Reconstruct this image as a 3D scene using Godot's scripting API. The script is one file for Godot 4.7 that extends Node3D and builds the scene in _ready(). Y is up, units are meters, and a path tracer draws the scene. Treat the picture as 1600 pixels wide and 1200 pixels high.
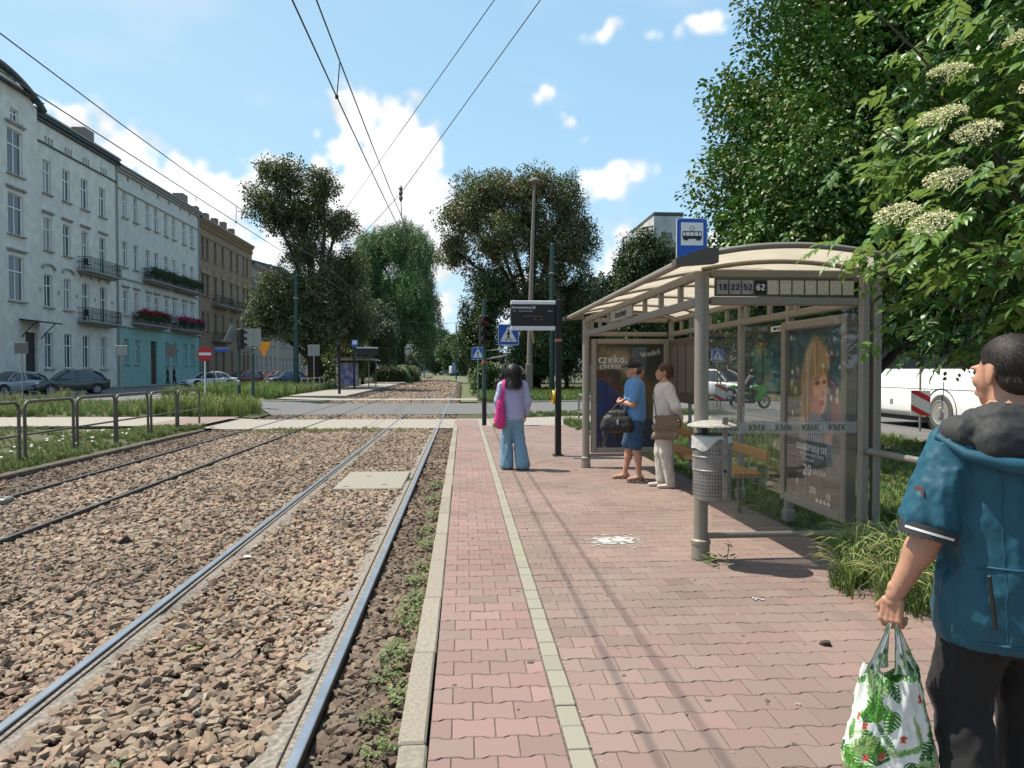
extends Node3D
# A tram stop beside a ballasted double track on a summer noon. Tracks run along -Z, x is to the right, y = 0 is the platform.

var used_names := {}
var rng := RandomNumberGenerator.new()
var M := {}
var texture_cache := {}


func _ready() -> void:
	rng.seed = 20
	make_camera()
	make_sky_and_sun()
	make_materials()
	build_ground()
	build_tracks()
	build_platform()
	build_buildings()
	build_trees()
	build_overhead()
	build_shelter()
	build_signs_and_poles()
	build_fences()
	build_vehicles()
	build_people()
	build_grass()
	build_small_things()


func make_camera() -> void:
	var cam := Camera3D.new()
	cam.name = "camera"
	cam.fov = 56.145
	cam.near = 0.05
	cam.far = 1500.0
	cam.position = Vector3(0, 1.62, 0)
	cam.rotation_degrees = Vector3(-1.1686, -3.8648, 0)
	add_child(cam)
	cam.current = true


func make_sky_and_sun() -> void:
	var env := Environment.new()
	env.background_mode = Environment.BG_SKY
	env.tonemap_mode = Environment.TONE_MAPPER_LINEAR
	env.tonemap_exposure = 1.4
	env.sdfgi_enabled = true
	env.ssao_enabled = true
	env.ssil_enabled = true
	var sun := DirectionalLight3D.new()
	sun.name = "sun"
	sun.light_energy = 1.6
	sun.light_color = Color(1.0, 0.965, 0.9)
	sun.light_angular_distance = 0.53
	sun.shadow_enabled = true
	add_child(sun)
	sun.look_at_from_position(Vector3(-4.7, 10.0, -1.8), Vector3.ZERO)
	var sky := Sky.new()
	var pano := PanoramaSkyMaterial.new()
	pano.panorama = sky_image()
	sky.sky_material = pano
	env.sky = sky
	env.background_energy_multiplier = 1.0
	var we := WorldEnvironment.new()
	we.name = "environment"
	we.environment = env
	add_child(we)


# Air that pales towards the horizon and towards the sun, with fair-weather cumulus all round.
func sky_image() -> ImageTexture:
	var w := 2048
	var h := 1024
	var sun_dir := Vector3(-4.7, 10.0, -1.8).normalized()
	var fbm := FastNoiseLite.new()
	fbm.seed = 5
	fbm.noise_type = FastNoiseLite.TYPE_SIMPLEX_SMOOTH
	fbm.frequency = 7.0
	fbm.fractal_octaves = 5
	fbm.fractal_gain = 0.52
	var fine := FastNoiseLite.new()
	fine.seed = 6
	fine.frequency = 30.0
	fine.fractal_octaves = 3
	var wisp := FastNoiseLite.new()
	wisp.seed = 11
	wisp.frequency = 2.2
	wisp.fractal_octaves = 4
	# azimuth (clockwise from -Z), elevation, half width, half height in degrees, thickness
	var clouds := [[-30, 14.0, 7, 3.8, 1.0], [-23, 13.2, 6, 3.4, 1.1], [-17.5, 12.0, 5, 2.8, 1.0], [-25, 9.5, 14, 5.0, 1.2], [-34, 11.0, 9, 5.0, 1.1], [-13, 10.5, 6, 4.5, 1.0], [-12.0, 7.5, 16, 5.0, 1.2], [-15.5, 15.0, 4.5, 1.2, 0.8],
		[-8.2, 19.0, 2.4, 2.4, 1.15], [-5.2, 18.6, 2.7, 2.3, 1.15], [-9.5, 16.2, 3.2, 1.8, 1.0], [-3.4, 17.2, 2.0, 1.8, 0.95], [-7.5, 14.5, 5.5, 3.4, 1.1], [-3.0, 12.0, 4.0, 2.6, 0.8], [-28, 19.8, 1.3, 0.5, 0.6],
		[10.7, 24.5, 1.5, 0.5, 0.6], [11.6, 24.9, 1.0, 0.6, 0.6], [16.6, 24.4, 1.8, 0.4, 0.45], [18.6, 24.8, 1.8, 0.5, 0.5], [5.9, 20.3, 0.9, 0.6, 0.65], [6.7, 20.8, 0.8, 0.7, 0.65], [7.6, 19.1, 0.9, 0.5, 0.6], [8.5, 18.8, 1.0, 0.45, 0.55], [9.7, 17.6, 0.9, 0.35, 0.5], [10.6, 14.4, 3.0, 1.2, 0.95], [12.9, 15.2, 2.0, 0.8, 0.8], [14, 9.0, 5, 2.5, 0.9], [0.5, 4.6, 10, 4.0, 0.8], [18, 7.0, 8, 4.0, 1.0]]
	var r := RandomNumberGenerator.new()
	r.seed = 77
	for k in 46:
		var az := r.randf_range(46.0, 322.0)
		var el := r.randf_range(6.0, 24.0)
		clouds.append([az if az < 180 else az - 360, el, r.randf_range(2, 8), r.randf_range(1.2, 3.6), r.randf_range(0.7, 1.1)])
	var toward_sun := sun_dir * 0.02
	var columns := []
	for x in w:
		columns.append([])
	for c in clouds:
		var half: float = c[2] * 1.5
		for x in range(int(floor((c[0] - half) / 360.0 * w)), int(ceil((c[0] + half) / 360.0 * w)) + 1):
			columns[posmod(x, w)].append(c)
	var data := PackedFloat32Array()
	data.resize(w * h * 3)
	for y in h:
		var el := 90.0 - (y + 0.5) / h * 180.0
		var at := y * w * 3
		if el < -1.0:
			for x in w:
				data[at] = 0.30
				data[at + 1] = 0.31
				data[at + 2] = 0.27
				at += 3
			continue
		var ce := cos(deg_to_rad(el))
		var se := sin(deg_to_rad(el))
		var low := pow(clampf(1.0 - se, 0, 1), 1.7)
		var haze := pow(clampf(1.0 - se, 0, 1), 6.0)
		for x in w:
			var az := (x + 0.5) / w * 360.0
			if az > 180.0:
				az -= 360.0
			var d := Vector3(sin(deg_to_rad(az)) * ce, se, -cos(deg_to_rad(az)) * ce)
			var near_sun := clampf(d.dot(sun_dir) * 0.5 + 0.5, 0, 1)
			var glow := pow(near_sun, 5.0)
			var cr := lerpf(0.14, 0.33, low) + haze * 0.22 + glow * 0.30
			var cg := lerpf(0.29, 0.61, low) + haze * 0.10 + glow * 0.27
			var cb := lerpf(0.52, 0.81, low) + haze * 0.02 + glow * 0.14
			if el < 32.0:
				var thick := 0.0
				for c in columns[x]:
					var da: float = absf(az - c[0])
					if da > 180.0:
						da = 360.0 - da
					da /= c[2]
					var de: float = (el - c[1]) / c[3]
					if de < 0.0:
						de *= 0.75
					var q: float = c[4] * (1.0 - da * da - de * de)
					if q > -1.2:
						thick = maxf(thick, q + 1.2)
				thick -= 1.2
				if thick > -1.0:
					var n := fbm.get_noise_3dv(d)
					var grain := fine.get_noise_3dv(d)
					var relief := (n - fbm.get_noise_3dv(d + toward_sun)) * 0.5 + (grain - fine.get_noise_3dv(d + toward_sun * 0.35)) * 0.10
					var a := smoothstep(-0.15, 0.75, thick * 0.9 + n * 1.9 + grain * 1.0 - 0.05) * clampf(0.55 + (thick + n) * 0.9, 0.0, 1.0)
					if a > 0.0:
						var body := smoothstep(0.0, 1.1, thick + n * 0.8)
						var lit := clampf(0.72 + 0.10 * body + relief, 0.56, 0.90)
						cr = lerpf(cr, lit, a)
						cg = lerpf(cg, lit * 1.005, a)
						cb = lerpf(cb, lit * 1.02, a)
				var veil := smoothstep(0.12, 0.6, wisp.get_noise_3d(d.x, d.y * 3.0, d.z)) * 0.22
				cr = lerpf(cr, 0.66, veil)
				cg = lerpf(cg, 0.69, veil)
				cb = lerpf(cb, 0.73, veil)
			data[at] = cr
			data[at + 1] = cg
			data[at + 2] = cb
			at += 3
	return ImageTexture.create_from_image(Image.create_from_data(w, h, false, Image.FORMAT_RGBF, data.to_byte_array()))


# ---------------------------------------------------------------- naming

func numbered(called: String) -> String:
	var n: int = used_names.get(called, -1) + 1
	used_names[called] = n
	return called if n == 0 else "%s_%03d" % [called, n]


func tag(o: Node, label := "", category := "", group := "", kind := "") -> Node:
	for pair in [["label", label], ["category", category], ["group", group], ["kind", kind]]:
		if pair[1] != "":
			o.set_meta(pair[0], pair[1])
	return o


func thing(called: String, label: String, category: String, at := Vector3.ZERO, turn := 0.0, group := "") -> Node3D:
	var o := Node3D.new()
	o.name = numbered(called)
	add_child(o)
	o.position = at
	o.rotation.y = turn
	tag(o, label, category, group)
	return o


func setting(called: String) -> Node3D:
	var o := Node3D.new()
	o.name = numbered(called)
	add_child(o)
	o.set_meta("kind", "structure")
	return o


func put(called: String, shape, m: Material, parent: Node = self, xf := Transform3D.IDENTITY) -> MeshInstance3D:
	var o := MeshInstance3D.new()
	o.name = numbered(called) if parent == self else called
	o.mesh = shape.mesh() if shape is MB else shape
	o.material_override = m
	o.transform = xf
	parent.add_child(o, true)
	return o


func scatter(called: String, shape: Mesh, m: Material, places: Array, tints: Array, parent: Node = self) -> MultiMeshInstance3D:
	var mm := MultiMesh.new()
	mm.transform_format = MultiMesh.TRANSFORM_3D
	mm.use_colors = tints.size() > 0
	mm.mesh = shape
	mm.instance_count = places.size()
	for i in places.size():
		mm.set_instance_transform(i, places[i])
		if tints.size():
			mm.set_instance_color(i, tints[i])
	var o := MultiMeshInstance3D.new()
	o.name = numbered(called) if parent == self else called
	o.multimesh = mm
	o.material_override = m
	parent.add_child(o, true)
	return o


# ---------------------------------------------------------------- mesh building

class MB:
	var v := PackedVector3Array()
	var n := PackedVector3Array()
	var uv := PackedVector2Array()
	var ix := PackedInt32Array()

	func vert(p: Vector3, nn: Vector3, u := Vector2.ZERO) -> int:
		v.append(p)
		n.append(nn)
		uv.append(u)
		return v.size() - 1

	# corners run counterclockwise seen from outside
	func tri(a: Vector3, b: Vector3, c: Vector3) -> void:
		var nn := (b - a).cross(c - a).normalized()
		var i := vert(a, nn)
		vert(b, nn)
		vert(c, nn)
		ix.append_array([i, i + 2, i + 1])

	func quad(a: Vector3, b: Vector3, c: Vector3, d: Vector3, flat_uv := false) -> void:
		var nn := (c - a).cross(d - b).normalized()
		var i := vert(a, nn, Vector2(0, 1))
		vert(b, nn, Vector2(1, 1))
		vert(c, nn, Vector2(1, 0))
		vert(d, nn, Vector2(0, 0))
		ix.append_array([i, i + 2, i + 1, i, i + 3, i + 2])

	func quad_out(a: Vector3, b: Vector3, c: Vector3, d: Vector3, out: Vector3) -> void:
		if (c - a).cross(d - b).dot(out) < 0:
			quad(d, c, b, a)
		else:
			quad(a, b, c, d)

	func tri_out(a: Vector3, b: Vector3, c: Vector3, out: Vector3) -> void:
		if (b - a).cross(c - a).dot(out) < 0:
			tri(c, b, a)
		else:
			tri(a, b, c)

	# a box with chamfered edges
	func box(centre: Vector3, size: Vector3, bevel := 0.0, basis := Basis.IDENTITY) -> MB:
		var h := size * 0.5
		var b := minf(bevel, minf(h.x, minf(h.y, h.z)) * 0.9)
		for a in 3:
			var p := (a + 1) % 3
			var q := (a + 2) % 3
			for s in [-1.0, 1.0]:
				var c4 := []
				for k in [[-1, -1], [1, -1], [1, 1], [-1, 1]]:
					var pt := Vector3.ZERO
					pt[a] = s * h[a]
					pt[p] = k[0] * (h[p] - b)
					pt[q] = k[1] * (h[q] - b)
					c4.append(centre + basis * pt)
				var o := Vector3.ZERO
				o[a] = s
				quad_out(c4[0], c4[1], c4[2], c4[3], basis * o)
			if b > 0.0:
				for s in [-1.0, 1.0]:
					for t in [-1.0, 1.0]:
						var e := []
						for k in [[0, -1], [0, 1], [1, 1], [1, -1]]:
							var pt := Vector3.ZERO
							pt[a] = s * (h[a] - (b if k[0] else 0.0))
							pt[p] = t * (h[p] - (0.0 if k[0] else b))
							pt[q] = k[1] * (h[q] - b)
							e.append(centre + basis * pt)
						var o := Vector3.ZERO
						o[a] = s
						o[p] = t
						quad_out(e[0], e[1], e[2], e[3], basis * o)
		if b > 0.0:
			for x in [-1.0, 1.0]:
				for y in [-1.0, 1.0]:
					for z in [-1.0, 1.0]:
						tri_out(centre + basis * Vector3(x * h.x, y * (h.y - b), z * (h.z - b)), centre + basis * Vector3(x * (h.x - b), y * h.y, z * (h.z - b)), centre + basis * Vector3(x * (h.x - b), y * (h.y - b), z * h.z), basis * Vector3(x, y, z))
		return self

	# a bar of w x d between two points
	func bar(a: Vector3, b: Vector3, w: float, d: float, bevel := 0.0, up := Vector3.UP) -> MB:
		var y := (b - a).normalized()
		var x := y.cross(up if absf(y.dot(up)) < 0.98 else Vector3.FORWARD).normalized()
		return box((a + b) / 2.0, Vector3(w, a.distance_to(b), d), bevel, Basis(x, y, x.cross(y)))

	# a round tube along a path; r is one radius or one for each point
	func tube(path: Array, r, sides := 8, caps := true) -> MB:
		var prev := Vector3.ZERO
		var first := v.size()
		for i in path.size():
			var p: Vector3 = path[i]
			var t: Vector3 = ((path[mini(i + 1, path.size() - 1)] as Vector3) - (path[maxi(i - 1, 0)] as Vector3)).normalized()
			if i == 0:
				prev = t.cross(Vector3.UP if absf(t.y) < 0.9 else Vector3.RIGHT).normalized()
			else:
				prev = (prev - t * prev.dot(t)).normalized()
			var other := t.cross(prev)
			var rad: float = r[i] if r is Array else r
			for k in sides:
				var a := TAU * k / sides
				var o := prev * cos(a) + other * sin(a)
				vert(p + o * rad, o, Vector2(float(k) / sides, i))
		for i in path.size() - 1:
			for k in sides:
				var a := first + i * sides + k
				var b := first + i * sides + (k + 1) % sides
				ix.append_array([a, a + sides, b, b, a + sides, b + sides])
		if caps:
			for e in [0, path.size() - 1]:
				var t: Vector3 = ((path[1] as Vector3) - (path[0] as Vector3)).normalized() * -1.0 if e == 0 else ((path[-1] as Vector3) - (path[-2] as Vector3)).normalized()
				var c := vert(path[e], t)
				for k in sides:
					vert(v[first + e * sides + k], t)
				for k in sides:
					var a := c + 1 + k
					var b := c + 1 + (k + 1) % sides
					if e == 0:
						ix.append_array([c, a, b])
					else:
						ix.append_array([c, b, a])
		return self

	# a profile of (radius, height) turned round the y axis of xf
	func lathe(profile: Array, segs := 16, xf := Transform3D.IDENTITY) -> MB:
		for i in profile.size() - 1:
			var p: Vector2 = profile[i]
			var q: Vector2 = profile[i + 1]
			var nn := Vector2(q.y - p.y, p.x - q.x).normalized()
			var first := v.size()
			for k in segs + 1:
				var a := TAU * k / segs
				var o := Vector3(cos(a), 0, sin(a))
				var no := (xf.basis * (o * nn.x + Vector3.UP * nn.y)).normalized()
				vert(xf * (o * p.x + Vector3.UP * p.y), no, Vector2(float(k) / segs, 1.0 - float(i) / profile.size()))
				vert(xf * (o * q.x + Vector3.UP * q.y), no, Vector2(float(k) / segs, 1.0 - float(i + 1) / profile.size()))
			for k in segs:
				var a := first + 2 * k
				ix.append_array([a, a + 2, a + 1, a + 1, a + 2, a + 3])
		return self

	# a flat outline (counterclockwise) pushed from z0 to z1 in the frame xf
	func prism(poly: PackedVector2Array, z0: float, z1: float, xf := Transform3D.IDENTITY) -> MB:
		if Geometry2D.is_polygon_clockwise(poly):
			poly = poly.duplicate()
			poly.reverse()
		var t := Geometry2D.triangulate_polygon(poly)
		for i in range(0, t.size(), 3):
			var a := poly[t[i]]
			var b := poly[t[i + 1]]
			var c := poly[t[i + 2]]
			if (b - a).cross(c - a) < 0:
				var s := b
				b = c
				c = s
			tri(xf * Vector3(a.x, a.y, z1), xf * Vector3(b.x, b.y, z1), xf * Vector3(c.x, c.y, z1))
			tri(xf * Vector3(a.x, a.y, z0), xf * Vector3(c.x, c.y, z0), xf * Vector3(b.x, b.y, z0))
		for i in poly.size():
			var a := poly[i]
			var b := poly[(i + 1) % poly.size()]
			quad(xf * Vector3(a.x, a.y, z0), xf * Vector3(b.x, b.y, z0), xf * Vector3(b.x, b.y, z1), xf * Vector3(a.x, a.y, z1))
		return self

	# rows of points joined into one smooth skin; each row runs counterclockwise round the +row direction
	func loft(rows: Array, closed := true, cap := true, flip := false) -> MB:
		var m: int = rows[0].size()
		var first := v.size()
		for r in rows.size():
			for k in m:
				vert(rows[r][k], Vector3.ZERO, Vector2(float(k) / m, float(r) / rows.size()))
		var last := m if closed else m - 1
		for r in rows.size() - 1:
			for k in last:
				var a := first + r * m + k
				var b := first + r * m + (k + 1) % m
				var c := b + m
				var d := a + m
				var nn := (v[c] - v[a]).cross(v[d] - v[b])
				if flip:
					nn = -nn
					ix.append_array([a, b, c, a, c, d])
				else:
					ix.append_array([a, c, b, a, d, c])
				for j in [a, b, c, d]:
					n[j] += nn
		for j in range(first, v.size()):
			n[j] = n[j].normalized() if n[j].length() > 0 else Vector3.UP
		if cap and closed:
			for e in [0, rows.size() - 1]:
				var c := Vector3.ZERO
				for p in rows[e]:
					c += p
				c /= m
				var out: Vector3 = c - (rows[1 if e == 0 else rows.size() - 2][0] as Vector3)
				for k in m:
					tri_out(c, rows[e][k], rows[e][(k + 1) % m], out)
		return self

	func mesh() -> ArrayMesh:
		var a := []
		a.resize(Mesh.ARRAY_MAX)
		a[Mesh.ARRAY_VERTEX] = v
		a[Mesh.ARRAY_NORMAL] = n
		a[Mesh.ARRAY_TEX_UV] = uv
		a[Mesh.ARRAY_INDEX] = ix
		var m := ArrayMesh.new()
		m.add_surface_from_arrays(Mesh.PRIMITIVE_TRIANGLES, a)
		return m


func bend(points: Array, radius: float, steps := 5) -> Array:
	# a path with its corners rounded
	var out := [points[0]]
	for i in range(1, points.size() - 1):
		var p: Vector3 = points[i]
		var a: Vector3 = p + ((points[i - 1] as Vector3) - p).normalized() * radius
		var b: Vector3 = p + ((points[i + 1] as Vector3) - p).normalized() * radius
		for k in steps + 1:
			var t := float(k) / steps
			out.append(a.lerp(p, t).lerp(p.lerp(b, t), t))
	out.append(points[-1])
	return out


func words(text: String, size: float, depth := 0.002, bold := true, face := "Droid Sans") -> TextMesh:
	var t := TextMesh.new()
	var f := SystemFont.new()
	f.font_names = PackedStringArray([face])
	f.font_weight = 700 if bold else 400
	t.font = f
	t.text = text
	t.font_size = 32
	t.pixel_size = size / 32.0
	t.depth = depth
	t.curve_step = 2.0
	return t


# ---------------------------------------------------------------- materials

func lin(r: float, g: float, b: float) -> Color:
	return Color(r, g, b).linear_to_srgb()


# a seamless grey noise between two brightnesses
func noise_tex(seed_: int, freq: float, lo: float, hi: float, octaves := 4, size := 256, sharp := 1.0) -> ImageTexture:
	var key := "%d %f %f %f %d %d %f" % [seed_, freq, lo, hi, octaves, size, sharp]
	if texture_cache.has(key):
		return texture_cache[key]
	var f := FastNoiseLite.new()
	f.seed = seed_
	f.frequency = freq
	f.fractal_octaves = octaves
	f.noise_type = FastNoiseLite.TYPE_SIMPLEX_SMOOTH
	var im := f.get_seamless_image(size, size)
	var src := im.get_data()
	var out := PackedByteArray()
	out.resize(size * size)
	for i in src.size():
		var x := src[i] / 255.0
		if sharp != 1.0:
			x = clampf((x - 0.5) * sharp + 0.5, 0, 1)
		out[i] = int(255.0 * lerpf(lo, hi, x))
	var g := Image.create_from_data(size, size, false, Image.FORMAT_L8, out)
	g.convert(Image.FORMAT_RGB8)
	var t := ImageTexture.create_from_image(g)
	texture_cache[key] = t
	return t


# colour is a linear base colour; grain is a noise texture laid in three planes, tile metres across
func mat(c: Color, rough := 0.8, metal := 0.0, grain: Texture2D = null, tile := 1.0, world := true) -> StandardMaterial3D:
	var m := StandardMaterial3D.new()
	m.albedo_color = c.linear_to_srgb()
	m.roughness = rough
	m.metallic = metal
	if grain:
		m.albedo_texture = grain
		m.uv1_triplanar = true
		m.uv1_world_triplanar = world
		m.uv1_scale = Vector3.ONE / tile
	return m


func rough_relief(m: StandardMaterial3D, t: Texture2D, cm: float) -> StandardMaterial3D:
	m.heightmap_enabled = true
	m.heightmap_texture = t
	m.heightmap_scale = cm
	return m


func tinted(m: StandardMaterial3D) -> StandardMaterial3D:
	m.vertex_color_use_as_albedo = true
	return m


func leafy(c: Color, through := 0.5, rough := 0.45) -> StandardMaterial3D:
	var m := mat(c, rough)
	m.vertex_color_use_as_albedo = true
	m.backlight_enabled = true
	m.backlight = Color(through * 0.85, through, through * 0.5)
	m.cull_mode = BaseMaterial3D.CULL_DISABLED
	return m


func glassy(c: Color, alpha: float, rough := 0.02) -> StandardMaterial3D:
	var m := mat(c, rough)
	m.transparency = BaseMaterial3D.TRANSPARENCY_ALPHA
	m.albedo_color.a = alpha
	m.cull_mode = BaseMaterial3D.CULL_DISABLED
	return m


func make_materials() -> void:
	var fine := noise_tex(1, 0.05, 0.92, 1.0, 4)
	var coarse := noise_tex(2, 0.012, 0.78, 1.0, 5)
	var strong := noise_tex(3, 0.03, 0.55, 1.0, 5)
	var dirt := noise_tex(4, 0.035, 0.78, 1.0, 5, 512)
	M.fine = fine
	M.coarse = coarse
	M.strong = strong
	M.dirt = dirt
	M.mild = noise_tex(12, 0.012, 0.91, 1.0, 4, 512, 1.3)
	M.grit = noise_tex(7, 0.30, 0.80, 1.0, 3, 512)
	M.speck = noise_tex(6, 0.22, 0.72, 1.0, 2, 256)
	M.concrete = rough_relief(mat(Color(0.33, 0.30, 0.25), 0.9, 0, dirt, 1.3), M.speck, 0.15)
	M.path = mat(Color(0.36, 0.325, 0.28), 0.9, 0, dirt, 2.4)
	M.asphalt = rough_relief(mat(Color(0.16, 0.158, 0.155), 0.9, 0, dirt, 1.7), M.speck, 0.2)
	M.asphalt_dark = mat(Color(0.10, 0.10, 0.10), 0.9, 0, dirt, 1.9)
	M.soil = rough_relief(mat(Color(0.25, 0.18, 0.13), 0.95, 0, strong, 0.7), strong, 1.5)
	M.lawn = rough_relief(mat(Color(0.115, 0.115, 0.05), 0.95, 0, strong, 0.8), strong, 2.0)
	M.fines = rough_relief(mat(Color(0.36, 0.315, 0.27), 0.95, 0, strong, 0.35), M.speck, 0.4)
	M.steel_head = mat(Color(0.58, 0.59, 0.62), 0.36, 1.0, noise_tex(8, 0.02, 0.9, 1.0, 3), 1.5)
	M.steel_side = mat(Color(0.10, 0.07, 0.05), 0.75, 0.3, strong, 0.4)
	M.post = mat(Color(0.29, 0.255, 0.215), 0.5, 0.25, fine, 0.6)
	M.post_dark = mat(Color(0.13, 0.115, 0.10), 0.5, 0.3, fine, 0.6)
	M.galv = mat(Color(0.33, 0.32, 0.29), 0.5, 0.5, coarse, 0.35)
	M.tube = mat(Color(0.22, 0.185, 0.145), 0.5, 0.35, strong, 0.3)
	M.grey_paint = mat(Color(0.36, 0.35, 0.33), 0.5, 0.1, coarse, 0.5)
	M.black_paint = mat(Color(0.007, 0.007, 0.007), 0.55, 0, fine, 0.5)
	M.green_mast = mat(Color(0.035, 0.085, 0.072), 0.5, 0.1, coarse, 0.7)
	M.mast_concrete = mat(Color(0.25, 0.215, 0.18), 0.85, 0, dirt, 0.9)
	M.wire = mat(Color(0.055, 0.06, 0.065), 0.5, 0.6)
	M.white = mat(Color(0.72, 0.72, 0.72), 0.45, 0, fine, 0.6)
	M.blue = mat(Color(0.012, 0.085, 0.42), 0.35, 0, fine, 0.7)
	M.red = mat(Color(0.50, 0.016, 0.022), 0.4, 0, fine, 0.6)
	M.black = mat(Color(0.012, 0.012, 0.012), 0.5)
	M.glass = glassy(Color(0.10, 0.12, 0.11), 0.06)
	M.frost = glassy(Color(0.45, 0.47, 0.45), 0.32, 0.5)
	M.pane = mat(Color(0.035, 0.042, 0.05), 0.04)
	M.pane.metallic_specular = 0.9
	M.tyre = mat(Color(0.018, 0.018, 0.018), 0.85)
	M.rim = mat(Color(0.42, 0.42, 0.43), 0.35, 0.8)
	M.bark = rough_relief(mat(Color(0.085, 0.063, 0.045), 0.95, 0, strong, 0.45), strong, 2.5)
	M.wood = mat(Color(0.52, 0.25, 0.085), 0.55, 0, noise_tex(9, 0.03, 0.7, 1.0, 4), 0.5)
	M.skin = mat(Color(0.52, 0.27, 0.18), 0.55, 0, noise_tex(10, 0.06, 0.88, 1.0, 4), 0.12, false)
	M.skin.subsurf_scatter_enabled = true
	M.skin.subsurf_scatter_strength = 0.12


# ---------------------------------------------------------------- ground, roads, paths

# a sheet whose height follows a list of [x, y] across, between two depths
func strip_across(profile: Array, z0: float, z1: float) -> MB:
	var b := MB.new()
	for i in profile.size() - 1:
		var p: Array = profile[i]
		var q: Array = profile[i + 1]
		b.quad_out(Vector3(p[0], p[1], z0), Vector3(q[0], q[1], z0), Vector3(q[0], q[1], z1), Vector3(p[0], p[1], z1), Vector3.UP)
	return b


func sheet(x0: float, x1: float, z0: float, z1: float, y: float) -> MB:
	var b := MB.new()
	b.quad_out(Vector3(x0, y, z0), Vector3(x1, y, z0), Vector3(x1, y, z1), Vector3(x0, y, z1), Vector3.UP)
	return b


# the tracks swing to the left far beyond the crossing
func swing(z: float) -> float:
	var past := maxf(0.0, -z - 84.0)
	return -past * past / 520.0


func build_ground() -> void:
	tag(put("ground", sheet(-700, 700, 60, -900, -0.36), mat(Color(0.13, 0.15, 0.07), 0.95, 0, M.dirt, 9.0)), "", "", "", "structure")
	# left side: verge, street, pavement before the houses
	tag(put("verge", strip_across([[-20.5, -0.02], [-8.4, -0.06], [-7.42, -0.12]], 4, -20.9), M.lawn), "", "", "", "structure")
	tag(put("verge", strip_across([[-20.5, -0.045], [-11.5, -0.055], [-7.6, -0.16]], -25.7, -190), M.lawn), "", "", "", "structure")
	tag(put("street", strip_across([[-28.8, -0.03], [-20.3, -0.03]], 6, -240), M.asphalt), "", "", "", "structure")
	tag(put("pavement", strip_across([[-32.4, 0.09], [-28.8, 0.09]], 6, -240), M.path), "", "", "", "structure")
	var kerb := setting("kerb")
	for z in range(0, 110, 2):
		put("kerb_stone", stone_block(1.97), M.concrete, kerb, Transform3D(Basis(Vector3.UP, PI / 2), Vector3(-28.74, -0.05, -40.0 - z)))
	# crossing footpath and road
	var path := [[-20.3, -0.012], [-9.5, -0.025], [-7.6, -0.10], [-7.0, -0.137], [-0.3, -0.137], [1.2, -0.132], [4.0, -0.06], [13.0, -0.045]]
	tag(put("footpath", strip_across(path, -21.6, -25.6), M.path), "", "", "", "structure")
	var paint := mat(Color(0.29, 0.205, 0.18), 0.9, 0, M.dirt, 1.0)
	tag(put("footpath_patch", sheet(-0.28, 0.5, -20.62, -25.1, -0.128), paint), "", "", "", "structure")
	tag(put("footpath_patch", sheet(-9.4, -7.7, -21.7, -25.4, -0.015), paint), "", "", "", "structure")
	var bend_rows := []
	for e in [[-7.4, -28.3, -37.3, -0.135], [-8.4, -30.8, -37.9, -0.07], [-9.5, -33.4, -38.8, -0.035], [-14.0, -36.5, -42.2, -0.028], [-20.4, -40.8, -48.0, -0.026], [-24.0, -43.0, -51.0, -0.024]]:
		bend_rows.append([Vector3(e[0], e[3], e[1]), Vector3(e[0], e[3], e[2])])
	tag(put("road_bend", MB.new().loft(bend_rows, false, false, false), M.asphalt), "", "", "", "structure")
	var bk := setting("road_kerb")
	for i in 12:
		var p := Vector3(-7.8 - i * 0.98, -0.05, -37.7 - maxf(0.0, i - 2.0) * 0.72 - i * 0.06)
		put("kerb_stone", stone_block(1.15), M.concrete, bk, Transform3D(Basis(Vector3.UP, -0.62 if i > 2 else -0.2), p))
	var road := [[-7.4, -0.135], [-0.2, -0.135], [2.0, -0.13], [6.0, -0.07], [40.0, -0.06]]
	tag(put("road", strip_across(road, -28.3, -37.3), M.asphalt), "", "", "", "structure")
	tag(put("footpath", strip_across([[-10.5, -0.03], [-7.2, -0.132], [-0.2, -0.132], [1.4, -0.12], [6.0, -0.06]], -41.2, -43.6), M.path), "", "", "", "structure")
	for e in [[-28.25, 1.6, 14.0, -0.13, 0.0], [-37.42, 1.7, 12.0, -0.13, 0.06]]:
		var k := setting("road_kerb")
		var x: float = e[1]
		while x < e[2]:
			var y: float = lerpf(e[3], -0.05, clampf((x - 1.6) / 4.0, 0, 1)) if e[1] > 0 else e[3]
			put("kerb_stone", stone_block(0.99), M.concrete, k, Transform3D(Basis.IDENTITY, Vector3(x + 0.5, y + e[4] - 0.08, e[0])))
			x += 1.0
	# right side: lawn, road, far lawn
	tag(put("lawn", strip_across([[3.30, -0.055], [3.6, -0.035], [10.2, -0.035]], 8, -21.5), M.lawn), "", "", "", "structure")
	tag(put("lawn", strip_across([[-0.25, -0.15], [1.25, -0.135], [3.5, -0.07], [10.2, -0.05]], -25.6, -28.2), M.lawn), "", "", "", "structure")
	tag(put("lawn", strip_across([[0.75, -0.14], [3.5, -0.05], [60, -0.03]], -37.5, -260), M.lawn), "", "", "", "structure")
	tag(put("road", strip_across([[10.2, -0.031], [17.4, -0.031]], 14, -28.2), M.asphalt), "", "", "", "structure")
	tag(put("pavement", strip_across([[17.4, 0.06], [20.0, 0.06]], 14, -36.9), M.path), "", "", "", "structure")
	tag(put("lawn", sheet(20.0, 60, 14, -28.2, -0.03), M.lawn), "", "", "", "structure")
	var k := setting("road_kerb")
	for i in 24:
		put("kerb_stone", stone_block(0.99), M.concrete, k, Transform3D(Basis(Vector3.UP, PI / 2), Vector3(10.26, -0.045, -4.0 - i)))
	# low kerb between the left track and the verge
	var lk := setting("track_kerb")
	var dark_stone := mat(Color(0.20, 0.16, 0.12), 0.95, 0, M.strong, 0.8)
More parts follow.
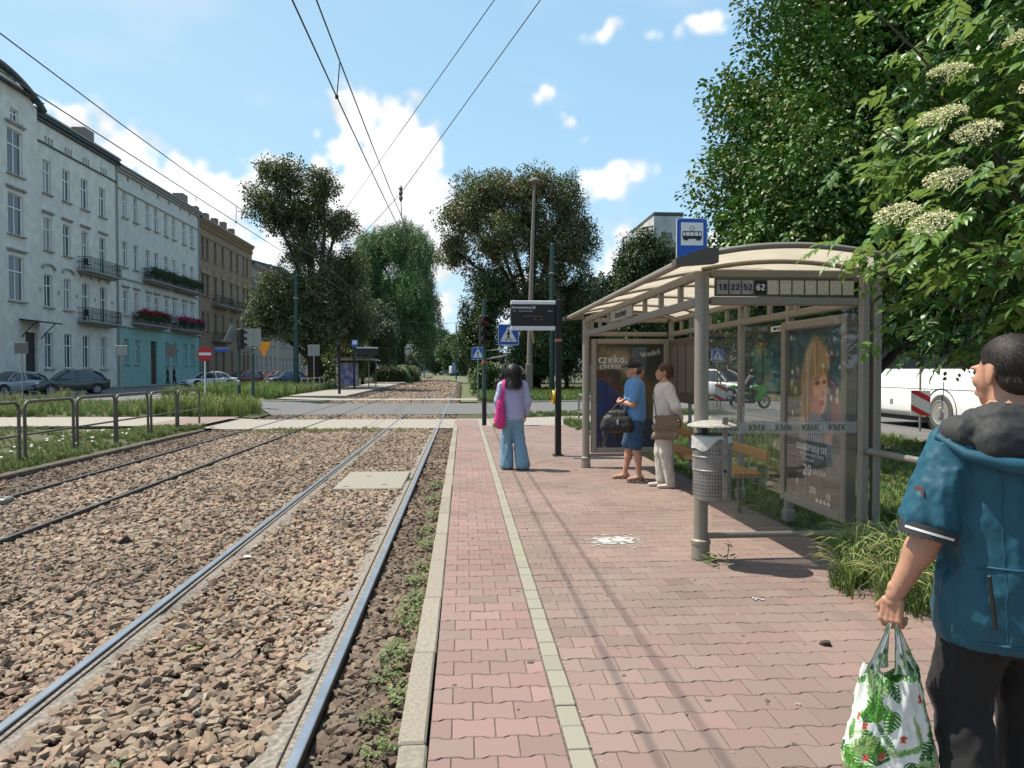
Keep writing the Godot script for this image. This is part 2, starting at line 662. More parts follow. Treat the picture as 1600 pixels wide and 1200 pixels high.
	for i in 22:
		put("kerb_stone", stone_block(0.985), dark_stone, lk, Transform3D(Basis(Vector3.UP, PI / 2 + rng.randf_range(-0.012, 0.012)), Vector3(-7.36 + rng.randf_range(-0.015, 0.015), -0.145 + rng.randf_range(-0.012, 0.006), 0.6 - i)))


func stone_block(length: float) -> Mesh:
	var key := "stone %.3f" % length
	if not texture_cache.has(key):
		texture_cache[key] = MB.new().box(Vector3(0, 0, 0), Vector3(length, 0.16, 0.14), 0.018).mesh()
	return texture_cache[key]


# ---------------------------------------------------------------- tracks

func rail_rows(profile: Array, x: float, z0: float, z1: float, step: float) -> Array:
	var rows := []
	var z := z0
	while true:
		var row := []
		for p in profile:
			row.append(Vector3(x + swing(z) + p[0], p[1], z))
		rows.append(row)
		if z <= z1:
			break
		z = maxf(z - step, z1)
	return rows


func build_tracks() -> void:
	var bed := setting("track_bed")
	var rows := []
	for i in 60:
		var z := 6.0 - i * 4.0
		rows.append([Vector3(-7.34 + swing(z), -0.215, z), Vector3(-0.24 + swing(z), -0.215, z)])
	put("soil", MB.new().loft(rows, false, false), M.soil, bed)
	var head := [[-0.025, -0.142], [0.025, -0.142], [0.028, -0.132], [0.026, -0.1275], [0.020, -0.125], [-0.020, -0.125], [-0.026, -0.1275], [-0.028, -0.132]]
	var web := [[-0.026, -0.21], [0.026, -0.21], [0.026, -0.1425], [-0.026, -0.1425]]
	var lip := [[0.0, -0.15], [0.008, -0.15], [0.008, -0.141], [0.0, -0.141]]
	for t in [[-0.76, -2.26, "tram track right beside the paved platform with shiny worn rails"], [-4.75, -6.25, "far tram track beside the hoop railing with dull dark rails"]]:
		var track := thing("tram_track", t[2], "tram track")
		for k in 2:
			var x: float = t[k]
			var shiny: Material = M.steel_head if t[0] > -2 else mat(Color(0.26, 0.24, 0.22), 0.45, 0.8, M.strong, 0.6)
			var r := put("rail", MB.new().loft(rail_rows(head, x, 5.0, -230.0, 3.0), true, true, true), shiny, track)
			put("rail_web", MB.new().loft(rail_rows(web, x, 5.0, -230.0, 3.0), true, true, true), M.steel_side, r)
			if t[0] > -2:
				var off := 0.062 if k == 1 else -0.074
				var moved := []
				for p in lip:
					moved.append([p[0] + off, p[1]])
				put("groove_lip", MB.new().loft(rail_rows(moved, x, 5.0, -28.0, 3.0), true, true, true), M.steel_side, r)
	# fine grit worn out of the ballast along the inner side of the near rails
	var wob := FastNoiseLite.new()
	wob.seed = 3
	wob.frequency = 0.9
	wob.fractal_octaves = 4
	for s in [[-2.26, 1.0, 0.115], [-0.76, -1.0, 0.155], [-2.26, -1.0, 0.035]]:
		var g := []
		for i in 190:
			var z := 2.0 - i * 0.125
			var w: float = s[2] * (1.0 + 0.9 * wob.get_noise_2d(z * 2.0, s[0] * 10 + s[1]) + 0.7 * wob.get_noise_2d(z * 0.5 + 40.0, s[0] * 10 + s[1]))
			var x: float = s[0] + s[1] * 0.027
			g.append([Vector3(x, -0.146, z), Vector3(x + s[1] * w * 0.6, -0.152, z), Vector3(x + s[1] * w, -0.163, z), Vector3(x + s[1] * (w + 0.07), -0.20, z)])
		put("rail_grit", MB.new().loft(g, false, false, s[1] < 0), M.fines, bed)
	build_ballast()
	# the slab laid between the near rails
	var slab := thing("cover_slab", "square pale concrete cover slab lying between the rails of the near track", "slab")
	put("slab", MB.new().box(Vector3(-1.42, -0.175, -11.55), Vector3(1.02, 0.09, 1.75), 0.012), mat(Color(0.33, 0.30, 0.25), 0.9, 0, M.dirt, 0.9), slab)
	for p in [[-1.55, -11.9], [-1.2, -11.0], [-1.75, -10.85]]:
		put("lifting_eye", MB.new().box(Vector3(p[0], -0.129, p[1]), Vector3(0.09, 0.006, 0.03), 0.002), M.steel_side, slab)


# a broken stone: a skewed block with two or three corners knocked off
func rock(seed_: int) -> ArrayMesh:
	var r := RandomNumberGenerator.new()
	r.seed = seed_
	var pts := []
	for x in [-1.0, 1.0]:
		for y in [-1.0, 1.0]:
			for z in [-1.0, 1.0]:
				var p := Vector3(x * 0.5, y * 0.23, z * 0.36) * r.randf_range(0.72, 1.12)
				p += Vector3(y * r.randf_range(-0.14, 0.14), z * r.randf_range(-0.10, 0.10), x * r.randf_range(-0.14, 0.14))
				if r.randf() < 0.45:
					for k in 3:
						var q := p
						q[k] *= r.randf_range(0.35, 0.6)
						pts.append(q)
				else:
					pts.append(p)
	var b := MB.new()
	# convex hull by brute force
	var n := pts.size()
	for i in n:
		for j in range(i + 1, n):
			for k in range(j + 1, n):
				var nn: Vector3 = ((pts[j] as Vector3) - (pts[i] as Vector3)).cross((pts[k] as Vector3) - (pts[i] as Vector3))
				if nn.length() < 1e-6:
					continue
				nn = nn.normalized()
				var above := false
				var below := false
				for m in n:
					var d: float = nn.dot((pts[m] as Vector3) - (pts[i] as Vector3))
					if d > 1e-5:
						above = true
					elif d < -1e-5:
						below = true
				if above and below:
					continue
				b.tri_out(pts[i], pts[j], pts[k], nn if below else -nn)
	return b.mesh()


func build_ballast() -> void:
	var r := RandomNumberGenerator.new()
	r.seed = 41
	var ballast := Node3D.new()
	ballast.name = "ballast"
	add_child(ballast)
	tag(ballast, "", "", "", "stuff")
	var kinds := 12
	var places := []
	var tints := []
	for k in kinds:
		places.append([])
		tints.append([])
	var tone := FastNoiseLite.new()
	tone.seed = 8
	tone.frequency = 0.45
	tone.fractal_octaves = 3
	var palette := [Color(0.40, 0.285, 0.195), Color(0.35, 0.225, 0.16), Color(0.24, 0.16, 0.11), Color(0.34, 0.30, 0.25), Color(0.46, 0.37, 0.28), Color(0.31, 0.165, 0.12), Color(0.40, 0.31, 0.20)]
	var bands := [[3.5, 1.0, 160, 0.08], [1.0, -8.0, 1150, 0.052], [-8.0, -21.6, 700, 0.060], [-25.6, -28.3, 260, 0.075], [-37.3, -41.2, 190, 0.085], [-43.6, -70.0, 70, 0.13], [-70.0, -150.0, 22, 0.22]]
	for band in bands:
		var z0: float = band[0]
		while z0 > band[1]:
			var z1: float = maxf(z0 - 1.0, band[1])
			var mid := (z0 + z1) / 2.0
			var left := maxf(-7.28, minf(mid * 0.70, -1.0) - 2.2)
			var count := int((-0.30 - left) * (z0 - z1) * band[2])
			for i in count:
				var x := r.randf_range(left, -0.30)
				var z := r.randf_range(z1, z0)
				var clear := false
				for rail in [-0.76, -2.26, -4.75, -6.25]:
					var e: float = x - rail
					if absf(e) < 0.062:
						clear = true
					if rail > -3.0 and z > -21.6 and ((rail < -2 and e > 0 and e < 0.05 + 0.16 * r.randf()) or (rail > -1 and e < 0 and -e < 0.07 + 0.19 * r.randf())) and r.randf() < 0.96:
						clear = true
				if absf(x + 1.42) < 0.53 and absf(z + 11.55) < 0.9:
					clear = true
				if clear:
					continue
				var s: float = band[3] * (0.42 + 1.0 * pow(r.randf(), 1.7))
				var kind := r.randi() % kinds
				var basis := Basis(Vector3.UP, r.randf() * TAU) * Basis(Vector3.RIGHT, r.randfn(0, 0.32)) * Basis(Vector3.FORWARD, r.randfn(0, 0.28))
				var dark := x > -0.70
				var y := -0.192 + r.randf() * 0.030 + (-0.012 if dark else 0.0) + s * 0.12
				if absf(x + 2.26) < 0.14 or absf(x + 0.76) < 0.14 or absf(x + 4.75) < 0.12 or absf(x + 6.25) < 0.12:
					y = minf(y, -0.180)
				places[kind].append(Transform3D(basis.scaled(Vector3.ONE * s), Vector3(x + swing(z), y, z)))
				var c: Color = palette[r.randi() % palette.size()]
				c = c.lerp(Color(0.36, 0.265, 0.19), 0.45)
				var n := tone.get_noise_2d(x, z)
				var k := r.randf_range(0.72, 1.16) * (1.0 + 0.35 * n)
				if dark or x < -6.35:
					c = c.lerp(Color(0.13, 0.09, 0.065), 0.62)
				tints[kind].append(Color(c.r * k, c.g * k, c.b * k))
			z0 = z1
	var m := tinted(mat(Color.WHITE, 0.9, 0, M.speck, 0.12))
	for k in kinds:
		tag(scatter("stones", rock(100 + k), m, places[k], tints[k], ballast), "", "", "", "stuff")


# ---------------------------------------------------------------- platform

const PAVER_L := 0.2
const PAVER_W := 0.165


# an interlocking double-T paver between x0 and x1 of its length, with the wave of its long edges and chamfered rims
func paver_mesh(x0: float, x1: float) -> ArrayMesh:
	var amp := 0.0075
	var gap := 0.0022
	var xs := []
	for x in [-0.1, -0.068, -0.040, 0.040, 0.068, 0.1]:
		if x > x0 + 0.001 and x < x1 - 0.001:
			xs.append(x)
	xs.push_front(x0)
	xs.push_back(x1)
	var wave := func(x: float) -> float:
		return amp * clampf((absf(x) - 0.054) / 0.014, -1, 1)
	var ring := []
	for x in xs:
		ring.append(Vector2(clampf(x, x0 + gap, x1 - gap), PAVER_W / 2 - gap + wave.call(x)))
	for i in xs.size():
		var x: float = xs[xs.size() - 1 - i]
		ring.append(Vector2(clampf(x, x0 + gap, x1 - gap), -(PAVER_W / 2 - gap + wave.call(x))))
	var b := MB.new()
	var bev := 0.0035
	var inner := []
	var mid := Vector2((x0 + x1) / 2, 0)
	for p in ring:
		var d: Vector2 = p - mid
		inner.append(mid + Vector2(d.x - signf(d.x) * bev, d.y - signf(d.y) * bev))
	var m := xs.size()
	for i in m - 1:
		var a: Vector2 = inner[i]
		var c: Vector2 = inner[i + 1]
		var e: Vector2 = inner[2 * m - 2 - i]
		var f: Vector2 = inner[2 * m - 1 - i]
		b.quad_out(Vector3(a.x, 0, a.y), Vector3(c.x, 0, c.y), Vector3(e.x, 0, e.y), Vector3(f.x, 0, f.y), Vector3.UP)
	for i in ring.size():
		var j := (i + 1) % ring.size()
		var out: Vector2 = (ring[i] + ring[j]) / 2 - mid
		var o := Vector3(out.x, 0.05, out.y)
		b.quad_out(Vector3(inner[i].x, 0, inner[i].y), Vector3(inner[j].x, 0, inner[j].y), Vector3(ring[j].x, -bev, ring[j].y), Vector3(ring[i].x, -bev, ring[i].y), o)
		b.quad_out(Vector3(ring[i].x, -bev, ring[i].y), Vector3(ring[j].x, -bev, ring[j].y), Vector3(ring[j].x, -0.03, ring[j].y), Vector3(ring[i].x, -0.03, ring[i].y), o)
	return b.mesh()


func build_platform() -> void:
	var r := RandomNumberGenerator.new()
	r.seed = 9
	var platform := setting("platform")
	var joint := mat(Color(0.20, 0.155, 0.125), 0.95, 0, M.strong, 0.3)
	put("joint_sand", MB.new().box(Vector3(1.59, -0.156, -6.8), Vector3(3.48, 0.30, 27.6), 0.0), joint, platform)
	var ramp := MB.new()
	ramp.quad_out(Vector3(-0.15, -0.004, -20.6), Vector3(3.33, -0.004, -20.6), Vector3(3.33, -0.128, -21.62), Vector3(-0.15, -0.128, -21.62), Vector3.UP)
	put("ramp", ramp, mat(Color(0.29, 0.21, 0.185), 0.9, 0, M.dirt, 0.9), platform)
	var shapes := {"full": paver_mesh(-0.1, 0.1), "right": paver_mesh(0.0, 0.1), "left": paver_mesh(-0.1, 0.0)}
	var spots := []
	var tone := FastNoiseLite.new()
	tone.seed = 14
	tone.frequency = 0.55
	tone.fractal_octaves = 3
	for zone in [[-0.150, 3, 0.977, 0.0], [0.546, 14, 0.995, 1.0]]:
		for row in range(-40, 128):
			var z := 0.9 - (row + 4) * PAVER_W
			var odd := posmod(row, 2) == 1
			var list := []
			if odd:
				list.append(["right", 0.0 * PAVER_L])
				for i in zone[1] - 1:
					list.append(["full", (i + 1.0) * PAVER_L])
				list.append(["left", zone[1] * PAVER_L])
			else:
				for i in zone[1]:
					list.append(["full", (i + 0.5) * PAVER_L])
			for e in list:
				var x: float = zone[0] + e[1] * zone[2]
				var tilt := Basis(Vector3.RIGHT, r.randfn(0, 0.006)) * Basis(Vector3.FORWARD, r.randfn(0, 0.006)) * Basis(Vector3.UP, r.randfn(0, 0.004))
				var sink := tone.get_noise_2d(x * 1.5, z * 1.5) * 0.004
				var c := Color(0.300, 0.190, 0.170) if zone[3] == 0.0 else Color(0.272, 0.188, 0.163)
				var k := r.randf_range(0.90, 1.08) * (1.0 + 0.24 * tone.get_noise_2d(x, z)) * (0.86 if r.randf() < 0.06 else 1.0)
				var grey := clampf(r.randf_range(-0.05, 0.35) + 0.3 * tone.get_noise_2d(x + 40, z), 0, 0.6)
				c = Color(c.r * k, c.g * k, c.b * k).lerp(Color(0.255, 0.212, 0.185), grey)
				spots.append({"shape": e[0], "xf": Transform3D(tilt.scaled(Vector3(zone[2], 1, 1)), Vector3(x, -r.randf() * 0.002 + sink, z)), "c": c, "d": Vector2(x, z).length() if z < -2.2 and x > -0.4 and x < -z * 0.82 + 0.1 else 1000.0 + absf(z)})
	spots.sort_custom(func(a, b): return a.d < b.d)
	var base_tone := []
	var grit := M.speck as Texture2D
	for k in 9:
		base_tone.append(null)
	var rest := {"full": [[], []], "right": [[], []], "left": [[], []]}
	var bins := {}
	for i in spots.size():
		var s: Dictionary = spots[i]
		if i < 300:
			var key := "%d %d" % [int(s.c.r * 40), int(s.c.g * 60)]
			if not bins.has(key):
				bins[key] = paver_material(s.c)
			put("paver", shapes[s.shape], bins[key], platform, s.xf)
		else:
			rest[s.shape][0].append(s.xf)
			rest[s.shape][1].append(s.c)
	var pm := paver_material(Color.WHITE)
	pm.vertex_color_use_as_albedo = true
	for key in rest:
		tag(scatter("paving", shapes[key], pm, rest[key][0], rest[key][1], platform), "", "", "", "stuff")
	# grey edging blocks between the two fields
	var block := MB.new().box(Vector3(0, -0.02, 0), Vector3(0.094, 0.05, 0.193), 0.004).mesh()
	var greys := []
	for k in 5:
		greys.append(rough_relief(mat(Color(0.315, 0.295, 0.235) * r.randf_range(0.88, 1.10), 0.9, 0, M.grit, 0.25), M.speck, 0.08))
	for i in 136:
		put("edging_block", block, greys[r.randi() % 5], platform, Transform3D(Basis(Vector3.UP, r.randfn(0, 0.006)), Vector3(0.489 + r.randfn(0, 0.001), 0.004 + r.randfn(0, 0.0012), 6.5 - i * 0.2)))
	# kerb along the track
	var stones := [mat(Color(0.325, 0.285, 0.23), 0.9, 0, M.dirt, 0.5), mat(Color(0.295, 0.26, 0.21), 0.9, 0, M.dirt, 0.8), mat(Color(0.34, 0.30, 0.245), 0.9, 0, M.dirt, 0.6)]
	for s in stones:
		rough_relief(s, M.speck, 0.12)
	var kerb := MB.new().box(Vector3.ZERO, Vector3(0.122, 0.30, 0.994), 0.010).mesh()
	for i in 28:
		put("kerb_stone", kerb, stones[r.randi() % 3], platform, Transform3D(Basis(Vector3.UP, r.randfn(0, 0.002)), Vector3(-0.217 + r.randfn(0, 0.003), -0.145 + r.randfn(0, 0.002), 6.4 - i * 1.0)))


func paver_material(c: Color) -> StandardMaterial3D:
	var m := mat(c, 0.9, 0, M.grit, 0.22)
	return rough_relief(m, M.speck, 0.06)


# ---------------------------------------------------------------- buildings
# Facades face +x. An opening is [z, y0, y1, width] with z counted away from the camera.

func facade(b: MB, x: float, z0: float, z1: float, y0: float, y1: float, openings: Array, deep := 0.24) -> void:
	var zs := [z0, z1]
	var ys := [y0, y1]
	var cut := []
	for o in openings:
		if o[2] <= y0 or o[1] >= y1 or o[0] < z0 or o[0] > z1:
			continue
		cut.append(o)
		zs.append_array([o[0] - o[3] / 2, o[0] + o[3] / 2])
		ys.append_array([o[1], o[2]])
	zs.sort()
	ys.sort()
	for i in zs.size() - 1:
		if zs[i + 1] - zs[i] < 0.001:
			continue
		var j := 0
		while j < ys.size() - 1:
			var zc: float = (zs[i] + zs[i + 1]) / 2
			var open_here := func(k: int) -> bool:
				var yc: float = (ys[k] + ys[k + 1]) / 2
				for o in cut:
					if absf(zc - o[0]) < o[3] / 2 and yc > o[1] and yc < o[2]:
						return true
				return false
			if ys[j + 1] - ys[j] < 0.001 or open_here.call(j):
				j += 1
				continue
			var e := j
			while e + 1 < ys.size() - 1 and not open_here.call(e + 1):
				e += 1
			b.quad_out(Vector3(x, ys[j], -zs[i]), Vector3(x, ys[j], -zs[i + 1]), Vector3(x, ys[e + 1], -zs[i + 1]), Vector3(x, ys[e + 1], -zs[i]), Vector3.RIGHT)
			j = e + 1
	for o in cut:
		var a: float = -(o[0] - o[3] / 2)
		var c: float = -(o[0] + o[3] / 2)
		var p := Vector3(x, 0, 0)
		var q := Vector3(x - deep, 0, 0)
		for s in [[a, 1.0], [c, -1.0]]:
			b.quad_out(p + Vector3(0, o[1], s[0]), q + Vector3(0, o[1], s[0]), q + Vector3(0, o[2], s[0]), p + Vector3(0, o[2], s[0]), Vector3(0, 0, -s[1]))
		for s in [[o[1], 1.0], [o[2], -1.0]]:
			b.quad_out(p + Vector3(0, s[0], a), q + Vector3(0, s[0], a), q + Vector3(0, s[0], c), p + Vector3(0, s[0], c), Vector3(0, s[1], 0))


var window_shapes := {}


func window_shape(w: float, h: float) -> Array:
	var key := "%.2f %.2f" % [w, h]
	if not window_shapes.has(key):
		var f := MB.new()
		var t := 0.075
		for s in [-1.0, 1.0]:
			f.box(Vector3(0, h / 2, s * (w / 2 - t / 2)), Vector3(0.09, h, t), 0.008)
			f.box(Vector3(0, h / 2 + s * (h / 2 - t / 2), 0), Vector3(0.085, t, w - 2 * t - 0.004), 0.008)
		f.box(Vector3(0.004, h * 0.66, 0), Vector3(0.085, 0.085, w - 2 * t - 0.004), 0.008)
		f.box(Vector3(0.002, h * 0.33, 0), Vector3(0.08, h * 0.66 - t - 0.05, 0.085), 0.008)
		f.box(Vector3(0.002, h * 0.83, 0), Vector3(0.08, h * 0.34 - t - 0.05, 0.06), 0.008)
		var g := MB.new()
		g.box(Vector3(-0.012, h / 2, 0), Vector3(0.012, h - 0.06, w - 0.06))
		window_shapes[key] = [f.mesh(), g.mesh()]
	return window_shapes[key]


func add_windows(house: Node3D, x: float, openings: Array, frame: Material, trim: Material, hood := 0.0, sill := true) -> void:
	var glass := [M.pane, M.pane, mat(Color(0.10, 0.105, 0.11), 0.06), mat(Color(0.24, 0.235, 0.22), 0.08)]
	for o in openings:
		var w: float = o[3]
		var h: float = o[2] - o[1]
		var s := window_shape(w, h)
		var f := put("window", s[0], frame, house, Transform3D(Basis.IDENTITY, Vector3(x - 0.17, o[1], -o[0])))
		put("pane", s[1], glass[rng.randi() % 4], f)
		if sill:
			put("sill", MB.new().box(Vector3(0.24, -0.06, 0), Vector3(0.26, 0.11, w + 0.34), 0.02), trim, f)
		if hood > 0.0:
			put("hood", MB.new().box(Vector3(0.25, h + hood, 0), Vector3(0.24, 0.14, w + 0.5), 0.03).box(Vector3(0.20, h + hood - 0.12, 0), Vector3(0.12, 0.1, w + 0.36), 0.02), trim, f)


# the back of a house, its roof and its cornice
func house_shell(house: Node3D, x: float, z0: float, z1: float, h: float, wall: Material, roof: Material, cornice: Material) -> void:
	var b := MB.new()
	var c := [Vector3(x - 0.3, -0.1, -z0), Vector3(x - 0.3, -0.1, -z1), Vector3(x - 13, -0.1, -z1), Vector3(x - 13, -0.1, -z0)]
	for i in [1, 2, 3]:
		var p: Vector3 = c[i]
		var q: Vector3 = c[(i + 1) % 4]
		b.quad_out(p, q, q + Vector3.UP * (h + 0.1), p + Vector3.UP * (h + 0.1), (p + q) / 2 - Vector3(x - 6, 0, -(z0 + z1) / 2))
	for z in [z0, z1]:
		b.quad_out(Vector3(x, -0.1, -z), Vector3(x - 0.3, -0.1, -z), Vector3(x - 0.3, h, -z), Vector3(x, h, -z), Vector3(0, 0, 1 if z == z0 else -1))
	put("rear_wall", b, wall, house)
	var r := MB.new()
	var p := PackedVector2Array([Vector2(x + 0.42, h + 0.12), Vector2(x + 0.42, h + 0.3), Vector2(x - 6.5, h + 2.2), Vector2(x - 13.3, h + 0.3), Vector2(x - 13.3, h + 0.12)])
	r.prism(p, -z1, -z0)
	put("roof", r, roof, house)
	var k := MB.new()
	k.box(Vector3(x + 0.10, h - 0.28, -(z0 + z1) / 2), Vector3(0.28, 0.22, z1 - z0 - 0.02), 0.05)
	k.box(Vector3(x + 0.20, h - 0.04, -(z0 + z1) / 2), Vector3(0.42, 0.24, z1 - z0 - 0.02), 0.06)
	k.box(Vector3(x + 0.05, h - 1.9, -(z0 + z1) / 2), Vector3(0.14, 0.14, z1 - z0 - 0.02), 0.04)
	put("cornice", k, cornice, house)
	var gutter := MB.new().tube([Vector3(x + 0.46, h + 0.13, -z0 - 0.05), Vector3(x + 0.46, h + 0.13, -z1 + 0.05)], 0.08, 8)
	put("gutter", gutter, M.galv, house)


func balcony(house: Node3D, x: float, z0: float, z1: float, y: float, flowers := 0) -> void:
	var slab := MB.new().box(Vector3(x + 0.52, y - 0.10, -(z0 + z1) / 2), Vector3(1.04, 0.20, z1 - z0), 0.05)
	slab.box(Vector3(x + 0.4, y - 0.28, -(z0 + z1) / 2), Vector3(0.8, 0.16, z1 - z0 - 0.5), 0.05)
	var o := put("balcony", slab, mat(Color(0.34, 0.325, 0.29), 0.9, 0, M.dirt, 1.5), house)
	var iron := MB.new()
	for h in [0.12, 0.62, 1.05]:
		iron.bar(Vector3(x + 1.0, y + h, -z0 - 0.04), Vector3(x + 1.0, y + h, -z1 + 0.04), 0.045, 0.045)
		for z in [z0 + 0.04, z1 - 0.04]:
			iron.bar(Vector3(x, y + h, -z), Vector3(x + 0.97, y + h, -z), 0.04, 0.04)
	var n := int((z1 - z0) / 0.22)
	for i in n + 1:
		var z := lerpf(z0 + 0.04, z1 - 0.04, float(i) / n)
		iron.bar(Vector3(x + 1.0, y, -z), Vector3(x + 1.0, y + 1.05, -z), 0.025, 0.025)
		if i % 2 == 0 and i < n:
			iron.lathe([Vector2(0.07, -0.01), Vector2(0.09, 0), Vector2(0.07, 0.01)], 6, Transform3D(Basis(Vector3.FORWARD, PI / 2), Vector3(x + 1.0, y + 0.82, -z - 0.1)))
	for i in 4:
		for z in [z0 + 0.04, z1 - 0.04]:
			iron.bar(Vector3(x + 0.2 + i * 0.22, y, -z), Vector3(x + 0.2 + i * 0.22, y + 1.05, -z), 0.025, 0.025)
	put("balcony_railing", iron, M.black_paint, o)
	if flowers:
		var places := []
		var tints := []
		for i in int((z1 - z0) * 85):
			var on_front := rng.randf() < 0.8
			var z := rng.randf_range(z0, z1)
			var yy := y + 1.0 + rng.randfn(0, 0.16)
			var bloom := flowers > 1 and yy > y + 0.95 and rng.randf() < 0.72
			if not bloom:
				yy -= rng.randf() * 0.4
			places.append(Transform3D(Basis(Vector3(rng.randf(), rng.randf(), rng.randf() + 0.1).normalized(), rng.randf() * TAU).scaled(Vector3.ONE * rng.randf_range(0.5, 0.9)), Vector3(x + (1.05 + rng.randfn(0, 0.09) if on_front else rng.randf()), yy, -z)))
			tints.append((Color(0.50, 0.015, 0.12) if flowers == 2 else Color(0.33, 0.012, 0.02)) * rng.randf_range(0.7, 1.2) if bloom else Color(0.05, 0.085, 0.03) * rng.randf_range(0.6, 1.3))
		tag(scatter("flower_box", M.clump_small, M.leaf, places, tints, o), "", "", "", "stuff")


func build_buildings() -> void:
	M.clump_small = leaf_clump(50, 10, 0.16, 0.16, 0.6)
	M.leaf = leafy(Color.WHITE, 0.5)
	var x := -32.0
	var frame := mat(Color(0.80, 0.80, 0.78), 0.5)
	# pale grey corner house with a bay and a spire roof
	var render := rough_relief(mat(Color(0.72, 0.68, 0.60), 0.95, 0, M.mild, 7.0), M.speck, 0.12)
	var trim := mat(Color(0.46, 0.44, 0.40), 0.9, 0, M.coarse, 2.0)
	var tin := mat(Color(0.10, 0.115, 0.125), 0.6, 0.3, M.coarse, 2.0)
	var house := thing("corner_house", "pale grey four storey corner house with spire roofed bay and two iron balconies", "building")
	var levels := [[1.70, 4.48], [6.43, 8.93], [10.80, 13.28], [15.16, 17.69]]
	var wins := []
	for l in levels:
		for z in [58.1, 60.8, 63.6, 66.6]:
			wins.append([z, l[0] if not (z > 63 and (l[0] == 6.43 or l[0] == 10.8)) else l[0] - 0.75, l[1], 1.08])
	var attic := []
	for z in [58.4, 61.2, 63.9, 66.9]:
		for k in 3:
			attic.append([z + (k - 1) * 0.42, 19.0, 19.55, 0.26])
	var wall := MB.new()
	facade(wall, x, 55.9, 69.3, -0.1, 20.8, wins + attic)
	put("wall", wall, render, house)
	house_shell(house, x, 55.9, 69.3, 20.8, render, tin, tin)
	add_windows(house, x, wins.filter(func(o): return o[1] > 9.0 and o[1] < 15), frame, trim, 0.45)
	add_windows(house, x, wins.filter(func(o): return o[1] <= 9.0 or o[1] >= 15), frame, trim, 0.0)
	for o in attic:
		put("attic_vent", MB.new().box(Vector3(x - 0.2, (o[1] + o[2]) / 2, -o[0]), Vector3(0.02, 0.55, 0.26)), M.black, house)
	# flat bosses in the render and the arched hoods of the first floor
	for z in [57.0, 59.5, 62.2, 65.1, 68.2]:
		put("boss", MB.new().lathe([Vector2(0.17, 0), Vector2(0.15, 0.05), Vector2(0.06, 0.07), Vector2(0, 0.07)], 10, Transform3D(Basis(Vector3.FORWARD, PI / 2), Vector3(x, 7.7, -z))), trim, house)
	for z in [60.8, 63.6, 66.6, 58.1]:
		var arc := []
		for k in 9:
			var a := PI * k / 8.0
			arc.append(Vector3(x + 0.09, 9.35 + 0.38 * sin(a), -z + cos(a) * 0.85))
		put("hood", MB.new().tube(arc, 0.09, 6), trim, house)
	balcony(house, x, 62.2, 67.95, 9.95)
	balcony(house, x, 62.2, 67.95, 5.7)
	for y in [6.4, 10.7]:
		put("chair", chair_shape(), M.black_paint, house, Transform3D(Basis(Vector3.UP, 1.2), Vector3(x + 0.5, y - 0.72, -63.0)))
	# the bay
	var bx := x + 0.55
	var bay_wins := []
	for z in [48.6, 53.2]:
		for l in [[6.45, 9.6], [11.1, 13.95], [15.3, 18.45]]:
			bay_wins.append([z, l[0], l[1], 1.75])
	bay_wins.append([53.2, 19.0, 19.9, 0.95])
	var door := [[54.9, 0.05, 4.45, 1.5]]
	var bay := MB.new()
	facade(bay, bx, 46.0, 55.9, -0.1, 20.2, bay_wins + door, 0.3)
	bay.quad_out(Vector3(bx, -0.1, -55.9), Vector3(x, -0.1, -55.9), Vector3(x, 20.8, -55.9), Vector3(bx, 20.8, -55.9), Vector3.FORWARD)
	var gable := PackedVector2Array()
	for k in 17:
		var t := k / 16.0
		gable.append(Vector2(lerpf(-55.9, -46.0, t), 20.2 + 0.55 + 1.5 * pow(sin(PI * t), 0.8)))
	gable.append(Vector2(-46.0, 20.2))
	gable.append(Vector2(-55.9, 20.2))
	bay.prism(gable, -0.5, 0.0, Transform3D(Basis(Vector3(0, 0, 1), Vector3(0, 1, 0), Vector3(1, 0, 0)), Vector3(bx, 0, 0)))
	bay.box(Vector3(bx - 3.6, 10, -46.2), Vector3(6.8, 20.2, 0.4))
	put("bay", bay, render, house)
	add_windows(house, bx, bay_wins.slice(0, 6), frame, trim, 0.42)
	add_windows(house, bx, bay_wins.slice(6), frame, trim, 0.0)
	var edge := []
	for k in 17:
		var t := k / 16.0
		edge.append(Vector3(bx + 0.18, 20.2 + 0.68 + 1.5 * pow(sin(PI * t), 0.8), lerpf(-56.5, -45.4, t)))
	put("eaves", MB.new().tube(edge, 0.24, 8), tin, house)
	var rings := []
	for k in [[21.3, 5.1], [21.9, 4.3], [22.8, 3.3], [23.8, 2.4], [24.8, 1.5], [25.5, 0.9], [25.7, 0.75]]:
		var c := Vector3(bx - 4.6, k[0], -51.0)
		var q: float = k[1]
		rings.append([c + Vector3(q, 0, q), c + Vector3(q, 0, -q), c + Vector3(-q, 0, -q), c + Vector3(-q, 0, q)])
	var spire := put("spire_roof", MB.new().loft(rings), tin, house)
	put("finial", MB.new().tube([Vector3(bx - 3.9, 25.5, -51.6), Vector3(bx - 3.9, 27.0, -51.6)], 0.14, 6), M.post_dark, spire)
	var dm := put("door", MB.new().box(Vector3(bx - 0.26, 2.2, -54.9), Vector3(0.08, 4.3, 1.46), 0.01), mat(Color(0.05, 0.045, 0.04), 0.6, 0, M.strong, 1.0), house)
	put("transom", MB.new().box(Vector3(bx - 0.20, 3.1, -54.9), Vector3(0.08, 0.1, 1.4), 0.01), M.black, dm)
	var canopy := MB.new().box(Vector3(bx + 0.7, 5.1, -54.9), Vector3(1.4, 0.1, 3.0), 0.02, Basis(Vector3.FORWARD, 0.12))
	for z in [53.7, 56.1]:
		canopy.tube([Vector3(bx, 3.9, -z), Vector3(bx + 0.3, 4.3, -z), Vector3(bx + 1.0, 5.0, -z)], 0.04, 5)
	put("door_canopy", canopy, M.black_paint, house)
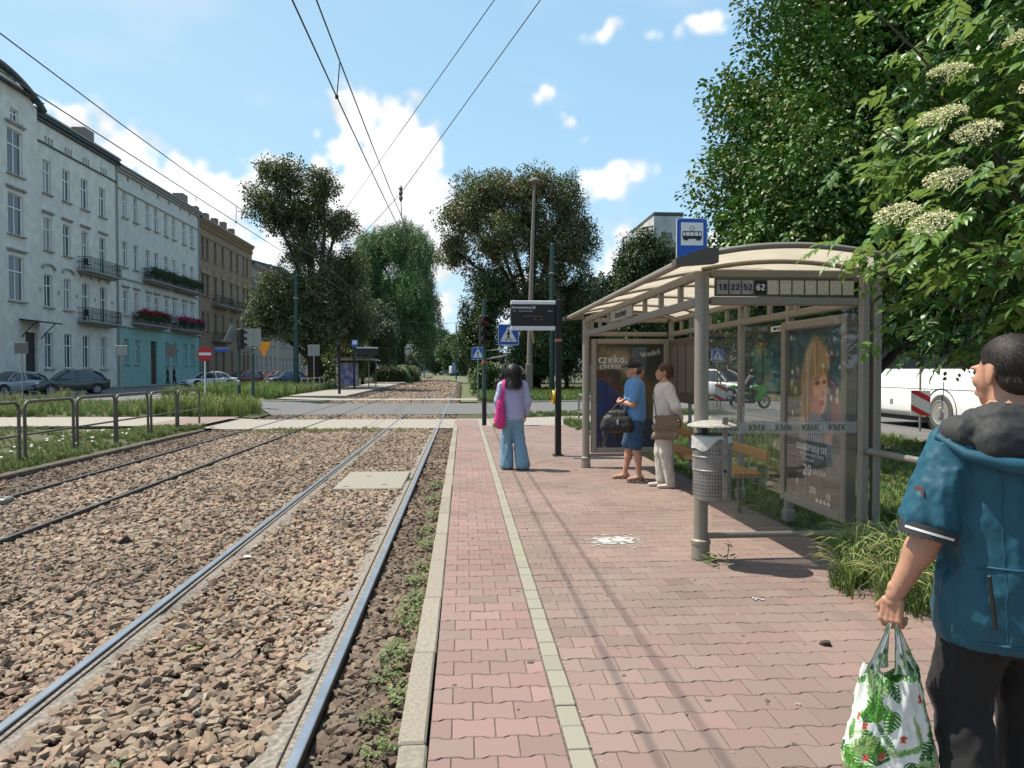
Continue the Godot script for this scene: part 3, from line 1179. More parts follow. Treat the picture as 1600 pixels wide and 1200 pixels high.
	put("drainpipe", MB.new().tube([Vector3(x + 0.12, 0, -69.15), Vector3(x + 0.12, 20.6, -69.15)], 0.075, 8), M.galv, house)
	put("chimney", MB.new().box(Vector3(x - 2.0, 22.1, -67.4), Vector3(1.2, 2.0, 1.6), 0.03), mat(Color(0.30, 0.24, 0.2), 0.9, 0, M.dirt, 1.0), house)

	# the grey house with a turquoise ground floor
	var render2 := rough_relief(mat(Color(0.64, 0.62, 0.56), 0.95, 0, M.mild, 6.0), M.speck, 0.12)
	var teal := rough_relief(mat(Color(0.27, 0.47, 0.42), 0.9, 0, M.mild, 3.5), M.speck, 0.12)
	house = thing("grey_house", "grey four storey house with turquoise ground floor and red flowered balconies", "building")
	var columns := [70.8, 73.1, 75.8, 77.8, 80.3, 82.4, 85.3, 87.7]
	wins = []
	for l in [[2.17, 4.54], [6.80, 9.11], [11.33, 13.74], [15.99, 18.34]]:
		for z in columns:
			if l[0] < 3 and absf(z - 76.8) < 1.5:
				continue
			wins.append([z, l[0], l[1], 0.92])
	var small := []
	for z in [71.6, 74.6, 78.4, 81.3, 84.4, 87.2]:
		small.append([z, 19.55, 19.95, 0.42])
	door = [[76.9, 0.05, 4.5, 1.5]]
	wall = MB.new()
	facade(wall, x, 69.3, 90.0, 5.6, 20.4, wins + small)
	put("wall", wall, render2, house)
	var base := MB.new()
	facade(base, x + 0.06, 69.3, 90.0, -0.1, 5.6, wins + door)
	put("ground_floor_wall", base, teal, house)
	put("string_course", MB.new().box(Vector3(x + 0.08, 5.68, -79.65), Vector3(0.3, 0.22, 20.6), 0.05).box(Vector3(x + 0.05, 10.2, -79.65), Vector3(0.2, 0.16, 20.6), 0.05), trim, house)
	for i in 9:
		put("plaster_joint", MB.new().box(Vector3(x + 0.066, 0.9 + i * 0.52, -72.6), Vector3(0.02, 0.05, 6.5)), trim, house)
	house_shell(house, x, 69.3, 90.0, 20.4, render2, tin, trim)
	add_windows(house, x, wins.filter(func(o): return o[1] < 6), frame, teal)
	add_windows(house, x, wins.filter(func(o): return o[1] > 6 and o[1] < 10), frame, trim, 0.4)
	add_windows(house, x, wins.filter(func(o): return o[1] > 10), frame, trim)
	for o in small:
		put("attic_vent", MB.new().box(Vector3(x - 0.2, 19.75, -o[0]), Vector3(0.02, 0.4, 0.42)), M.black, house)
	dm = put("door", MB.new().box(Vector3(x - 0.15, 1.6, -76.9), Vector3(0.08, 3.1, 1.44), 0.01), mat(Color(0.13, 0.03, 0.03), 0.6, 0, M.strong, 1.0), house)
	put("fanlight", MB.new().box(Vector3(x - 0.14, 3.8, -76.9), Vector3(0.05, 1.2, 1.4), 0.01), M.pane, dm)
	balcony(house, x, 74.5, 81.0, 10.65, 1)
	balcony(house, x, 81.6, 88.3, 10.65, 1)
	balcony(house, x, 72.0, 78.8, 6.1, 3)
	balcony(house, x, 81.2, 88.6, 6.1, 2)
	put("drainpipe", MB.new().tube([Vector3(x + 0.12, 0, -89.85), Vector3(x + 0.12, 20.2, -89.85)], 0.075, 8), M.galv, house)
	put("chimney", MB.new().box(Vector3(x - 1.6, 21.6, -88.6), Vector3(1.2, 1.7, 1.6), 0.03), mat(Color(0.30, 0.24, 0.2), 0.9, 0, M.dirt, 1.0), house)

	# the ochre house with pointed window gables
	var ochre := rough_relief(mat(Color(0.36, 0.245, 0.16), 0.95, 0, M.dirt, 4.5), M.fine, 0.5)
	var ochre_trim := mat(Color(0.44, 0.29, 0.17), 0.95, 0, M.dirt, 2.0)
	house = thing("ochre_house", "weathered ochre brown tenement with pointed window gables and bracketed cornice", "building")
	columns = [91.3, 92.9, 95.8, 98.7, 102.2, 104.9, 107.8, 109.6]
	wins = []
	for l in [[0.9, 4.16], [6.39, 8.77], [10.76, 13.30], [15.36, 17.91]]:
		for z in columns:
			wins.append([z, l[0], l[1], 0.98])
	wall = MB.new()
	facade(wall, x, 90.0, 112.1, -0.1, 20.0, wins)
	put("wall", wall, ochre, house)
	house_shell(house, x, 90.0, 112.1, 20.0, ochre, tin, ochre_trim)
	add_windows(house, x, wins, mat(Color(0.22, 0.17, 0.12), 0.7), ochre_trim)
	for z in columns:
		var g := PackedVector2Array([Vector2(-0.85, 0), Vector2(0.85, 0), Vector2(0.78, 0.25), Vector2(0, 1.05), Vector2(-0.78, 0.25)])
		put("window_gable", MB.new().prism(g, 0, 0.2, Transform3D(Basis(Vector3(0, 0, -1), Vector3(0, 1, 0), Vector3(1, 0, 0)), Vector3(x, 13.45, -z))), ochre_trim, house)
	for i in 26:
		put("cornice_bracket", MB.new().box(Vector3(x + 0.16, 19.2, -90.5 - i * 0.84), Vector3(0.3, 0.55, 0.22), 0.04), ochre_trim, house)
	balcony(house, x, 94.4, 100.2, 10.0)
	balcony(house, x, 101.4, 106.0, 10.0)
	balcony(house, x, 94.4, 100.2, 5.4)
	for i in 5:
		put("chimney", MB.new().box(Vector3(x - 2.2, 21.5, -95.0 - i * 3.6), Vector3(0.8, rng.randf_range(1.6, 2.4), 0.9), 0.03), mat(Color(0.28, 0.2, 0.15), 0.9, 0, M.dirt, 1.0), house)
	put("aerial", MB.new().tube([Vector3(x - 1.5, 20.5, -93.4), Vector3(x - 1.5, 23.4, -93.4)], 0.03, 5).tube([Vector3(x - 1.5, 23.0, -92.8), Vector3(x - 1.5, 23.0, -94.4)], 0.03, 5), M.wire, house)

	# houses farther down the street
	for h in [[112.1, 128.0, 17.6, Color(0.40, 0.34, 0.27), "buff house beside the ochre tenement, half hidden by dark tree"], [128.0, 150.0, 19.0, Color(0.34, 0.29, 0.24), "brown house farthest down the left street behind the trees"]]:
		house = thing("street_house", h[4], "building")
		wins = []
		var z: float = h[0] + 2.0
		while z < h[1] - 1.0:
			for k in 4:
				wins.append([z, 1.4 + k * 4.2, 3.7 + k * 4.2, 1.1])
			z += 2.7
		var plaster := mat(h[3], 0.95, 0, M.dirt, 5.0)
		wall = MB.new()
		facade(wall, x, h[0], h[1], -0.1, h[2], wins)
		put("wall", wall, plaster, house)
		house_shell(house, x, h[0], h[1], h[2], plaster, tin, plaster)
		add_windows(house, x, wins, frame, plaster)
	# far away: the end of the line and the block behind the right-hand trees
	for f in [[Vector3(-24, 0, -330), Vector3(26, 11, 10), Color(0.50, 0.46, 0.42), "long pale low building far off where the tracks vanish"], [Vector3(10, 0, -345), Vector3(30, 9, 12), Color(0.42, 0.36, 0.33), "low reddish building on the horizon right of the vanishing tracks"], [Vector3(23.2, 0, -85), Vector3(3.4, 19.0, 9), Color(0.62, 0.62, 0.6), "white apartment block showing above the trees behind the stop sign"]]:
		house = thing("far_building", f[3], "building", f[0])
		var s: Vector3 = f[1]
		var m := mat(f[2], 0.95, 0, M.coarse, 8.0)
		put("wall", MB.new().box(Vector3(0, s.y / 2, 0), s, 0.05), m, house)
		put("roof", MB.new().box(Vector3(0, s.y + 0.2, 0), s * Vector3(1.02, 0, 1.02) + Vector3(0, 0.4, 0), 0.05), tin, house)
		var wx := -s.x / 2 + 1.5
		while wx < s.x / 2 - 1.0:
			var wy := 1.2
			while wy < s.y - 1.5:
				put("window", MB.new().box(Vector3(wx, wy + 0.7, s.z / 2 + 0.01), Vector3(1.2, 1.4, 0.06), 0.01), M.pane, house)
				wy += 2.9
			wx += 2.4
	build_wall_and_fence()


func build_wall_and_fence() -> void:
	# green mesh fence beyond the right-hand road
	var fence := thing("mesh_fence", "dark green sports ground fence behind the bicycles and white car", "fence")
	var green := mat(Color(0.012, 0.07, 0.05), 0.7, 0, M.coarse, 2.0)
	for i in 24:
		put("post", MB.new().tube([Vector3(20.4, -0.05, -12.0 - i * 3.0), Vector3(20.4, 3.3, -12.0 - i * 3.0)], 0.05, 6), green, fence)
	for i in 23:
		put("screen_panel", MB.new().box(Vector3(20.45, 1.6, -13.5 - i * 3.0), Vector3(0.03, 2.9, 2.86), 0.01), green, fence)
	var box := thing("switch_cabinet", "grey concrete cabinet standing on the grass beyond the road", "cabinet", Vector3(9.4, -0.05, -49.5))
	put("body", MB.new().box(Vector3(0, 0.85, 0), Vector3(1.9, 1.7, 0.7), 0.03), mat(Color(0.16, 0.17, 0.165), 0.8, 0, M.dirt, 1.0), box)
	put("lid", MB.new().box(Vector3(0, 1.74, 0), Vector3(2.0, 0.08, 0.8), 0.02), M.concrete, box)
	put("door", MB.new().box(Vector3(0.3, 0.85, 0.36), Vector3(0.9, 1.4, 0.03), 0.01), mat(Color(0.2, 0.21, 0.2), 0.7), box)


func chair_shape() -> ArrayMesh:
	var b := MB.new()
	b.box(Vector3(0, 0.45, 0), Vector3(0.45, 0.04, 0.45), 0.01)
	b.box(Vector3(0, 0.75, -0.21), Vector3(0.45, 0.5, 0.04), 0.01)
	for x in [-0.2, 0.2]:
		for z in [-0.2, 0.2]:
			b.bar(Vector3(x, 0, z), Vector3(x, 0.43, z), 0.03, 0.03)
	return b.mesh()


# ---------------------------------------------------------------- trees and shrubs

# a sprig: leaves set round a short hidden twig, each folded along its midrib
func leaf_clump(seed_: int, count: int, radius: float, size: float, slim := 0.6, hang := 0.0) -> ArrayMesh:
	var r := RandomNumberGenerator.new()
	r.seed = seed_
	var b := MB.new()
	for i in count:
		var d := Vector3(r.randfn(), r.randfn(), r.randfn()).normalized()
		var p := d * radius * pow(r.randf(), 0.45)
		if hang > 0.0:
			p = Vector3(p.x * 0.55, -r.randf() * hang, p.z * 0.55)
		var along := (d + Vector3(r.randfn(0, 0.5), r.randfn(0, 0.4) - 0.35 - hang, r.randfn(0, 0.5))).normalized()
		var up := (Vector3.UP + Vector3(r.randfn(0, 0.45), 0, r.randfn(0, 0.45)) + d * 0.3).normalized()
		var side := along.cross(up).normalized()
		if side.length() < 0.5:
			continue
		up = side.cross(along)
		var l := size * r.randf_range(0.7, 1.25)
		var w := l * slim * 0.5
		var tip := p + along * l - up * l * 0.12
		var a := p + along * l * 0.38 + side * w + up * w * 0.35
		var c := p + along * l * 0.38 - side * w + up * w * 0.35
		var a2 := p + along * l * 0.72 + side * w * 0.75 + up * w * 0.2 - up * l * 0.04
		var c2 := p + along * l * 0.72 - side * w * 0.75 + up * w * 0.2 - up * l * 0.04
		var mid := p + along * l * 0.45
		b.tri_out(p, a, mid, up)
		b.tri_out(p, mid, c, up)
		b.tri_out(a, a2, mid, up)
		b.tri_out(c, mid, c2, up)
		b.tri_out(a2, tip, mid, up)
		b.tri_out(c2, mid, tip, up)
	return b.mesh()


# lobes: [x, y, z, rx, ry] round the foot of the tree
func grow(called: String, label: String, at: Vector3, girth: float, lobes: Array, sprig: Mesh, leaf: Material, tones: Array, thick: float, sprig_size: float, gaps := 0.12, group := "", seed_ := 1, bare := 0.3) -> Node3D:
	var r := RandomNumberGenerator.new()
	r.seed = seed_
	var t := thing(called, label, "tree", at, 0.0, group)
	var top := 0.0
	for l in lobes:
		top = maxf(top, l[1])
	var trunk := MB.new()
	var fork := top * 0.55
	var spine := []
	var radii := []
	for k in 9:
		var u := k / 8.0
		spine.append(Vector3(sin(u * 5.0 + seed_) * girth * 0.7 * u, -0.15 + u * fork, cos(u * 4.0 + seed_) * girth * 0.6 * u))
		radii.append(girth * (1.0 - 0.55 * u) * (1.35 if k == 0 else 1.0))
	trunk.tube(spine, radii, 10)
	for l in lobes:
		var c := Vector3(l[0], l[1], l[2])
		var u := clampf((c.y - 1.0) / top * 0.9, 0.25, 1.0)
		var start: Vector3 = spine[int(u * 8)]
		if c.y < start.y - 0.6:
			start = spine[maxi(1, int(u * 8) - 3)]
		var bow := start.lerp(c, 0.5) + Vector3(r.randfn(0, 0.3), absf(c.y - start.y) * 0.15, r.randfn(0, 0.3))
		var g := girth * 0.38
		trunk.tube([start, start.lerp(bow, 0.6), bow, bow.lerp(c, 0.6), c], [g, g * 0.8, g * 0.62, g * 0.45, g * 0.25], 6)
		for k in 5:
			var d := Vector3(r.randfn(), r.randfn() + 0.3, r.randfn()).normalized() * Vector3(l[3], l[4], l[3]) * 0.8
			trunk.tube([bow.lerp(c, 0.5), c.lerp(c + d, 0.45) + Vector3(0, 0.15, 0), c + d], [g * 0.35, g * 0.22, g * 0.06], 5, false)
	put("trunk", trunk, M.bark, t)
	var noise := FastNoiseLite.new()
	noise.seed = seed_ + 3
	noise.frequency = 0.55
	noise.fractal_octaves = 2
	var places := []
	var tints := []
	# every lobe is a handful of boughs
	var boughs := []
	for l in lobes:
		boughs.append([l[0], l[1], l[2], l[3] * 0.62, l[4] * 0.62])
		for k in 9:
			var yy := 1.0 - 2.0 * (k + 0.5) / 9.0
			var a := k * 2.4 + r.randf() * 1.2
			var d := Vector3(cos(a) * sqrt(1.0 - yy * yy), yy, sin(a) * sqrt(1.0 - yy * yy))
			var q := r.randf_range(0.50, 0.74)
			var s := r.randf_range(0.36, 0.56)
			boughs.append([l[0] + d.x * q * l[3], l[1] + d.y * q * l[4], l[2] + d.z * q * l[3], l[3] * s, l[4] * s])
	for l in boughs:
		var area: float = 4.0 * PI * pow((pow(l[3] * l[4], 1.6) * 2.0 + pow(l[3] * l[3], 1.6)) / 3.0, 1.0 / 1.6)
		for i in int(area * thick):
			var d := Vector3(r.randfn(), r.randfn(), r.randfn()).normalized()
			var q := r.randf_range(0.72, 1.03) if r.randf() > bare else pow(r.randf(), 0.5) * 0.8
			var p := Vector3(l[0], l[1], l[2]) + d * Vector3(l[3], l[4], l[3]) * q * (1.0 + 0.36 * noise.get_noise_3d(d.x * 5 + l[0], d.y * 5 + l[1], d.z * 5))
			if noise.get_noise_3d(p.x * 1.6, p.y * 1.6, p.z * 1.6) < -0.5 + gaps * 2.2 and q > 0.6 and r.randf() < 0.8:
				continue
			var turn := Basis(Vector3.UP, r.randf() * TAU) * Basis(Vector3.RIGHT, r.randfn(0, 0.5))
			places.append(Transform3D(turn.scaled(Vector3.ONE * sprig_size * r.randf_range(0.7, 1.3)), p))
			var c: Color = tones[0]
			var mix := noise.get_noise_3d(p.x * 0.7 + 50, p.y * 0.7, p.z * 0.7) + r.randfn(0, 0.18)
			c = c.lerp(tones[1], clampf(mix * 1.6 + 0.3, 0, 1))
			if tones.size() > 2 and r.randf() < 0.08 + 0.25 * clampf(mix, 0, 1):
				c = tones[2]
			var k := r.randf_range(0.75, 1.25)
			tints.append(Color(c.r * k, c.g * k, c.b * k))
	tag(scatter("crown", sprig, leaf, places, tints, t), "", "", "", "stuff")
	return t


func hedge(called: String, label: String, category: String, at: Vector3, size: Vector3, tones: Array, n: int, sprig: Mesh, sprig_size: float, seed_: int, group := "") -> void:
	var r := RandomNumberGenerator.new()
	r.seed = seed_
	var noise := FastNoiseLite.new()
	noise.seed = seed_
	noise.frequency = 0.6
	var t := thing(called, label, category, at, 0.0, group)
	var places := []
	var tints := []
	for i in n:
		var p := Vector3(r.randf_range(-0.5, 0.5), r.randf(), r.randf_range(-0.5, 0.5))
		var face := r.randi() % 4
		if face == 0:
			p.y = 1.0 - 0.12 * r.randf()
		elif face == 1:
			p.x = 0.5 * (1 if r.randf() < 0.5 else -1)
		elif face == 2:
			p.z = 0.5
		p.x *= 1.0 - 0.3 * pow(p.y, 3.0)
		p *= size
		p += Vector3(noise.get_noise_3dv(p), noise.get_noise_3dv(p + Vector3(9, 0, 0)), noise.get_noise_3dv(p + Vector3(0, 9, 0))) * 0.35
		places.append(Transform3D(Basis(Vector3.UP, r.randf() * TAU).scaled(Vector3.ONE * sprig_size * r.randf_range(0.7, 1.3)), p))
		var c: Color = (tones[0] as Color).lerp(tones[1], r.randf())
		tints.append(c * r.randf_range(0.8, 1.25))
	tag(scatter("foliage", sprig, M.leaf, places, tints, t), "", "", "", "stuff")
	put("stem", MB.new().tube([Vector3(0, -0.1, 0), Vector3(0.05, size.y * 0.35, 0), Vector3(0, size.y * 0.7, 0.05)], [0.08, 0.06, 0.03], 6), M.bark, t)


func build_trees() -> void:
	var far_sprig := leaf_clump(60, 26, 0.5, 0.23, 0.62)
	var mid_sprig := leaf_clump(61, 46, 0.32, 0.088, 0.66)
	var hanging := leaf_clump(62, 34, 0.42, 0.20, 0.34, 1.5)
	var coarse_sprig := leaf_clump(63, 22, 0.9, 0.42, 0.6)
	M.far_sprig = far_sprig
	var dark_leaf := leafy(Color.WHITE, 0.6, 0.55)
	grow("dark_tree", "tall dark leaved street tree with two tiered crown before the ochre house", Vector3(-12.5, -0.05, -61.8), 0.62,
		[[-2.7, 18.0, 0, 2.1, 1.5], [0.9, 16.8, 1, 1.5, 1.8], [-3.6, 15.3, 1, 2.0, 1.9], [-1.3, 14.6, -1, 2.9, 2.3], [2.0, 13.9, 0, 1.7, 1.5], [-0.7, 11.6, 0, 1.9, 1.6], [-2.6, 7.4, 1.5, 2.7, 2.6], [0.5, 7.4, 0, 3.3, 3.8], [2.1, 9.6, -1.5, 2.3, 2.9], [-3.9, 5.3, 2, 1.6, 1.2], [2.5, 5.8, -2, 2.3, 2.5], [-0.7, 5.2, 1, 2.5, 1.5]],
		far_sprig, dark_leaf, [Color(0.085, 0.115, 0.042), Color(0.125, 0.138, 0.055), Color(0.16, 0.14, 0.065)], 2.7, 0.80, 0.14, "", 4)
	grow("weeping_tree", "bright green feathery weeping tree left of the vanishing tracks", Vector3(-9.1, -0.1, -108.0), 0.75,
		[[-4.3, 19.6, 0, 2.8, 3.6], [-0.5, 20.8, 0, 3.0, 3.5], [2.4, 19.0, 1, 2.5, 4.2], [-4.9, 13.8, -1, 3.9, 5.6], [0.5, 12.6, 1, 4.2, 6.2], [3.2, 11.2, 2, 2.3, 5.8], [-2.4, 8.0, 0, 4.2, 4.4], [-6.6, 7.6, -3, 3.0, 5.6]],
		hanging, leafy(Color.WHITE, 0.6), [Color(0.09, 0.165, 0.05), Color(0.135, 0.22, 0.07), Color(0.17, 0.25, 0.09)], 4.0, 1.25, 0.10, "", 9)
	grow("chestnut_tree", "broad chestnut with reddish brown crown behind the display board", Vector3(5.8, -0.05, -60.0), 0.6,
		[[-3.6, 16.2, 0, 3.1, 2.0], [-0.2, 16.5, 1, 2.4, 1.7], [2.8, 15.6, 0, 2.1, 2.2], [-5.7, 14.1, 1, 2.1, 1.9], [-6.5, 11.5, 0, 1.5, 1.9], [-2.9, 12.3, 2, 3.0, 2.4], [1.5, 12.2, 0, 3.1, 2.8], [-0.6, 14.3, 0.5, 2.4, 1.6], [3.8, 12.0, 1, 1.7, 2.7], [-3.6, 8.5, -1, 2.2, 3.0], [0.4, 7.6, 0, 3.4, 3.4], [3.8, 7.6, -1, 2.2, 3.1]],
		far_sprig, dark_leaf, [Color(0.10, 0.125, 0.045), Color(0.155, 0.135, 0.06), Color(0.21, 0.155, 0.08)], 2.3, 0.80, 0.15, "", 12)
	for g in [[Vector3(1.4, -0.1, -58.0), [[0, 4.8, 0, 1.8, 2.8], [0.8, 7.6, 0, 1.5, 1.8], [0.4, 2.6, 0.5, 1.4, 1.6]], "light green young tree under the left edge of the chestnut"], [Vector3(8.2, -0.1, -57.0), [[0, 3.6, 0, 2.9, 2.4], [2.0, 5.5, 0, 2.0, 2.4], [-2.4, 3.2, 0, 2.4, 1.9]], "dark undergrowth tree below the right side of the chestnut"]]:
		grow("young_tree", g[2], g[0], 0.2, g[1], far_sprig, M.leaf, [Color(0.05, 0.085, 0.025), Color(0.085, 0.125, 0.035)], 4.4, 0.72, 0.05, "", int(g[0].x * 3) + 20)
	grow("lime_tree", "small round green tree just left of the blue stop sign", Vector3(12.6, -0.05, -50.0), 0.3,
		[[-0.2, 9.8, 0, 1.7, 1.9], [-1.2, 8.6, 1, 1.3, 1.5], [1.7, 8.8, 0, 1.7, 2.2], [-0.1, 6.2, 0, 2.0, 2.2], [-0.5, 4.0, 0, 2.4, 2.0], [2.5, 5.0, 0, 2.4, 3.0]], far_sprig, M.leaf, [Color(0.04, 0.07, 0.02), Color(0.07, 0.105, 0.03)], 4.2, 0.7, 0.08, "", 15)
	# the big trees over the shelter
	var maple := leafy(Color.WHITE, 0.5, 0.5)
	var greens := [Color(0.048, 0.115, 0.020), Color(0.090, 0.175, 0.030), Color(0.16, 0.19, 0.04)]
	grow("maple_tree", "large dense green maple rising right behind the shelter roof", Vector3(7.65, -0.04, -13.2), 0.24,
		[[-1.2, 3.7, 0, 2.2, 1.5], [-0.7, 5.3, 0, 2.4, 1.8], [-0.1, 7.1, 0, 2.6, 2.0], [0.6, 9.2, 0, 2.6, 2.2], [1.4, 11.4, 0, 2.3, 2.2], [1.9, 4.6, 1.0, 2.4, 2.0], [2.2, 7.2, 1.0, 2.5, 2.3], [-1.6, 3.0, -0.9, 1.2, 0.8], [1.4, 3.4, -0.6, 2.0, 1.3]],
		mid_sprig, maple, greens, 9.5, 1.0, 0.10, "maples behind the shelter", 30)
	grow("maple_tree", "green maple overhanging the white bus at the picture's right", Vector3(11.2, -0.04, -11.6), 0.26,
		[[-1.2, 4.3, 0.2, 2.3, 1.7], [-0.6, 6.6, 0, 2.6, 2.3], [0.6, 9.2, 0, 2.7, 2.5], [1.8, 5.0, 0.6, 2.6, 2.0], [2.4, 7.6, 0.4, 2.7, 2.4], [0.2, 3.6, -0.8, 2.0, 1.1]],
		mid_sprig, maple, greens, 7.0, 1.15, 0.10, "maples behind the shelter", 33)
	# the belt of trees beyond the right-hand road
	var n := 0
	for p in [[26.0, -16.0], [24.5, -25.0], [25.5, -34.0], [23.5, -44.0], [19.0, -58.0], [29.0, -52.0], [14.5, -72.0], [9.0, -85.0], [24.0, -70.0], [23.0, -53.0], [25.0, -61.0], [5.2, 9.0], [7.5, 14.0], [4.4, 18.5]]:
		var rad := RandomNumberGenerator.new()
		rad.seed = 200 + n
		var lob := []
		for k in 6:
			lob.append([rad.randf_range(-2.4, 2.4), 2.6 + k * 1.3 + rad.randf_range(-0.5, 0.5), rad.randf_range(-2.4, 2.4), rad.randf_range(2.3, 3.4), rad.randf_range(1.9, 2.6)])
		var where: String = ["behind the bus", "behind the parked bicycles", "behind the white car", "behind the far crossing sign", "beyond the small round tree", "at the back of the belt beyond the road", "between the chestnut and round tree", "behind the chestnut trunk", "deep in the belt behind the stop sign", "behind the green fence past the motorbike", "past the fence's far end", "behind the viewer, first of three", "behind the viewer, second of three", "behind the viewer, last of three"][n]
		grow("belt_tree", "dark green broad tree standing " + where, Vector3(p[0], -0.05, p[1]), 0.25, lob, coarse_sprig, M.leaf, [Color(0.03, 0.05, 0.015), Color(0.055, 0.085, 0.025)], 2.6, 0.7, 0.02, "trees beyond the right-hand road", 210 + n)
		n += 1
	# trees behind the far platform and at the end of the line
	n = 0
	for p in [[-11.0, -69.5, 5.0, "small sunlit yellow green tree behind the far shelter"], [-11.6, -84.0, 9.0, "middling green tree between dark tree and weeping tree"], [-14.5, -96.0, 12.0, "green tree behind the weeping tree on its left side"], [-13.5, -72.0, 5.0, "dark shrubby tree at foot of the tall dark tree"]]:
		var s: float = p[2] / 6.0
		var bright: bool = n == 0
		grow("platform_tree", p[3], Vector3(p[0], -0.05, p[1]), 0.12 * s, [[0, p[2] * 0.8, 0, 1.7 * s, 1.4 * s], [-1.0 * s, p[2] * 0.55, 0, 1.7 * s, 1.6 * s], [1.0 * s, p[2] * 0.6, 0.4, 1.7 * s, 1.5 * s], [0, p[2] * 0.32, 0.4, 1.9 * s, 1.4 * s]], far_sprig, M.leaf,
			[Color(0.10, 0.14, 0.035), Color(0.15, 0.18, 0.05)] if bright else [Color(0.04, 0.065, 0.02), Color(0.065, 0.10, 0.03)], 4.0, 0.75, 0.06, "trees behind the far platform", 240 + n)
		n += 1
	n = 0
	for p in [[-9.0, -235.0, 15.0, Color(0.085, 0.12, 0.06), "round grey green tree at the far end of the tracks"], [-2.0, -225.0, 13.0, Color(0.085, 0.14, 0.05), "pale green willow at far end of the tracks"], [2.5, -190.0, 12.0, Color(0.06, 0.09, 0.035), "dark tree at the far right edge of the track gap"], [-46.0, -260.0, 12.0, Color(0.07, 0.10, 0.05), "distant tree behind the left hedge"], [-20.0, -300.0, 9.0, Color(0.08, 0.10, 0.06), "hazy low tree on the horizon in the track gap"]]:
		var h: float = p[2]
		grow("distant_tree", p[4], Vector3(p[0], -0.1, p[1]), 0.3, [[0, h * 0.72, 0, h * 0.3, h * 0.27], [-h * 0.2, h * 0.5, 0, h * 0.28, h * 0.28], [h * 0.2, h * 0.48, 0, h * 0.28, h * 0.28], [0, h * 0.28, 0, h * 0.3, h * 0.22]], coarse_sprig, M.leaf, [p[3], (p[3] as Color) * 1.35], 1.7, 1.2, 0.0, "trees at the end of the line", 260 + n)
		n += 1
	var hs := leaf_clump(64, 24, 0.22, 0.085, 0.6)
	var tones := [Color(0.06, 0.10, 0.028), Color(0.10, 0.15, 0.045)]
	hedge("hedge", "clipped green hedge along the right side of the tracks", "hedge", Vector3(2.0, -0.1, -84.0), Vector3(1.6, 1.45, 52), tones, 4200, far_sprig, 0.62, 301)
	hedge("shrub", "light green bushy shrub ending the hedge near the road", "shrub", Vector3(1.9, -0.1, -54.5), Vector3(1.9, 1.9, 4.0), tones, 800, far_sprig, 0.55, 302)
	hedge("shrub", "grey green shrub left of the concrete lamp post", "shrub", Vector3(3.4, -0.1, -53.0), Vector3(2.0, 1.6, 2.2), [Color(0.06, 0.075, 0.05), Color(0.10, 0.12, 0.085)], 650, far_sprig, 0.5, 303)
	hedge("hedge", "rounded green hedge block left of the curving tracks", "hedge", Vector3(-9.0, -0.1, -92.0), Vector3(4.0, 1.75, 5.0), tones, 1000, far_sprig, 0.6, 304)
	hedge("hedge", "second hedge block farther along left of the tracks", "hedge", Vector3(-7.9, -0.1, -101.0), Vector3(3.2, 1.9, 6.0), tones, 800, far_sprig, 0.6, 305)
	hedge("hedge", "tall dark hedge filling the back of the green fence", "hedge", Vector3(23.0, -0.1, -52.0), Vector3(2.5, 5.0, 60), [Color(0.035, 0.06, 0.018), Color(0.06, 0.09, 0.028)], 5200, coarse_sprig, 0.7, 306)
	M.hedge_sprig = hs
	build_elder()


# one pinnate elder leaf: five or seven leaflets on a stalk
func elder_leaf(seed_: int) -> ArrayMesh:
	var r := RandomNumberGenerator.new()
	r.seed = seed_
	var b := MB.new()
	var stalk := []
	for k in 6:
		var u := k / 5.0
		stalk.append(Vector3(0, -0.05 * u * u, -0.20 * u))
	b.tube(stalk, [0.0022, 0.002, 0.0018, 0.0016, 0.0013, 0.001], 4, false)
	var spots := [[2, -1.0], [2, 1.0], [3, -1.0], [3, 1.0], [4, -1.0], [4, 1.0], [5, 0.0]]
	for s in spots:
		var p: Vector3 = stalk[s[0]]
		var dir := Vector3(s[1] * 1.0, -0.12 + r.randfn(0, 0.12), -0.55 if s[1] != 0.0 else -1.0).normalized()
		var l := r.randf_range(0.085, 0.115) * (1.1 if s[1] == 0.0 else 1.0)
		var w := l * 0.24
		var side := dir.cross(Vector3.UP).normalized()
		var up := side.cross(dir)
		var edge := [[0.0, 0.0], [0.18, 0.7], [0.42, 1.0], [0.68, 0.72], [0.88, 0.26], [1.0, 0.0]]
		for k in 5:
			var q := []
			for e in [edge[k], edge[k + 1]]:
				var sag: float = -e[0] * e[0] * l * 0.28
				var m: Vector3 = p + dir * (0.008 + l * e[0]) + up * sag
				q.append([m, m + side * w * e[1] + up * w * e[1] * 0.28, m - side * w * e[1] + up * w * e[1] * 0.28])
			b.quad_out(q[0][0], q[0][1], q[1][1], q[1][0], up)
			b.quad_out(q[0][0], q[0][2], q[1][2], q[1][0], up)
	return b.mesh()


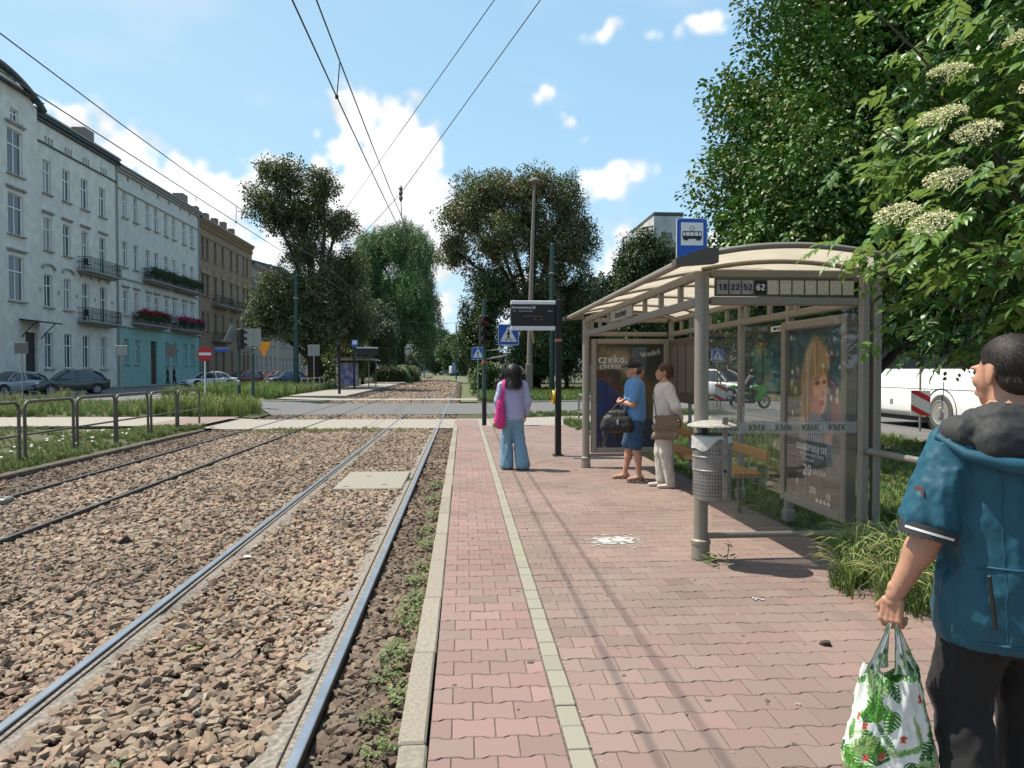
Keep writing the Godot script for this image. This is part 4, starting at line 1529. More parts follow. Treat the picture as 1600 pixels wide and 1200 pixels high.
func umbel(seed_: int) -> ArrayMesh:
	var r := RandomNumberGenerator.new()
	r.seed = seed_
	var b := MB.new()
	for i in 5:
		var a := TAU * i / 5.0 + r.randf() * 0.5
		var e := Vector3(cos(a) * 0.055, 0.06, sin(a) * 0.055)
		b.tube([Vector3(0, -0.02, 0), e * 0.5, e], [0.0018, 0.0015, 0.001], 4, false)
	for i in 620:
		var a := r.randf() * TAU
		var q := sqrt(r.randf())
		var p := Vector3(cos(a) * q * 0.10, 0.07 + r.randfn(0, 0.006) - q * q * 0.025, sin(a) * q * 0.10)
		var s := 0.0042
		var t := Basis(Vector3(r.randfn(), 1.4, r.randfn()).normalized(), r.randf() * TAU)
		b.quad_out(p + t * Vector3(s, 0, 0), p + t * Vector3(0, 0, s), p + t * Vector3(-s, 0, 0), p + t * Vector3(0, 0, -s), Vector3.UP)
		b.quad_out(p + t * Vector3(s, 0.001, s) * 0.7, p + t * Vector3(-s, 0.001, s) * 0.7, p + t * Vector3(-s, 0.001, -s) * 0.7, p + t * Vector3(s, 0.001, -s) * 0.7, Vector3.UP)
	return b.mesh()


func build_elder() -> void:
	var r := RandomNumberGenerator.new()
	r.seed = 71
	var foot := Vector3(3.95, -0.04, -3.7)
	var bush := thing("elder_bush", "flowering elder bush hanging over the path beside the man in blue", "bush", foot)
	var wood := MB.new()
	var tips := []
	for i in 15:
		var end := Vector3(r.randf_range(-1.95, 0.2), r.randf_range(2.0, 3.7), r.randf_range(-0.7, 0.75))
		var start := Vector3(r.randfn(0, 0.12), 0, r.randfn(0, 0.12))
		var bow := start.lerp(end, 0.5) + Vector3(0.35, 0.85, 0)
		var path := []
		for k in 9:
			var u := k / 8.0
			path.append(start.lerp(bow, u).lerp(bow.lerp(end, u), u))
		wood.tube(path, [0.022, 0.02, 0.018, 0.015, 0.013, 0.010, 0.008, 0.006, 0.004], 6)
		tips.append(path)
	put("branches", wood, mat(Color(0.12, 0.10, 0.07), 0.9, 0, M.strong, 0.2), bush)
	var shapes := [elder_leaf(1), elder_leaf(2), elder_leaf(3), elder_leaf(4)]
	var leaves := []
	var shade := FastNoiseLite.new()
	shade.frequency = 1.4
	for i in 4600:
		var p := Vector3(r.randf_range(-2.05, 0.7), r.randf_range(1.75, 3.95), r.randf_range(-0.85, 0.85))
		# the bush leans out over the path higher up
		var left := lerpf(-1.25, -1.68, clampf((p.y - 1.8) / 0.5, 0, 1)) if p.y < 2.35 else lerpf(-1.68, -1.42, clampf((p.y - 2.35) / 1.2, 0, 1))
		left += 0.13 + shade.get_noise_2d(p.y * 2.4, p.z * 2.0) * 0.30
		if p.x < left or shade.get_noise_3dv(p * 1.3) < -0.16:
			continue
		var face := Basis(Vector3.UP, r.randf_range(-0.4, 2.9)) * Basis(Vector3.RIGHT, r.randf_range(-0.75, 0.15)) * Basis(Vector3.FORWARD, r.randfn(0, 0.3))
		leaves.append({"xf": Transform3D(face.scaled(Vector3.ONE * r.randf_range(0.55, 0.85)), p), "d": p.x + r.randf() * 0.6})
	leaves.sort_custom(func(a, b): return a.d < b.d)
	var rest := [[], [], [], []]
	var tints := [[], [], [], []]
	var tones := []
	for k in 6:
		tones.append(leafy(Color(0.066, 0.145, 0.022) * r.randf_range(0.75, 1.25), 0.55, 0.42))
	for i in leaves.size():
		var k := i % 4
		if i < 290:
			put("leaf", shapes[k], tones[r.randi() % 6], bush, leaves[i].xf)
		else:
			rest[k].append(leaves[i].xf)
			tints[k].append(Color(0.058, 0.13, 0.021) * r.randf_range(0.7, 1.3))
	for k in 4:
		tag(scatter("foliage", shapes[k], leafy(Color.WHITE, 0.5, 0.42), rest[k], tints[k], bush), "", "", "", "stuff")
	var cream := leafy(Color(0.66, 0.64, 0.40), 0.4, 0.8)
	var heads := [umbel(1), umbel(2)]
	var i := 0
	for p in [[2.10, 2.70, -3.2], [2.18, 2.60, -3.1], [2.16, 2.44, -3.25], [2.02, 2.22, -3.15], [1.96, 2.29, -3.3], [2.42, 3.02, -3.1], [2.58, 2.86, -3.2], [2.26, 2.98, -3.4], [2.5, 3.22, -3.0], [2.75, 2.55, -3.1]]:
		put("flower_head", heads[i % 2], cream, bush, Transform3D(Basis(Vector3.FORWARD, -0.5 + r.randfn(0, 0.2)) * Basis(Vector3.RIGHT, 0.35 + r.randfn(0, 0.2)), Vector3(p[0] + 0.03, p[1], p[2] + 0.12) - foot))
		i += 1


# ---------------------------------------------------------------- overhead line

func wire_path(a: Vector3, b: Vector3, sag: float, steps := 14) -> Array:
	var out := []
	for k in steps + 1:
		var t := float(k) / steps
		out.append(a.lerp(b, t) - Vector3(0, sag * 4.0 * t * (1.0 - t), 0))
	return out


func build_overhead() -> void:
	for w in [[-1.5, 4.95, 5.42, "near track"], [-5.5, 5.2, 5.66, "far track"]]:
		var c := []
		var m := []
		var z := 9.0
		while z > -230.0:
			var zig := 0.04 * sin(z * 0.16)
			c.append(Vector3(w[0] + swing(z) + zig, w[1], z))
			m.append(Vector3(w[0] + swing(z), w[2] + 0.10 * cos(z * TAU / 29.0), z))
			z -= 3.0
		tag(put("contact_wire", MB.new().tube(c, 0.009, 5, false), M.wire), "lower overhead contact wire running above the " + w[3], "wire")
		var o := thing("catenary_wire", "upper overhead carrier wire with hanging droppers above the " + w[3], "wire")
		put("wire", MB.new().tube(m, 0.009, 5, false), M.wire, o)
		for k in range(0, 12):
			var zz: float = -9.5 - k * 9.0
			var i := int((9.0 - zz) / 3.0)
			put("dropper", MB.new().tube([(m[i] as Vector3), (c[i] as Vector3)], 0.007, 4).lathe([Vector2(0, -0.03), Vector2(0.022, -0.02), Vector2(0.022, 0.02), Vector2(0, 0.03)], 6, Transform3D(Basis.IDENTITY, c[i])), M.wire, o)
	var ins := Vector3(-1.5, 5.87, -17.6)
	var s1 := thing("span_wire", "cross wire slanting from top right to the insulator above the track", "wire")
	put("wire", MB.new().tube(wire_path(ins, Vector3(6.5, 11.9, -3.3), 0.0), 0.009, 5), M.wire, s1)
	put("insulator", MB.new().lathe([Vector2(0, -0.22), Vector2(0.02, -0.2), Vector2(0.055, -0.12), Vector2(0.03, -0.06), Vector2(0.055, 0.0), Vector2(0.03, 0.06), Vector2(0.05, 0.12), Vector2(0, 0.2)], 8, Transform3D(Basis.IDENTITY, ins)).tube([ins, Vector3(-1.5, 5.3, -17.8)], 0.012, 5), M.post_dark, s1)
	var s2 := thing("span_wire", "long cross wire from top right down to the green mast by the dark tree", "wire")
	put("wire", MB.new().tube(wire_path(Vector3(-13.2, 8.7, -58.0), Vector3(5.3, 8.95, 0.5), 0.0), 0.010, 5), M.wire, s2)
	var s3 := thing("span_wire", "cross wire hanging from the green mast before the dark tree to the insulator", "wire")
	put("wire", MB.new().tube(wire_path(Vector3(-13.2, 8.4, -58.0), ins, 0.55), 0.008, 5), M.wire, s3)
	var far := 0
	for z in [-95.0, -125.0, -158.0]:
		var s := thing("span_wire", "cross wire between the %s pair of masts down the line" % ["nearest", "middle", "farthest"][far], "wire", Vector3.ZERO, 0, "cross wires down the line")
		put("wire", MB.new().tube(wire_path(Vector3(-8.6 + swing(z), 8.0, z), Vector3(2.0 + swing(z), 8.0, z), 0.35), 0.022, 5), M.wire, s)
		for side in [-8.6, 2.0]:
			mast(Vector3(side + swing(z), -0.1, z), 9.6, 0.13, "slim green line mast on the %s of the tracks, %s of its row" % ["left" if side < 0 else "right", ["first", "second", "last"][far]], "masts down the line")
		far += 1
	mast(Vector3(-13.2, -0.05, -58.0), 9.0, 0.22, "thick dark green mast standing before the dark tree trunk", "")
	mast(Vector3(6.65, -0.05, -54.0), 11.0, 0.2, "green mast right of the concrete lamp post", "")
	# concrete lamp post
	var lamp := thing("lamp_post", "tall tapering concrete lamp post behind the display board", "lamp post", Vector3(4.74, -0.07, -51.7))
	put("column", MB.new().tube([Vector3(0, -0.1, 0), Vector3(0.04, 3.2, 0), Vector3(0.15, 8.5, 0), Vector3(0.36, 15.0, 0)], [0.24, 0.20, 0.15, 0.09], 8), M.mast_concrete, lamp)
	put("base", MB.new().box(Vector3(0, 1.0, 0), Vector3(0.5, 2.2, 0.44), 0.05), M.mast_concrete, lamp)
	put("lamp_head", MB.new().lathe([Vector2(0.05, -0.15), Vector2(0.20, -0.1), Vector2(0.42, 0.05), Vector2(0.40, 0.16), Vector2(0.15, 0.3), Vector2(0, 0.32)], 12, Transform3D(Basis.IDENTITY, Vector3(0.38, 15.1, 0))), mat(Color(0.30, 0.25, 0.19), 0.6, 0, M.dirt, 0.6), lamp)
	put("notice", MB.new().box(Vector3(0.22, 4.1, 0.24), Vector3(0.16, 1.1, 0.03), 0.01, Basis(Vector3.FORWARD, -0.12)), mat(Color(0.45, 0.30, 0.10), 0.7, 0, M.dirt, 0.4), lamp)
	var arm := thing("street_lamp", "grey street lamp with angled arm above the small round tree", "street lamp", Vector3(13.0, -0.05, -58.0))
	put("pole", MB.new().tube([Vector3(0, 0, 0), Vector3(0, 12.4, 0)], [0.12, 0.08], 8), M.galv, arm)
	put("arm", MB.new().tube([Vector3(0, 12.3, 0), Vector3(0.6, 12.9, 0), Vector3(1.7, 13.2, 0)], 0.05, 6), M.galv, arm)
	put("lamp_head", MB.new().box(Vector3(2.0, 13.25, 0), Vector3(0.9, 0.14, 0.3), 0.04, Basis(Vector3.FORWARD, -0.2)), M.galv, arm)


func mast(at: Vector3, h: float, r: float, label: String, group: String) -> void:
	var o := thing("catenary_mast", label, "mast", at, 0.0, group)
	put("column", MB.new().tube([Vector3(0, -0.1, 0), Vector3(0, h, 0)], [r, r * 0.72], 10), M.green_mast, o)
	put("cap", MB.new().lathe([Vector2(r * 0.8, 0), Vector2(r * 0.8, 0.08), Vector2(0, 0.2)], 10, Transform3D(Basis.IDENTITY, Vector3(0, h - 0.02, 0))), M.green_mast, o)
	put("collar", MB.new().lathe([Vector2(r * 1.0, 0), Vector2(r * 1.15, 0.02), Vector2(r * 1.15, 0.12), Vector2(r * 1.0, 0.14)], 10, Transform3D(Basis.IDENTITY, Vector3(0, h * 0.8, 0))), M.galv, o)


# ---------------------------------------------------------------- posters (flat print)

func blob(p: Vector2, c: Vector2, r: Vector2, soft: float, turn := 0.0) -> float:
	var d := (p - c).rotated(-turn) / r
	return 1.0 - smoothstep(1.0 - soft, 1.0 + soft, d.length())


func portrait_poster() -> ImageTexture:
	var w := 200
	var h := 310
	var im := Image.create(w, h, false, Image.FORMAT_RGB8)
	var r := RandomNumberGenerator.new()
	r.seed = 3
	var bokeh := []
	for i in 26:
		var right := r.randf() < 0.6
		bokeh.append([Vector2(r.randf_range(0.68, 1.0) if right else r.randf_range(0.0, 0.28), r.randf_range(0.02, 0.62)), r.randf_range(0.012, 0.034), r.randf_range(0.25, 0.85)])
	var n := FastNoiseLite.new()
	n.frequency = 0.02
	var hair := FastNoiseLite.new()
	hair.frequency = 0.09
	for y in h:
		for x in w:
			var p := Vector2(float(x) / w, float(y) / h)
			var q := Vector2(p.x, p.y * 1.55)
			var t := n.get_noise_2d(x, y) * 0.5 + 0.5
			var c := Color(0.05, 0.09, 0.10).lerp(Color(0.16, 0.30, 0.30), t * p.x)
			c = c.lerp(Color(0.42, 0.33, 0.22), 0.8 * blob(q, Vector2(0.10, 0.72), Vector2(0.35, 0.45), 0.7))
			c = c.lerp(Color(0.72, 0.60, 0.50), 0.7 * blob(q, Vector2(0.92, 0.72), Vector2(0.26, 0.22), 0.7))
			for b in bokeh:
				c = c.lerp(Color(0.90, 0.88, 0.78), b[2] * blob(q, Vector2(b[0].x, b[0].y * 1.55), Vector2(b[1], b[1] * 1.25), 0.35))
			var s := hair.get_noise_2d(x * 1.6, y * 0.12) * 0.5 + 0.5
			var gold := Color(0.36, 0.25, 0.14).lerp(Color(0.86, 0.74, 0.52), s)
			c = c.lerp(gold, blob(q, Vector2(0.48, 0.46), Vector2(0.24, 0.40), 0.18, 0.12))
			c = c.lerp(gold, blob(q, Vector2(0.36, 0.74), Vector2(0.13, 0.44), 0.25, 0.16))
			c = c.lerp(Color(0.84, 0.63, 0.50).lerp(Color(0.60, 0.40, 0.30), smoothstep(0.50, 0.42, q.x)), blob(q, Vector2(0.56, 0.52), Vector2(0.15, 0.225), 0.12, -0.12))
			c = c.lerp(Color(0.84, 0.63, 0.50), blob(q, Vector2(0.60, 0.68), Vector2(0.085, 0.075), 0.3, -0.3))
			c = c.lerp(Color(0.90, 0.70, 0.57), 0.7 * blob(q, Vector2(0.645, 0.54), Vector2(0.022, 0.075), 0.6, -0.12))
			c = c.lerp(Color(0.70, 0.46, 0.34), 0.8 * blob(q, Vector2(0.50, 0.74), Vector2(0.10, 0.14), 0.3))
			c = c.lerp(gold, blob(q, Vector2(0.54, 0.30), Vector2(0.21, 0.14), 0.2, -0.15))
			c = c.lerp(Color(0.12, 0.07, 0.05), 0.65 * blob(q, Vector2(0.535, 0.485), Vector2(0.044, 0.020), 0.6, -0.15))
			c = c.lerp(Color(0.12, 0.07, 0.05), 0.6 * blob(q, Vector2(0.655, 0.475), Vector2(0.030, 0.018), 0.6, -0.1))
			c = c.lerp(Color(0.30, 0.20, 0.13), 0.6 * blob(q, Vector2(0.53, 0.445), Vector2(0.055, 0.010), 0.6, -0.2))
			c = c.lerp(Color(0.62, 0.38, 0.28), 0.6 * blob(q, Vector2(0.635, 0.575), Vector2(0.028, 0.03), 0.6))
			c = c.lerp(Color(0.58, 0.22, 0.20), 0.75 * blob(q, Vector2(0.622, 0.648), Vector2(0.040, 0.013), 0.5, -0.15))
			c = c.lerp(Color(0.64, 0.30, 0.27), 0.7 * blob(q, Vector2(0.618, 0.672), Vector2(0.034, 0.013), 0.5, -0.1))
			var coat := blob(q, Vector2(0.50, 1.02), Vector2(0.27, 0.26), 0.08, -0.1)
			var check := 0.16 if (int(floor(x / 5.0 + y / 5.0)) + int(floor(x / 5.0 - y / 5.0))) % 3 == 0 else 0.62
			c = c.lerp(Color(check, check * 0.95, check * 0.9), coat)
			c = c.lerp(Color(0.74, 0.52, 0.42), 0.8 * blob(q, Vector2(0.74, 0.98), Vector2(0.06, 0.10), 0.4))
			if p.y > 0.655:
				c = Color(0.06, 0.075, 0.08).lerp(Color(0.12, 0.15, 0.16), t)
				if p.x > 0.06 and p.x < 0.66 and p.y < 0.83:
					c = Color(0.02, 0.05, 0.06)
				if p.x > 0.70 and p.y < 0.86:
					c = Color(0.30, 0.34, 0.34).lerp(Color(0.2, 0.22, 0.22), t)
			im.set_pixel(x, y, Color(minf(c.r * 1.25, 1), minf(c.g * 1.25, 1), minf(c.b * 1.25, 1)))
	return ImageTexture.create_from_image(im)


func sweets_poster() -> ImageTexture:
	var w := 200
	var h := 300
	var im := Image.create(w, h, false, Image.FORMAT_RGB8)
	var n := FastNoiseLite.new()
	n.frequency = 0.02
	var strands := FastNoiseLite.new()
	strands.frequency = 0.05
	for y in h:
		for x in w:
			var p := Vector2(float(x) / w, float(y) / h)
			var t := n.get_noise_2d(x, y) * 0.5 + 0.5
			var c := Color(0.20, 0.20, 0.10).lerp(Color(0.62, 0.52, 0.36), clampf(t * 1.2 - absf(p.y - 0.22), 0, 1))
			c = c.lerp(Color(0.08, 0.09, 0.06), 0.85 * blob(p, Vector2(0.75, 0.12), Vector2(0.38, 0.2), 0.5))
			c = c.lerp(Color(0.70, 0.60, 0.46), 0.8 * blob(p, Vector2(0.35, 0.18), Vector2(0.22, 0.14), 0.5))
			c = c.lerp(Color(0.07, 0.10, 0.08), 0.8 * blob(p, Vector2(0.24, 0.30), Vector2(0.15, 0.07), 0.5))
			if p.y > 0.40:
				c = c.lerp(Color(0.40, 0.34, 0.24), 0.5)
			var curve := 0.30 + 0.26 * pow(p.x / 0.45, 2.2)
			if p.x < 0.52 and p.y > curve + 0.04:
				c = Color(0.05, 0.10, 0.34).lerp(Color(0.10, 0.17, 0.46), t)
			if p.x < 0.50 and absf(p.y - curve) < 0.055:
				c = Color(0.14, 0.05, 0.035).lerp(Color(0.55, 0.27, 0.18), pow(strands.get_noise_2d(x * 0.6 + y * 0.2, (p.y - curve) * 700.0) * 0.5 + 0.5, 1.5))
			c = c.lerp(Color(0.42, 0.24, 0.08).lerp(Color(0.62, 0.40, 0.16), strands.get_noise_2d(x * 1.5, y * 1.5) * 0.5 + 0.5), blob(p, Vector2(0.62, 0.42), Vector2(0.16, 0.13), 0.2))
			c = c.lerp(Color(0.80, 0.56, 0.42), blob(p, Vector2(0.62, 0.25), Vector2(0.10, 0.085), 0.15))
			c = c.lerp(Color(0.10, 0.06, 0.04), blob(p, Vector2(0.62, 0.18), Vector2(0.13, 0.07), 0.25))
			if p.y > 0.72 and p.x > 0.06:
				c = c.lerp(Color(0.05, 0.09, 0.24), 0.8)
			c = c.lerp(Color(0.20, 0.10, 0.08), 0.9 * blob(p, Vector2(0.32, 0.84), Vector2(0.34, 0.07), 0.25, 0.35))
			c = c.lerp(Color(0.16, 0.45, 0.46), blob(p, Vector2(0.46, 0.74), Vector2(0.15, 0.07), 0.1))
			c = c.lerp(Color(0.60, 0.66, 0.22), blob(p, Vector2(0.24, 0.70), Vector2(0.15, 0.065), 0.1, -0.25))
			im.set_pixel(x, y, c)
	return ImageTexture.create_from_image(im)


# ---------------------------------------------------------------- tram shelter

func arch_y(x: float) -> float:
	var t := (x - 2.73) / 0.98
	return 2.50 + 0.135 * (1.0 - t * t)


func build_shelter() -> void:
	var base := Vector3(2.72, 0, -8.9)
	var s := thing("tram_shelter", "brown steel tram shelter with curved translucent roof, glass walls and posters", "shelter", base)
	var o := Transform3D(Basis.IDENTITY, -base)
	for z in [-6.0, -11.78]:
		put("post", MB.new().tube([Vector3(2.02, 0.0, z), Vector3(2.02, 2.44, z)], 0.060, 18), M.post, s, o)
		put("post_collar", MB.new().lathe([Vector2(0.075, 0.0), Vector2(0.08, 0.012), Vector2(0.076, 0.12), Vector2(0.083, 0.135), Vector2(0.083, 0.165), Vector2(0.062, 0.178)], 18, Transform3D(Basis.IDENTITY, Vector3(2.02, 0.0, z))), M.post, s, o)
	for z in [-6.0, -7.42, -8.75, -10.25, -11.78]:
		put("post", MB.new().box(Vector3(3.45, 1.2, z), Vector3(0.075, 2.42, 0.075), 0.012), M.post, s, o)
		put("post_collar", MB.new().box(Vector3(3.45, 0.07, z), Vector3(0.11, 0.13, 0.11), 0.012), M.post, s, o)
	put("post", MB.new().box(Vector3(3.56, 1.2, -6.0), Vector3(0.07, 2.42, 0.07), 0.012), M.post, s, o)
	# frame
	for x in [2.02, 3.45]:
		for y in [2.20, 2.43]:
			put("beam", MB.new().box(Vector3(x, y, -8.89), Vector3(0.07, 0.075, 5.62), 0.01), M.post, s, o)
		for i in 8:
			put("stub", MB.new().box(Vector3(x, 2.315, -6.6 - i * 0.66), Vector3(0.045, 0.152, 0.06), 0.006), M.post, s, o)
	for z in [-6.0, -11.78]:
		for y in [2.20, 2.43]:
			put("beam", MB.new().box(Vector3(2.735, y, z), Vector3(1.29, 0.07, 0.07), 0.01), M.post, s, o)
		put("foot_rail", MB.new().tube([Vector3(2.07, 0.20, z), Vector3(3.42, 0.20, z)], 0.026, 10), M.post, s, o)
	# roof
	var cream := mat(Color(0.72, 0.67, 0.59), 0.35, 0, M.mild, 3.0)
	cream.backlight_enabled = true
	cream.backlight = Color(1.0, 0.98, 0.94)
	cream.cull_mode = BaseMaterial3D.CULL_DISABLED
	var cuts := [-5.74, -7.05, -8.36, -9.67, -10.98, -12.22]
	for i in 5:
		var rows := []
		for k in 17:
			var x := lerpf(1.80, 3.66, k / 16.0)
			rows.append([Vector3(x, arch_y(x), cuts[i] - 0.012), Vector3(x, arch_y(x), cuts[i + 1] + 0.012)])
		put("roof_panel", MB.new().loft(rows, false, false, true), cream, s, o)
	for i in 6:
		var rib := []
		for k in 17:
			var x := lerpf(1.79, 3.67, k / 16.0)
			rib.append(Vector3(x, arch_y(x) - (0.0 if i in [0, 5] else 0.028), cuts[i]))
		put("roof_rib", MB.new().tube(rib, 0.026 if i in [0, 5] else 0.018, 8), M.post, s, o)
	for x in [1.79, 3.67]:
		put("roof_edge", MB.new().box(Vector3(x, arch_y(x) - 0.012, -8.98), Vector3(0.07, 0.055, 6.46), 0.016), M.post, s, o)
		for z in [-5.74, -12.22]:
			var q := PackedVector2Array([Vector2(-0.09, -0.05), Vector2(0.26, -0.02), Vector2(0.26, 0.095), Vector2(0.16, 0.10), Vector2(-0.02, 0.03), Vector2(-0.09, 0.01)])
			var flip := Basis.IDENTITY if x < 2 else Basis(Vector3(-1, 0, 0), Vector3(0, 1, 0), Vector3(0, 0, -1))
			put("corner_cap", MB.new().prism(q, -0.06, 0.06, Transform3D(flip, Vector3(x, arch_y(x) - 0.01, z))), M.post_dark, s, o)
	for e in [-6.0, -11.78]:
		var tie := []
		for k in 13:
			var x := lerpf(2.02, 3.45, k / 12.0)
			tie.append(Vector3(x, 2.465 + 0.075 * (1.0 - pow((x - 2.735) / 0.715, 2.0)), e))
		put("roof_tie", MB.new().tube(tie, 0.02, 8), M.post, s, o)
	# line numbers over the near end
	var strip := put("line_strip", MB.new().box(Vector3(2.735, 2.315, -5.985), Vector3(1.22, 0.150, 0.03), 0.004), M.post_dark, s, o)
	var pale := mat(Color(0.62, 0.55, 0.44), 0.6, 0, M.dirt, 0.5)
	var plate := MB.new().box(Vector3.ZERO, Vector3(0.096, 0.118, 0.008), 0.002).mesh()
	var lines := ["18", "22", "52", "62"]
	for i in 11:
		var x := 2.185 + i * 0.110
		var m: Material = M.grey_paint if i < 3 else (M.black if i == 3 else pale)
		var p := put("line_plate", plate, m, strip, Transform3D(Basis.IDENTITY, Vector3(x, 2.315, -5.966)))
		if i < 4:
			put("number", words(lines[i], 0.072), M.white if i == 3 else M.black, strip, Transform3D(Basis.IDENTITY, Vector3(x, 2.315, -5.960)))
	var name_plate := put("name_plate", MB.new().box(Vector3(1.975, 2.315, -8.95), Vector3(0.012, 0.135, 1.2), 0.003), mat(Color(0.42, 0.37, 0.31), 0.6, 0, M.dirt, 0.5), s, o)
	put("name", words("Orzeszkowej", 0.105), M.black, name_plate, Transform3D(Basis(Vector3.UP, -PI / 2), Vector3(1.967, 2.315, -8.95)))
	var tag_plate := put("name_plate", MB.new().box(Vector3(3.40, 2.06, -7.60), Vector3(0.012, 0.06, 0.33), 0.003), M.white, s, o)
	put("name", words("KMK 18 22", 0.042), M.black, tag_plate, Transform3D(Basis(Vector3.UP, -PI / 2), Vector3(3.392, 2.06, -7.60)))
	# glass: near end, back wall
	put("glass_pane", MB.new().box(Vector3(2.755, 1.20, -6.0), Vector3(1.28, 1.88, 0.008), 0.001), M.glass, s, o)
	for z in [[-7.50, -8.70], [-8.80, -10.20]]:
		put("glass_pane", MB.new().box(Vector3(3.45, 1.20, (z[0] + z[1]) / 2), Vector3(0.008, 1.88, z[0] - z[1]), 0.001), M.glass, s, o)
		put("frosted_band", MB.new().box(Vector3(3.443, 1.06, (z[0] + z[1]) / 2), Vector3(0.002, 0.20, z[0] - z[1])), M.frost, s, o)
	var band := put("frosted_band", MB.new().box(Vector3(2.755, 1.12, -5.994), Vector3(1.27, 0.10, 0.002)), M.frost, s, o)
	var faint := mat(Color(0.11, 0.12, 0.11), 0.6)
	for i in 5:
		put("band_lettering", words("KMK", 0.072, 0.001), faint, band, Transform3D(Basis.IDENTITY, Vector3(2.27 + i * 0.235, 1.12, -5.992)))
	# timetable case on the back wall
	var case := put("timetable_case", MB.new().box(Vector3(3.42, 1.60, -11.0), Vector3(0.06, 1.0, 1.35), 0.01), mat(Color(0.10, 0.075, 0.055), 0.5, 0, M.fine, 0.5), s, o)
	for i in 3:
		put("timetable", MB.new().box(Vector3(3.385, 1.62, -10.56 - i * 0.42), Vector3(0.004, 0.72, 0.36)), mat(Color(0.22, 0.185, 0.15), 0.6, 0, noise_tex(30, 0.12, 0.55, 1.0, 2), 0.25), case)
	# illuminated-style poster cases
	poster_case(s, o, Transform3D(Basis(Vector3.UP, -PI / 2), Vector3(3.40, 1.18, -6.76)), 1.30, 1.86, portrait_poster(), 0)
	poster_case(s, o, Transform3D(Basis.IDENTITY, Vector3(2.755, 1.18, -11.78)), 1.30, 1.88, sweets_poster(), 1)
	# bench
	var bench := Node3D.new()
	bench.name = "bench"
	s.add_child(bench)
	bench.transform = o
	for x in [3.02, 3.135, 3.25]:
		put("slat", MB.new().box(Vector3(x, 0.45, -9.40), Vector3(0.098, 0.045, 3.3), 0.01), M.wood, bench)
	put("slat", MB.new().box(Vector3(3.36, 0.66, -9.40), Vector3(0.035, 0.115, 3.3), 0.01), M.wood, bench)
	for z in [-7.95, -9.4, -10.85]:
		put("bracket", MB.new().bar(Vector3(3.0, 0.405, z), Vector3(3.42, 0.405, z), 0.04, 0.04, 0.006).bar(Vector3(3.12, 0.0, z), Vector3(3.12, 0.39, z), 0.045, 0.045, 0.006), M.post_dark, bench)
	put("bracket", MB.new().box(Vector3(3.14, 0.425, -7.74), Vector3(0.36, 0.02, 0.02), 0.004), M.galv, bench)
	# blue stop sign on its pole behind the back wall
	var sign := thing("tram_stop_sign", "blue and white tram stop sign raised above the shelter roof", "sign", Vector3(3.62, 0, -11.3))
	put("pole", MB.new().tube([Vector3(0, -0.03, 0), Vector3(0, 3.98, 0)], 0.03, 8), M.galv, sign)
	put("rim", rounded_plate(0.50, 0.67, 0.05, 0.018, Vector3(0, 3.68, 0.045)), M.white, sign)
	put("face", rounded_plate(0.478, 0.648, 0.045, 0.006, Vector3(0, 3.68, 0.056)), M.blue, sign)
	put("field", MB.new().box(Vector3(0, 3.765, 0.061), Vector3(0.36, 0.36, 0.006)), M.white, sign)
	var tram := MB.new()
	var f := Transform3D(Basis.IDENTITY, Vector3(0, 3.765, 0.066))
	tram.box(f * Vector3(0, -0.055, 0), Vector3(0.31, 0.05, 0.004)).box(f * Vector3(0, 0.035, 0), Vector3(0.31, 0.014, 0.004)).box(f * Vector3(-0.1, -0.093, 0), Vector3(0.07, 0.022, 0.004)).box(f * Vector3(0.1, -0.093, 0), Vector3(0.07, 0.022, 0.004))
	for x in [-0.152, -0.105, -0.035, 0.035, 0.105, 0.152]:
		tram.box(f * Vector3(x, 0.0, 0), Vector3(0.008, 0.075, 0.004))
	for e in [[-0.045, 0.085, 0, 0.125], [0.045, 0.085, 0, 0.125], [-0.045, 0.085, 0, 0.045], [0.045, 0.085, 0, 0.045]]:
		tram.bar(f * Vector3(e[0], e[1], 0), f * Vector3(e[2], e[3], 0), 0.008, 0.004)
	put("tram_symbol", tram, M.black, sign)


func rounded_plate(w: float, h: float, r: float, t: float, at: Vector3) -> MB:
	var p := PackedVector2Array()
	for q in [[1, -1, -PI / 2], [1, 1, 0.0], [-1, 1, PI / 2], [-1, -1, PI]]:
		for k in 5:
			var a: float = q[2] + PI / 2 * k / 4.0
			p.append(Vector2(q[0] * (w / 2 - r) + cos(a) * r, q[1] * (h / 2 - r) + sin(a) * r))
	return MB.new().prism(p, -t / 2, t / 2, Transform3D(Basis.IDENTITY, at))


